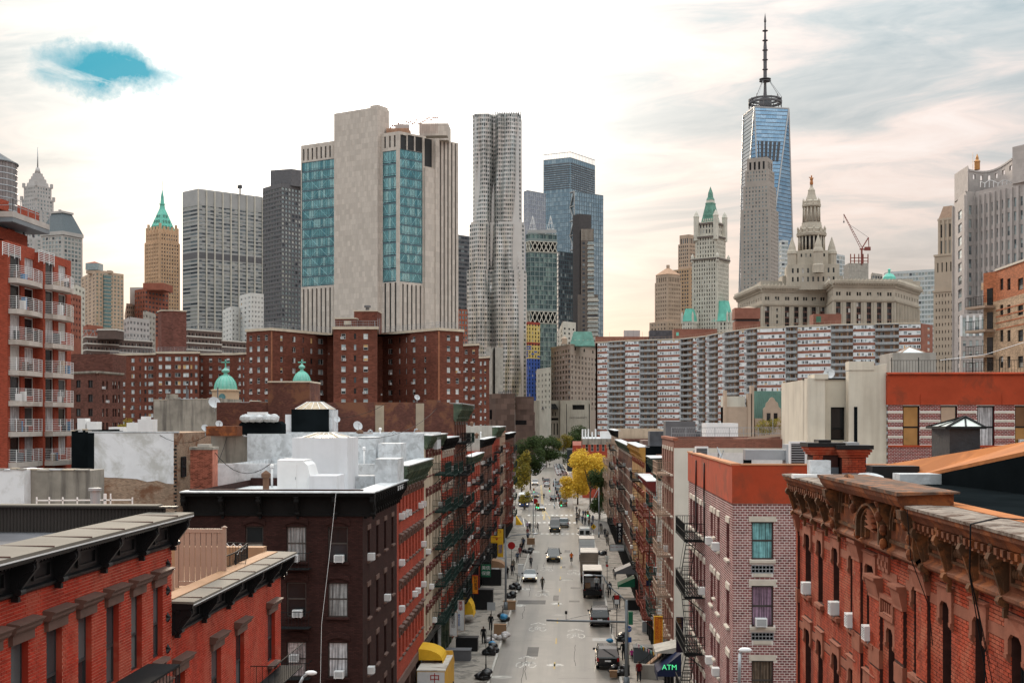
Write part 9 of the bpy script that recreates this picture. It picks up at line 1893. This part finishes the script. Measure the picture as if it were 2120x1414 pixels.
bike('bicycle ridden down the middle of the street',1183,1168);PR=person_mesh(.3,False,True);o=bpy.data.objects.new('person',PR);COL.objects.link(o);q=G(1183,1168);o.location=q+Vector((0,-.18,.12));o.rotation_euler=(0,0,math.pi);o.color=(.62,.12,.015,1);tagit(o,'cyclist in a bright orange jacket riding away in mid street','person')
for a in(('bicycle chained at the foot of the left lamp post',1041,1272),('bicycle by the white sandwich board on the left',1071,1203),('black bicycle beside the white wrapped cart',1259,1236),('bicycle left of the bagged shopping carts at the right kerb',1266,1310),('bicycle in the row below the PARK sign',1256,1150),('second bicycle below the PARK sign beside the white board',1262,1140)):bike(*a,z=zs)
#  signs, poles and street clutter
def text(root,f,s,u,z,size,m,n=.02,vert=False,name='lettering'):
 cu=bpy.data.curves.new('t','FONT');cu.body='\n'.join(s) if vert else s;cu.size=size;cu.align_x='CENTER';cu.align_y='TOP' if vert else 'CENTER';cu.space_line=.95;cu.extrude=.004;o=bpy.data.objects.new('t',cu);COL.objects.link(o);me=bpy.data.meshes.new_from_object(o.evaluated_get(bpy.context.evaluated_depsgraph_get()));bpy.data.objects.remove(o)
 mb=MB();vs=[f.p(u+v.co.x,n+v.co.z,z+v.co.y) for v in me.vertices];[mb.poly([vs[i] for i in p.vertices],m) for p in me.polygons];return part(name,mb,root)
def pc(k,c):return mt('sign_'+k,c,.8,.08,2)
Rd,Bk,Wh,Or,Nv,Yl,Bu,Gn=pc('red',(.36,.02,.02)),pc('black',(.015,.015,.018)),pc('white',(.68,.68,.68)),pc('orange',(.62,.22,.02)),pc('navy',(.012,.018,.05)),pc('yellow',(.68,.40,.03)),pc('blue',(.03,.1,.34)),pc('green',(.02,.13,.07))
def sign(lab,px0,px1,y0,y1,X,m,items,frame=None):
 Y=YX((px0+px1)/2,X);x0,x1=GX(px0,Y),GX(px1,Y);za,zb=GZ(px0,y1,Y),GZ(px0,y0,Y);r=thing('shop_sign',lab,'sign',(x0,Y,za));f=Fr((x0,Y),FRONT);w,h=x1-x0,zb-za;mb=MB();mb.fbox(f,0,w,-.14,0,za,zb,m);part('panel',mb,r)
 if frame:mb=MB();[mb.fbox(f,a,b,-.15,.02,c,d,frame) for a,b,c,d in((-.04,0,za,zb),(w,w+.04,za,zb),(-.04,w+.04,za-.04,za),(-.04,w+.04,zb,zb+.04))];part('frame',mb,r)
 for s,ux,uz,sz,mm,v in items:text(r,f,s,w*ux,za+h*uz,sz*(h if v is None else h),mm,.01,bool(v))
 mb=MB();xw=XL if X<0 else XR;[mb.bar((x0+w/2,Y-.07,z),(xw,Y-.07,z),.02,black_iron) for z in(za+.1,zb-.1)];part('bracket',mb,r);return r
sign('tall white sign with red and blue Chinese characters over the left pavement',946,961,1243,1305,-10.3,Wh,[('勇華',.5,.98,.17,Rd,1),('腸肉皮批發',.28,.56,.085,Bu,1),('TEL 212-226-2000',.74,.3,.0001,Bu,None)],tan_iron)
sign('shorter white sign with black Chinese characters, left of the taller one',931,946,1267,1316,-10.6,Wh,[('金榕彩印',.5,.97,.17,Bk,1)],tan_iron);sign('orange sign with dark Chinese characters on the left row',978,989,1191,1228,-10.2,Or,[('新林賓酒',.6,.96,.2,Bk,1)],Rd)
sign('tall yellow banner sign with red bands on the left row',1030,1042,1095,1153,-9.6,Yl,[('B',.5,.9,.1,Rd,0),('健康',.5,.45,.17,Bu,1)]);sign('wide yellow sign with a brown eagle emblem on the left row',1016,1041,1109,1124,-10.0,Yl,[('⏝⏝',.5,.6,.5,Rd,0),('▼',.5,.5,.45,Rd,0)])
sign('green sign with pale Chinese characters above a shop on the left',996,1016,1168,1194,-10.4,Gn,[('美倓',.5,.72,.34,Wh,0),('保健',.5,.28,.34,Wh,0)]);sign('white shop sign with red lettering right of the green sign',1018,1033,1176,1189,-9.7,Wh,[('花旗參',.5,.7,.3,Rd,0),('藥 材',.5,.3,.3,Rd,0)])
for c,y,w_ in zip('利聚茶鴻',(943,981,1016,1051),('topmost','second highest','third highest','lowest')):sign('%s white tile sign with a red character on the last left tenement corner'%w_,1059,1067,y-4.5,y+4.5,-11.0,Wh,[(c,.5,.5,.85,Rd,0)])
sign('tall orange LAUNDROMAT sign on the right row',1355,1371,1276,1341,6.57,Or,[('日月洗衣店',.3,.98,.15,Rd,1),('LAUNDROMAT',.8,.98,.088,Rd,1)],Yl);r=sign('tall black PARK sign with white letters and orange arrow',1277,1289,1082,1122,6.6,Bk,[('PARK',.5,.75,.2,Wh,1),('➡',.5,.06,.1,Or,0),('●',.5,.88,.2,Wh,0)])
sign('white board with red price lettering below the PARK sign',1263,1292,1127,1140,6.4,Wh,[('EARLY',.18,.6,.22,Rd,0),('BIRD',.5,.6,.22,Rd,0),('ONLY',.82,.6,.22,Rd,0)],Bk);sign('dark navy sign with orange characters on the right row',1338,1348,1172,1212,6.9,Nv,[('美髮',.5,.95,.36,Or,1)]);sign('dark purple vertical sign right of the LAUNDROMAT sign',1400,1415,1277,1350,7.0,pc('purple',(.02,.012,.03)),[('華埠美食',.35,.97,.17,pc('gold',(.2,.11,.04)),1)])
r=thing('wall_lettering','carved university lettering on the pale concrete wall','lettering',UNI_FR.p(0,0,10));text(r,UNI_FR,'PACE UNIVERSITY',UNI_FR.u(1197),UNI_FR.z(1197,865),1.5,black_trim,.05)
def awning(lab,px0,px1,yt,yb,X0,X1,m,curved=False,txt=None):
 Y=YX((px0+px1)/2,(X0+X1)/2);z1,z0=GZ(px0,yt,Y),GZ(px0,yb,Y);L=3.0;s=1 if X1>X0 else-1;r=thing('shop_awning',lab,'awning',(X0,Y,z0));mb=MB();n=6 if curved else 1;pr=[(X0+(X1-X0)*math.sin(i/n*1.5708) if curved else X0+(X1-X0)*i/n,z0+(z1-z0)*(math.cos(i/n*1.5708) if curved else 1-i/n*.8)) for i in range(n+1)]
 for(a,b),(c,d) in zip(pr,pr[1:]):mb.prism([(a,Y,b),(c,Y,d),(c,Y,d-.04),(a,Y,b-.04)],[(a,Y+L,b),(c,Y+L,d),(c,Y+L,d-.04),(a,Y+L,b-.04)],m)
 mb.poly([(X0,Y-.002,z0)]+[(a,Y-.002,b) for a,b in pr]+[(X1,Y-.002,z0)],m);mb.box(min(X1,X1+.03*s),max(X1,X1+.03*s),Y,Y+L,z0-.25,pr[-1][1],m);part('canopy',mb,r)
 if txt:text(r,Fr((min(X0,X1),Y-.01),FRONT),txt[0],abs(X1-X0)/2,z0+(z1-z0)*.4,txt[1],txt[2])
 mb=MB();[mb.bar((X1,Y+q,z0),(X0,Y+q,z1),.02,grey_metal) for q in(.1,L-.1)];part('frame',mb,r)
awning('yellow barrel awning at the foot of the red tenement, bottom left',868,914,1343,1366,-11.4,-9.6,Yl,True);awning('orange yellow awning behind the white Chinese signs',962,974,1236,1272,-11.4,-10.2,Yl,True);awning('cream curved awning beyond the green sign on the left',1024,1040,1160,1176,-11.4,-9.4,tan_deck,True);awning('brown awning at the far left corner',1077,1099,1074,1083,-11.4,-8.2,brown_trim);awning('yellow box sign awning near the far left corner',1070,1078,1069,1090,-11.2,-10,Yl)
awning('navy awning with a green glowing ATM sign, near right',1372,1400,1352,1400,7.5,5.9,Nv,False,('ATM',.5,M('green_neon',(.1,.7,.3),.4,.05,emit=(.1,1,.4,.4))));awning('pale grey awning under the LAUNDROMAT sign',1366,1398,1338,1352,7.5,5.9,concrete);awning('grey awning on the bright right pavement',1280,1308,1166,1188,7.5,5.2,dark_grid);awning('green awning beyond the shop stairs at right',1285,1310,1196,1215,7.5,5.6,Gn)
r=thing('box_truck','yellow sided box truck with dirty white roof and rounded yellow deflector, bottom left','truck',(-10.2,92,.13));x0,x1,y0,y1,ytr=-11.2,-9.15,92,98,mt('truck_yellow',(.62,.33,.03),.6,.12,1);mb=MB();mb.box(x0,x1,y0,y1,.9,3.15,ytr);part('cargo_box',mb,r);mb=MB();mb.box(x0-.02,x1+.02,y0-.02,y1,3.152,3.24,M('stained_white',(.58,.55,.50),.8,.1,1,stain=(.25,.2,.17)));part('roof',mb,r);mb=MB();mb.box(x0+.03,x1-.03,y0-.03,y0-.003,1.0,3.1,Wh);part('rear_door',mb,r);text(r,Fr((x0,y0-.035),FRONT),'中國',1.3,3.0,.8,Rd,.01,True);mb=MB();mb.fprof(Fr((x0+.05,y1),FRONT),0,x1-x0-.1,[(-2.2,2.2),(0,2.2),(0,3.55),(-.5,3.5),(-1.2,3.2),(-1.8,2.7)],ytr);part('roof_deflector',mb,r);mb=MB();mb.box(x0+.1,x1-.1,y1+.1,y1+2.3,.5,2.2,ytr);part('cab',mb,r)
for q in(93.4,99):mb=MB();mb.prism([(x1-.35,q+.45*math.cos(t*.5236),.55+.45*math.sin(t*.5236)) for t in range(12)],[(x1-.02,q+.45*math.cos(t*.5236),.55+.45*math.sin(t*.5236)) for t in range(12)],rubber);part('wheel',mb,r)
c=copy_tree(VP['van'],(-10.35,87.4,.13),0,'white rounded van behind the yellow box truck at the bottom left',None);c['category']='van';[o.__setattr__('color',(*wht,1)) for o in c.children]
def pole(lab,name,px,py,X_,h,rad=.11,m=steel_pole,cat='pole'):
 Y=GY(px,py,.13);p=Vector((GX(px,Y),Y,.13));r=thing(name,lab,cat,p);mb=MB();mb.bar(p,p+Vector((0,0,h)),rad,m,8,rad*.75);mb.bar(p,p+Vector((0,0,.9)),rad*1.9,m,8,rad*1.5);part('pole',mb,r);return r,p
def arm(r,pts,m,rad=.06,name='arm'):mb=MB();mb.tube(pts,rad,m,6);part(name,mb,r)
def lamp_head(r,q,dx,m):mb=MB();mb.blob(q+Vector((dx*.3,0,-.02)),.4,.14,.09,m,1,10,5,.03);part('lamp_head',mb,r)
r,p=pole('tall grey traffic pole with long mast arm and curved lamp arm, right kerb','traffic_pole',1297,1424,0,7.0,.15);Y=p.y;za=GZ(1297,1287,Y);arm(r,[Vector((p.x,Y,za)),Vector((GX(1131,Y),Y,za+.1))],steel_pole,.09,'mast_arm');arm(r,[Vector((p.x,Y,za+1.3)),Vector((GX(1172,Y),Y,za+.15))],steel_pole,.015,'guy_wire');arm(r,[p+Vector((-.02-1.8*math.sin(t),0,7+1.9*(1-math.cos(t))**.5*1.0 if t else 6.9)) for t in(0,.3,.6,.9,1.2,1.57)]+[p+Vector((-2.6,0,8.95))],steel_pole,.06,'lamp_arm');lamp_head(r,p+Vector((-2.7,0,8.95)),-1,grey_metal);mb=MB();x=GX(1172,Y);mb.bar((x,Y,za),(x,Y,za+.75),.035,steel_pole);mb.box(x-.1,x+.1,Y-.1,Y+.1,za+.6,za+.85,black_trim);mb.box(p.x+.15,p.x+.5,Y-.2,Y+.2,5.2,6.2,Gn);part('camera_and_cabinet',mb,r)
r,p=pole('tall grey lamp post with a long arm on the left pavement','lamp_post',1047,1262,0,8.0,.13,steel_pole,'lamp post');arm(r,[p+Vector((0,0,7.9)),p+Vector((.6,0,8.3)),p+Vector((2.8,0,8.55))],steel_pole);lamp_head(r,p+Vector((3.0,0,8.55)),1,grey_metal)
trf=M('signal_yellow',(.55,.25,.02),.5,.1);lens=M('green_signal',(.05,.5,.25),.3,emit=(.05,1,.5,1.0))
def signal(r,q):
 mb=MB();mb.box(q.x-.18,q.x+.18,q.y-.15,q.y+.15,q.z-.5,q.z+.5,trf);part('signal_head',mb,r);mb=MB();[mb.prism([(q.x+.12*math.cos(a*.785),q.y-.155,q.z+z+.12*math.sin(a*.785)) for a in range(8)],[(q.x+.13*math.cos(a*.785),q.y-.26,q.z+z+.13*math.sin(a*.785)) for a in range(8)],lens if z<-.2 else black_trim) for z in(-.33,0,.33)];part('lens',mb,r)
for lab,px,py,h,arms,sg in(('grey signal pole with two yellow traffic lights at the left corner',1104,1104,8,(1139,1034),((1111,1046),(1115,1047))),('far signal pole with yellow lights at the second crossing',1148,1052,7,(1104,1010),((1105,1015),(1138,1013))),('signal pole with arm at the right corner by the street signs',1240,1112,9,(1215,1056),((1217,1063),(1162,1042)))):
 r,p=pole(lab,'traffic_signal',px,py,0,h,.1,grey_metal,'traffic light');q=Vector((GX(arms[0],p.y),p.y,GZ(arms[0],arms[1],p.y)));arm(r,[p+Vector((0,0,h)),q],grey_metal,.05,'mast_arm');[signal(r,Vector((GX(a,p.y),p.y,GZ(a,b,p.y)))) for a,b in sg]
for lab,px,py,h,items in(('bus stop pole with round blue sign beside the tall traffic pole',1302,1398,4.2,((.0,3.9,.42,'r',Bu),(0,3.0,.5,'b',Bu))),('thin dark sign pole on the near left pavement',1006,1396,3.8,()),('thin black pole with grey sign back by the white rubbish pile',1017,1333,4.4,((0,3.6,.9,'b',grey_metal),)),('yellow pedestrian crossing sign on the right pavement',1229,1128,3.4,((0,3.1,.8,'d',Yl),)),('red topped parking sign pole behind the open truck',1257,1220,3.2,((0,3.0,.35,'b',Rd),)),('red lantern decoration on a pole at the left pavement',1059,1175,3.0,((0,3.2,.9,'r',Rd),)),('red star decoration on a pole at the left corner',1108,1092,5.0,((0,5.2,.9,'r',Rd),)),('thin pole with red and white notice by the paired pedestrians',1277,1340,4.6,((0,4.3,.5,'b',Wh),(0,4.7,.5,'b',Rd)))):
 r,p=pole(lab,'sign_pole',px,py,0,h,.04,black_iron,'sign')
 for dx,z,s,k,m in items:
  mb=MB();n={'r':14,'b':4,'d':4}[k];o={'r':0,'b':.7854,'d':0}[k];mb.prism([p+Vector((s*.6*math.cos(o+t*6.2832/n),-.06,z+s*.6*math.sin(o+t*6.2832/n))) for t in range(n)],[p+Vector((s*.6*math.cos(o+t*6.2832/n),-.045,z+s*.6*math.sin(o+t*6.2832/n))) for t in range(n)],m);part('sign_plate',mb,r)
  if k=='d':text(r,Fr((p.x,p.y-.07),FRONT),'🚶',0,z+p.z,.5,Bk,.01)
  if m is Bu and k=='r':text(r,Fr((p.x,p.y-.07),FRONT),'BUS',0,z+p.z,.28,Wh,.01)
bagm,blu=M('black_bag',(.012,.012,.014),.3,.2,3,.6,20),M('blue_bag',(.03,.22,.42),.35,.2,3,.5,20);wbag=M('clear_bag',(.50,.46,.45),.5,.25,4,.6,14)
def bags(px,py,n,lab,grp,m,s=.44,sp=.55,z=.13):
 for i in range(n):
  p=G(px,py,z);q=p+Vector((RN.uniform(-sp,sp),RN.uniform(-sp,sp)*1.6,s*.55+(s*.75 if i>n*.6 else 0)));mb=MB();mb.blob(q,s*RN.uniform(.8,1.15),s*RN.uniform(.8,1.1),s*.72,m,i+int(px),11,8,.24);solo('rubbish_bag',mb,lab,'rubbish bag',q,grp)
for a in((1003,1405,7,'black bag in the nearest left kerb pile','nearest left rubbish pile',bagm),(1015,1352,7,'black bag in the pile below the white rubbish','second left rubbish pile',bagm),(1030,1325,8,'pale bag in the big white rubbish heap at the left kerb','white rubbish heap',wbag,.38,.9),(1044,1288,3,'black bag in the pile topped with a blue bag','blue topped pile',bagm),(1061,1236,5,'black bag in the pile beyond the left lamp post','pile beyond the lamp post',bagm),(1068,1219,4,'black bag in the pile before the white sedan','pile before the sedan',bagm),(1093,1144,5,'black bag in the far left kerb pile','far left pile',bagm),(1280,1325,6,'black bag in the pile behind the nearest black SUV','pile behind the nearest SUV',bagm,.38,.7),(1281,1396,7,'black bag in the pile at the foot of the traffic pole','pile at the traffic pole',bagm,.4,.7),(1236,1150,8,'black bag in the long pile beside the white truck','pile beside the trucks',bagm,.5,1.2)):bags(*a)
bags(1044,1281,1,'bright blue bag on top of the black pile at the left kerb',None,blu,.45,.1,.7);bags(1019,1338,1,'blue bag between the black and white heaps',None,blu,.4,.2,.4);bags(1264,1329,1,'pale blue bag left of the pile behind the nearest SUV',None,blu,.3,.1)
card=M('cardboard',(.28,.17,.10),.85,.15)
for lab,px,py,w,h,m in(('brown cardboard box behind the white rubbish heap',1035,1315,1.2,1.0,card),('cardboard boxes at the foot of the left lamp post',1055,1262,1.3,.9,card),('pinkish carton stack at the far left kerb',1099,1127,1.3,1.0,card),('dark grey covered stall on the near right pavement',1343,1372,2.6,1.3,mt('stall_cover',(.09,.10,.11),.6)),('black and grey double bins by the right shop wall',1318,1263,2.6,1.1,black_trim),('grey wheeled bin under the LAUNDROMAT fire escape',1338,1308,.8,1.0,grey_metal),('dark shop counter box on the left pavement',966,1348,2.0,1.2,black_trim),('black market stand below the orange sign',1000,1262,2.2,2.2,black_trim),('white wrapped bundle cart behind the open truck',1243,1232,.9,1.4,wbag),('cardboard box by the near right rubbish pile',1270,1402,.6,.5,card),('dark crates below the white Chinese signs',948,1368,2.2,.9,dark_grid),('black enclosed stall beyond the orange sign',1018,1212,2.4,2.0,black_trim),('white sandwich board with black writing on the left kerb',1078,1192,.7,1.5,Wh)):
 p=G(px,py,.13);r=thing('street_box',lab,'box',p);mb=MB();f=Fr((p.x-w/2,p.y),FRONT);mb.fplate(f,[(0,.13),(w,.13),(w,.13+h*.92),(w-.08,.13+h),(.08,.13+h),(0,.13+h*.92)],-w*.6,0,m);part('body',mb,r);mb=MB();mb.fbox(f,-.04,w+.04,-w*.62,.03,.13+h+.002,.19+h,m);part('lid',mb,r)
p=G(1322,1405,.13);r=thing('shop_stairs','iron railed basement stairs with sloping hatch below the ATM awning','stairs',p);mb=MB();a,b=Vector((p.x-.1,p.y+.5,.2)),Vector((p.x+2.2,p.y+1.5,2.0));mb.hexa([a,b,b+Vector((0,1.2,0)),a+Vector((0,1.2,0)),a+Vector((0,0,.12)),b+Vector((0,0,.12)),b+Vector((0,1.2,.12)),a+Vector((0,1.2,.12))],tan_deck);part('ramp',mb,r);mb=MB();[mb.bar(a.lerp(b,t/8),a.lerp(b,t/8)+Vector((0,0,.95)),.02,black_iron) for t in range(9)];[mb.bar(a+Vector((0,0,q)),b+Vector((0,0,q)),.025,black_iron) for q in(.5,.95)];part('railing',mb,r);mb=MB();mb.box(p.x,p.x+2.4,p.y-.1,p.y+.3,.13,1.3,concrete);part('base_wall',mb,r)
r=thing('bunting','string of pastel pennants over the near right pavement','bunting',G(1330,1335,2));A,B=G(1316,1330,2.2),G(1362,1352,2.4);mb=MB();mb.bar(A,B,.01,white_paint)
for i in range(9):q=A.lerp(B,i/9);mb.poly([q,q+(B-A)*.08,q+(B-A)*.04-Vector((0,0,.4))],(Wh,pc('pink',(.6,.25,.3)),pc('aqua',(.2,.5,.5)),Yl)[i%4])
part('pennants',mb,r)
for lab,px,py,pts in(('white street lamp at the bottom edge in front of the maroon house',1538,1345,((1538,1345),(1532,1352),(1530,1420))),('white street lamp at the bottom edge in front of the brown corner house',634,1393,((640,1392),(628,1400),(618,1420)))):
 Y=56 if px>1000 else 62;P=[Vector((GX(a,Y),Y,GZ(a,b,Y))) for a,b in pts];r=thing('street_lamp',lab,'street lamp',Vector((P[-1].x,Y,0)));mb=MB();mb.tube(P+[Vector((P[-1].x,Y,0))],.07,grey_metal,8);part('pole',mb,r);mb=MB();mb.blob(P[0]+Vector((.1,0,0)),.3,.15,.12,white_paint,2,10,6,.02);part('lamp_head',mb,r)
flush_windows()
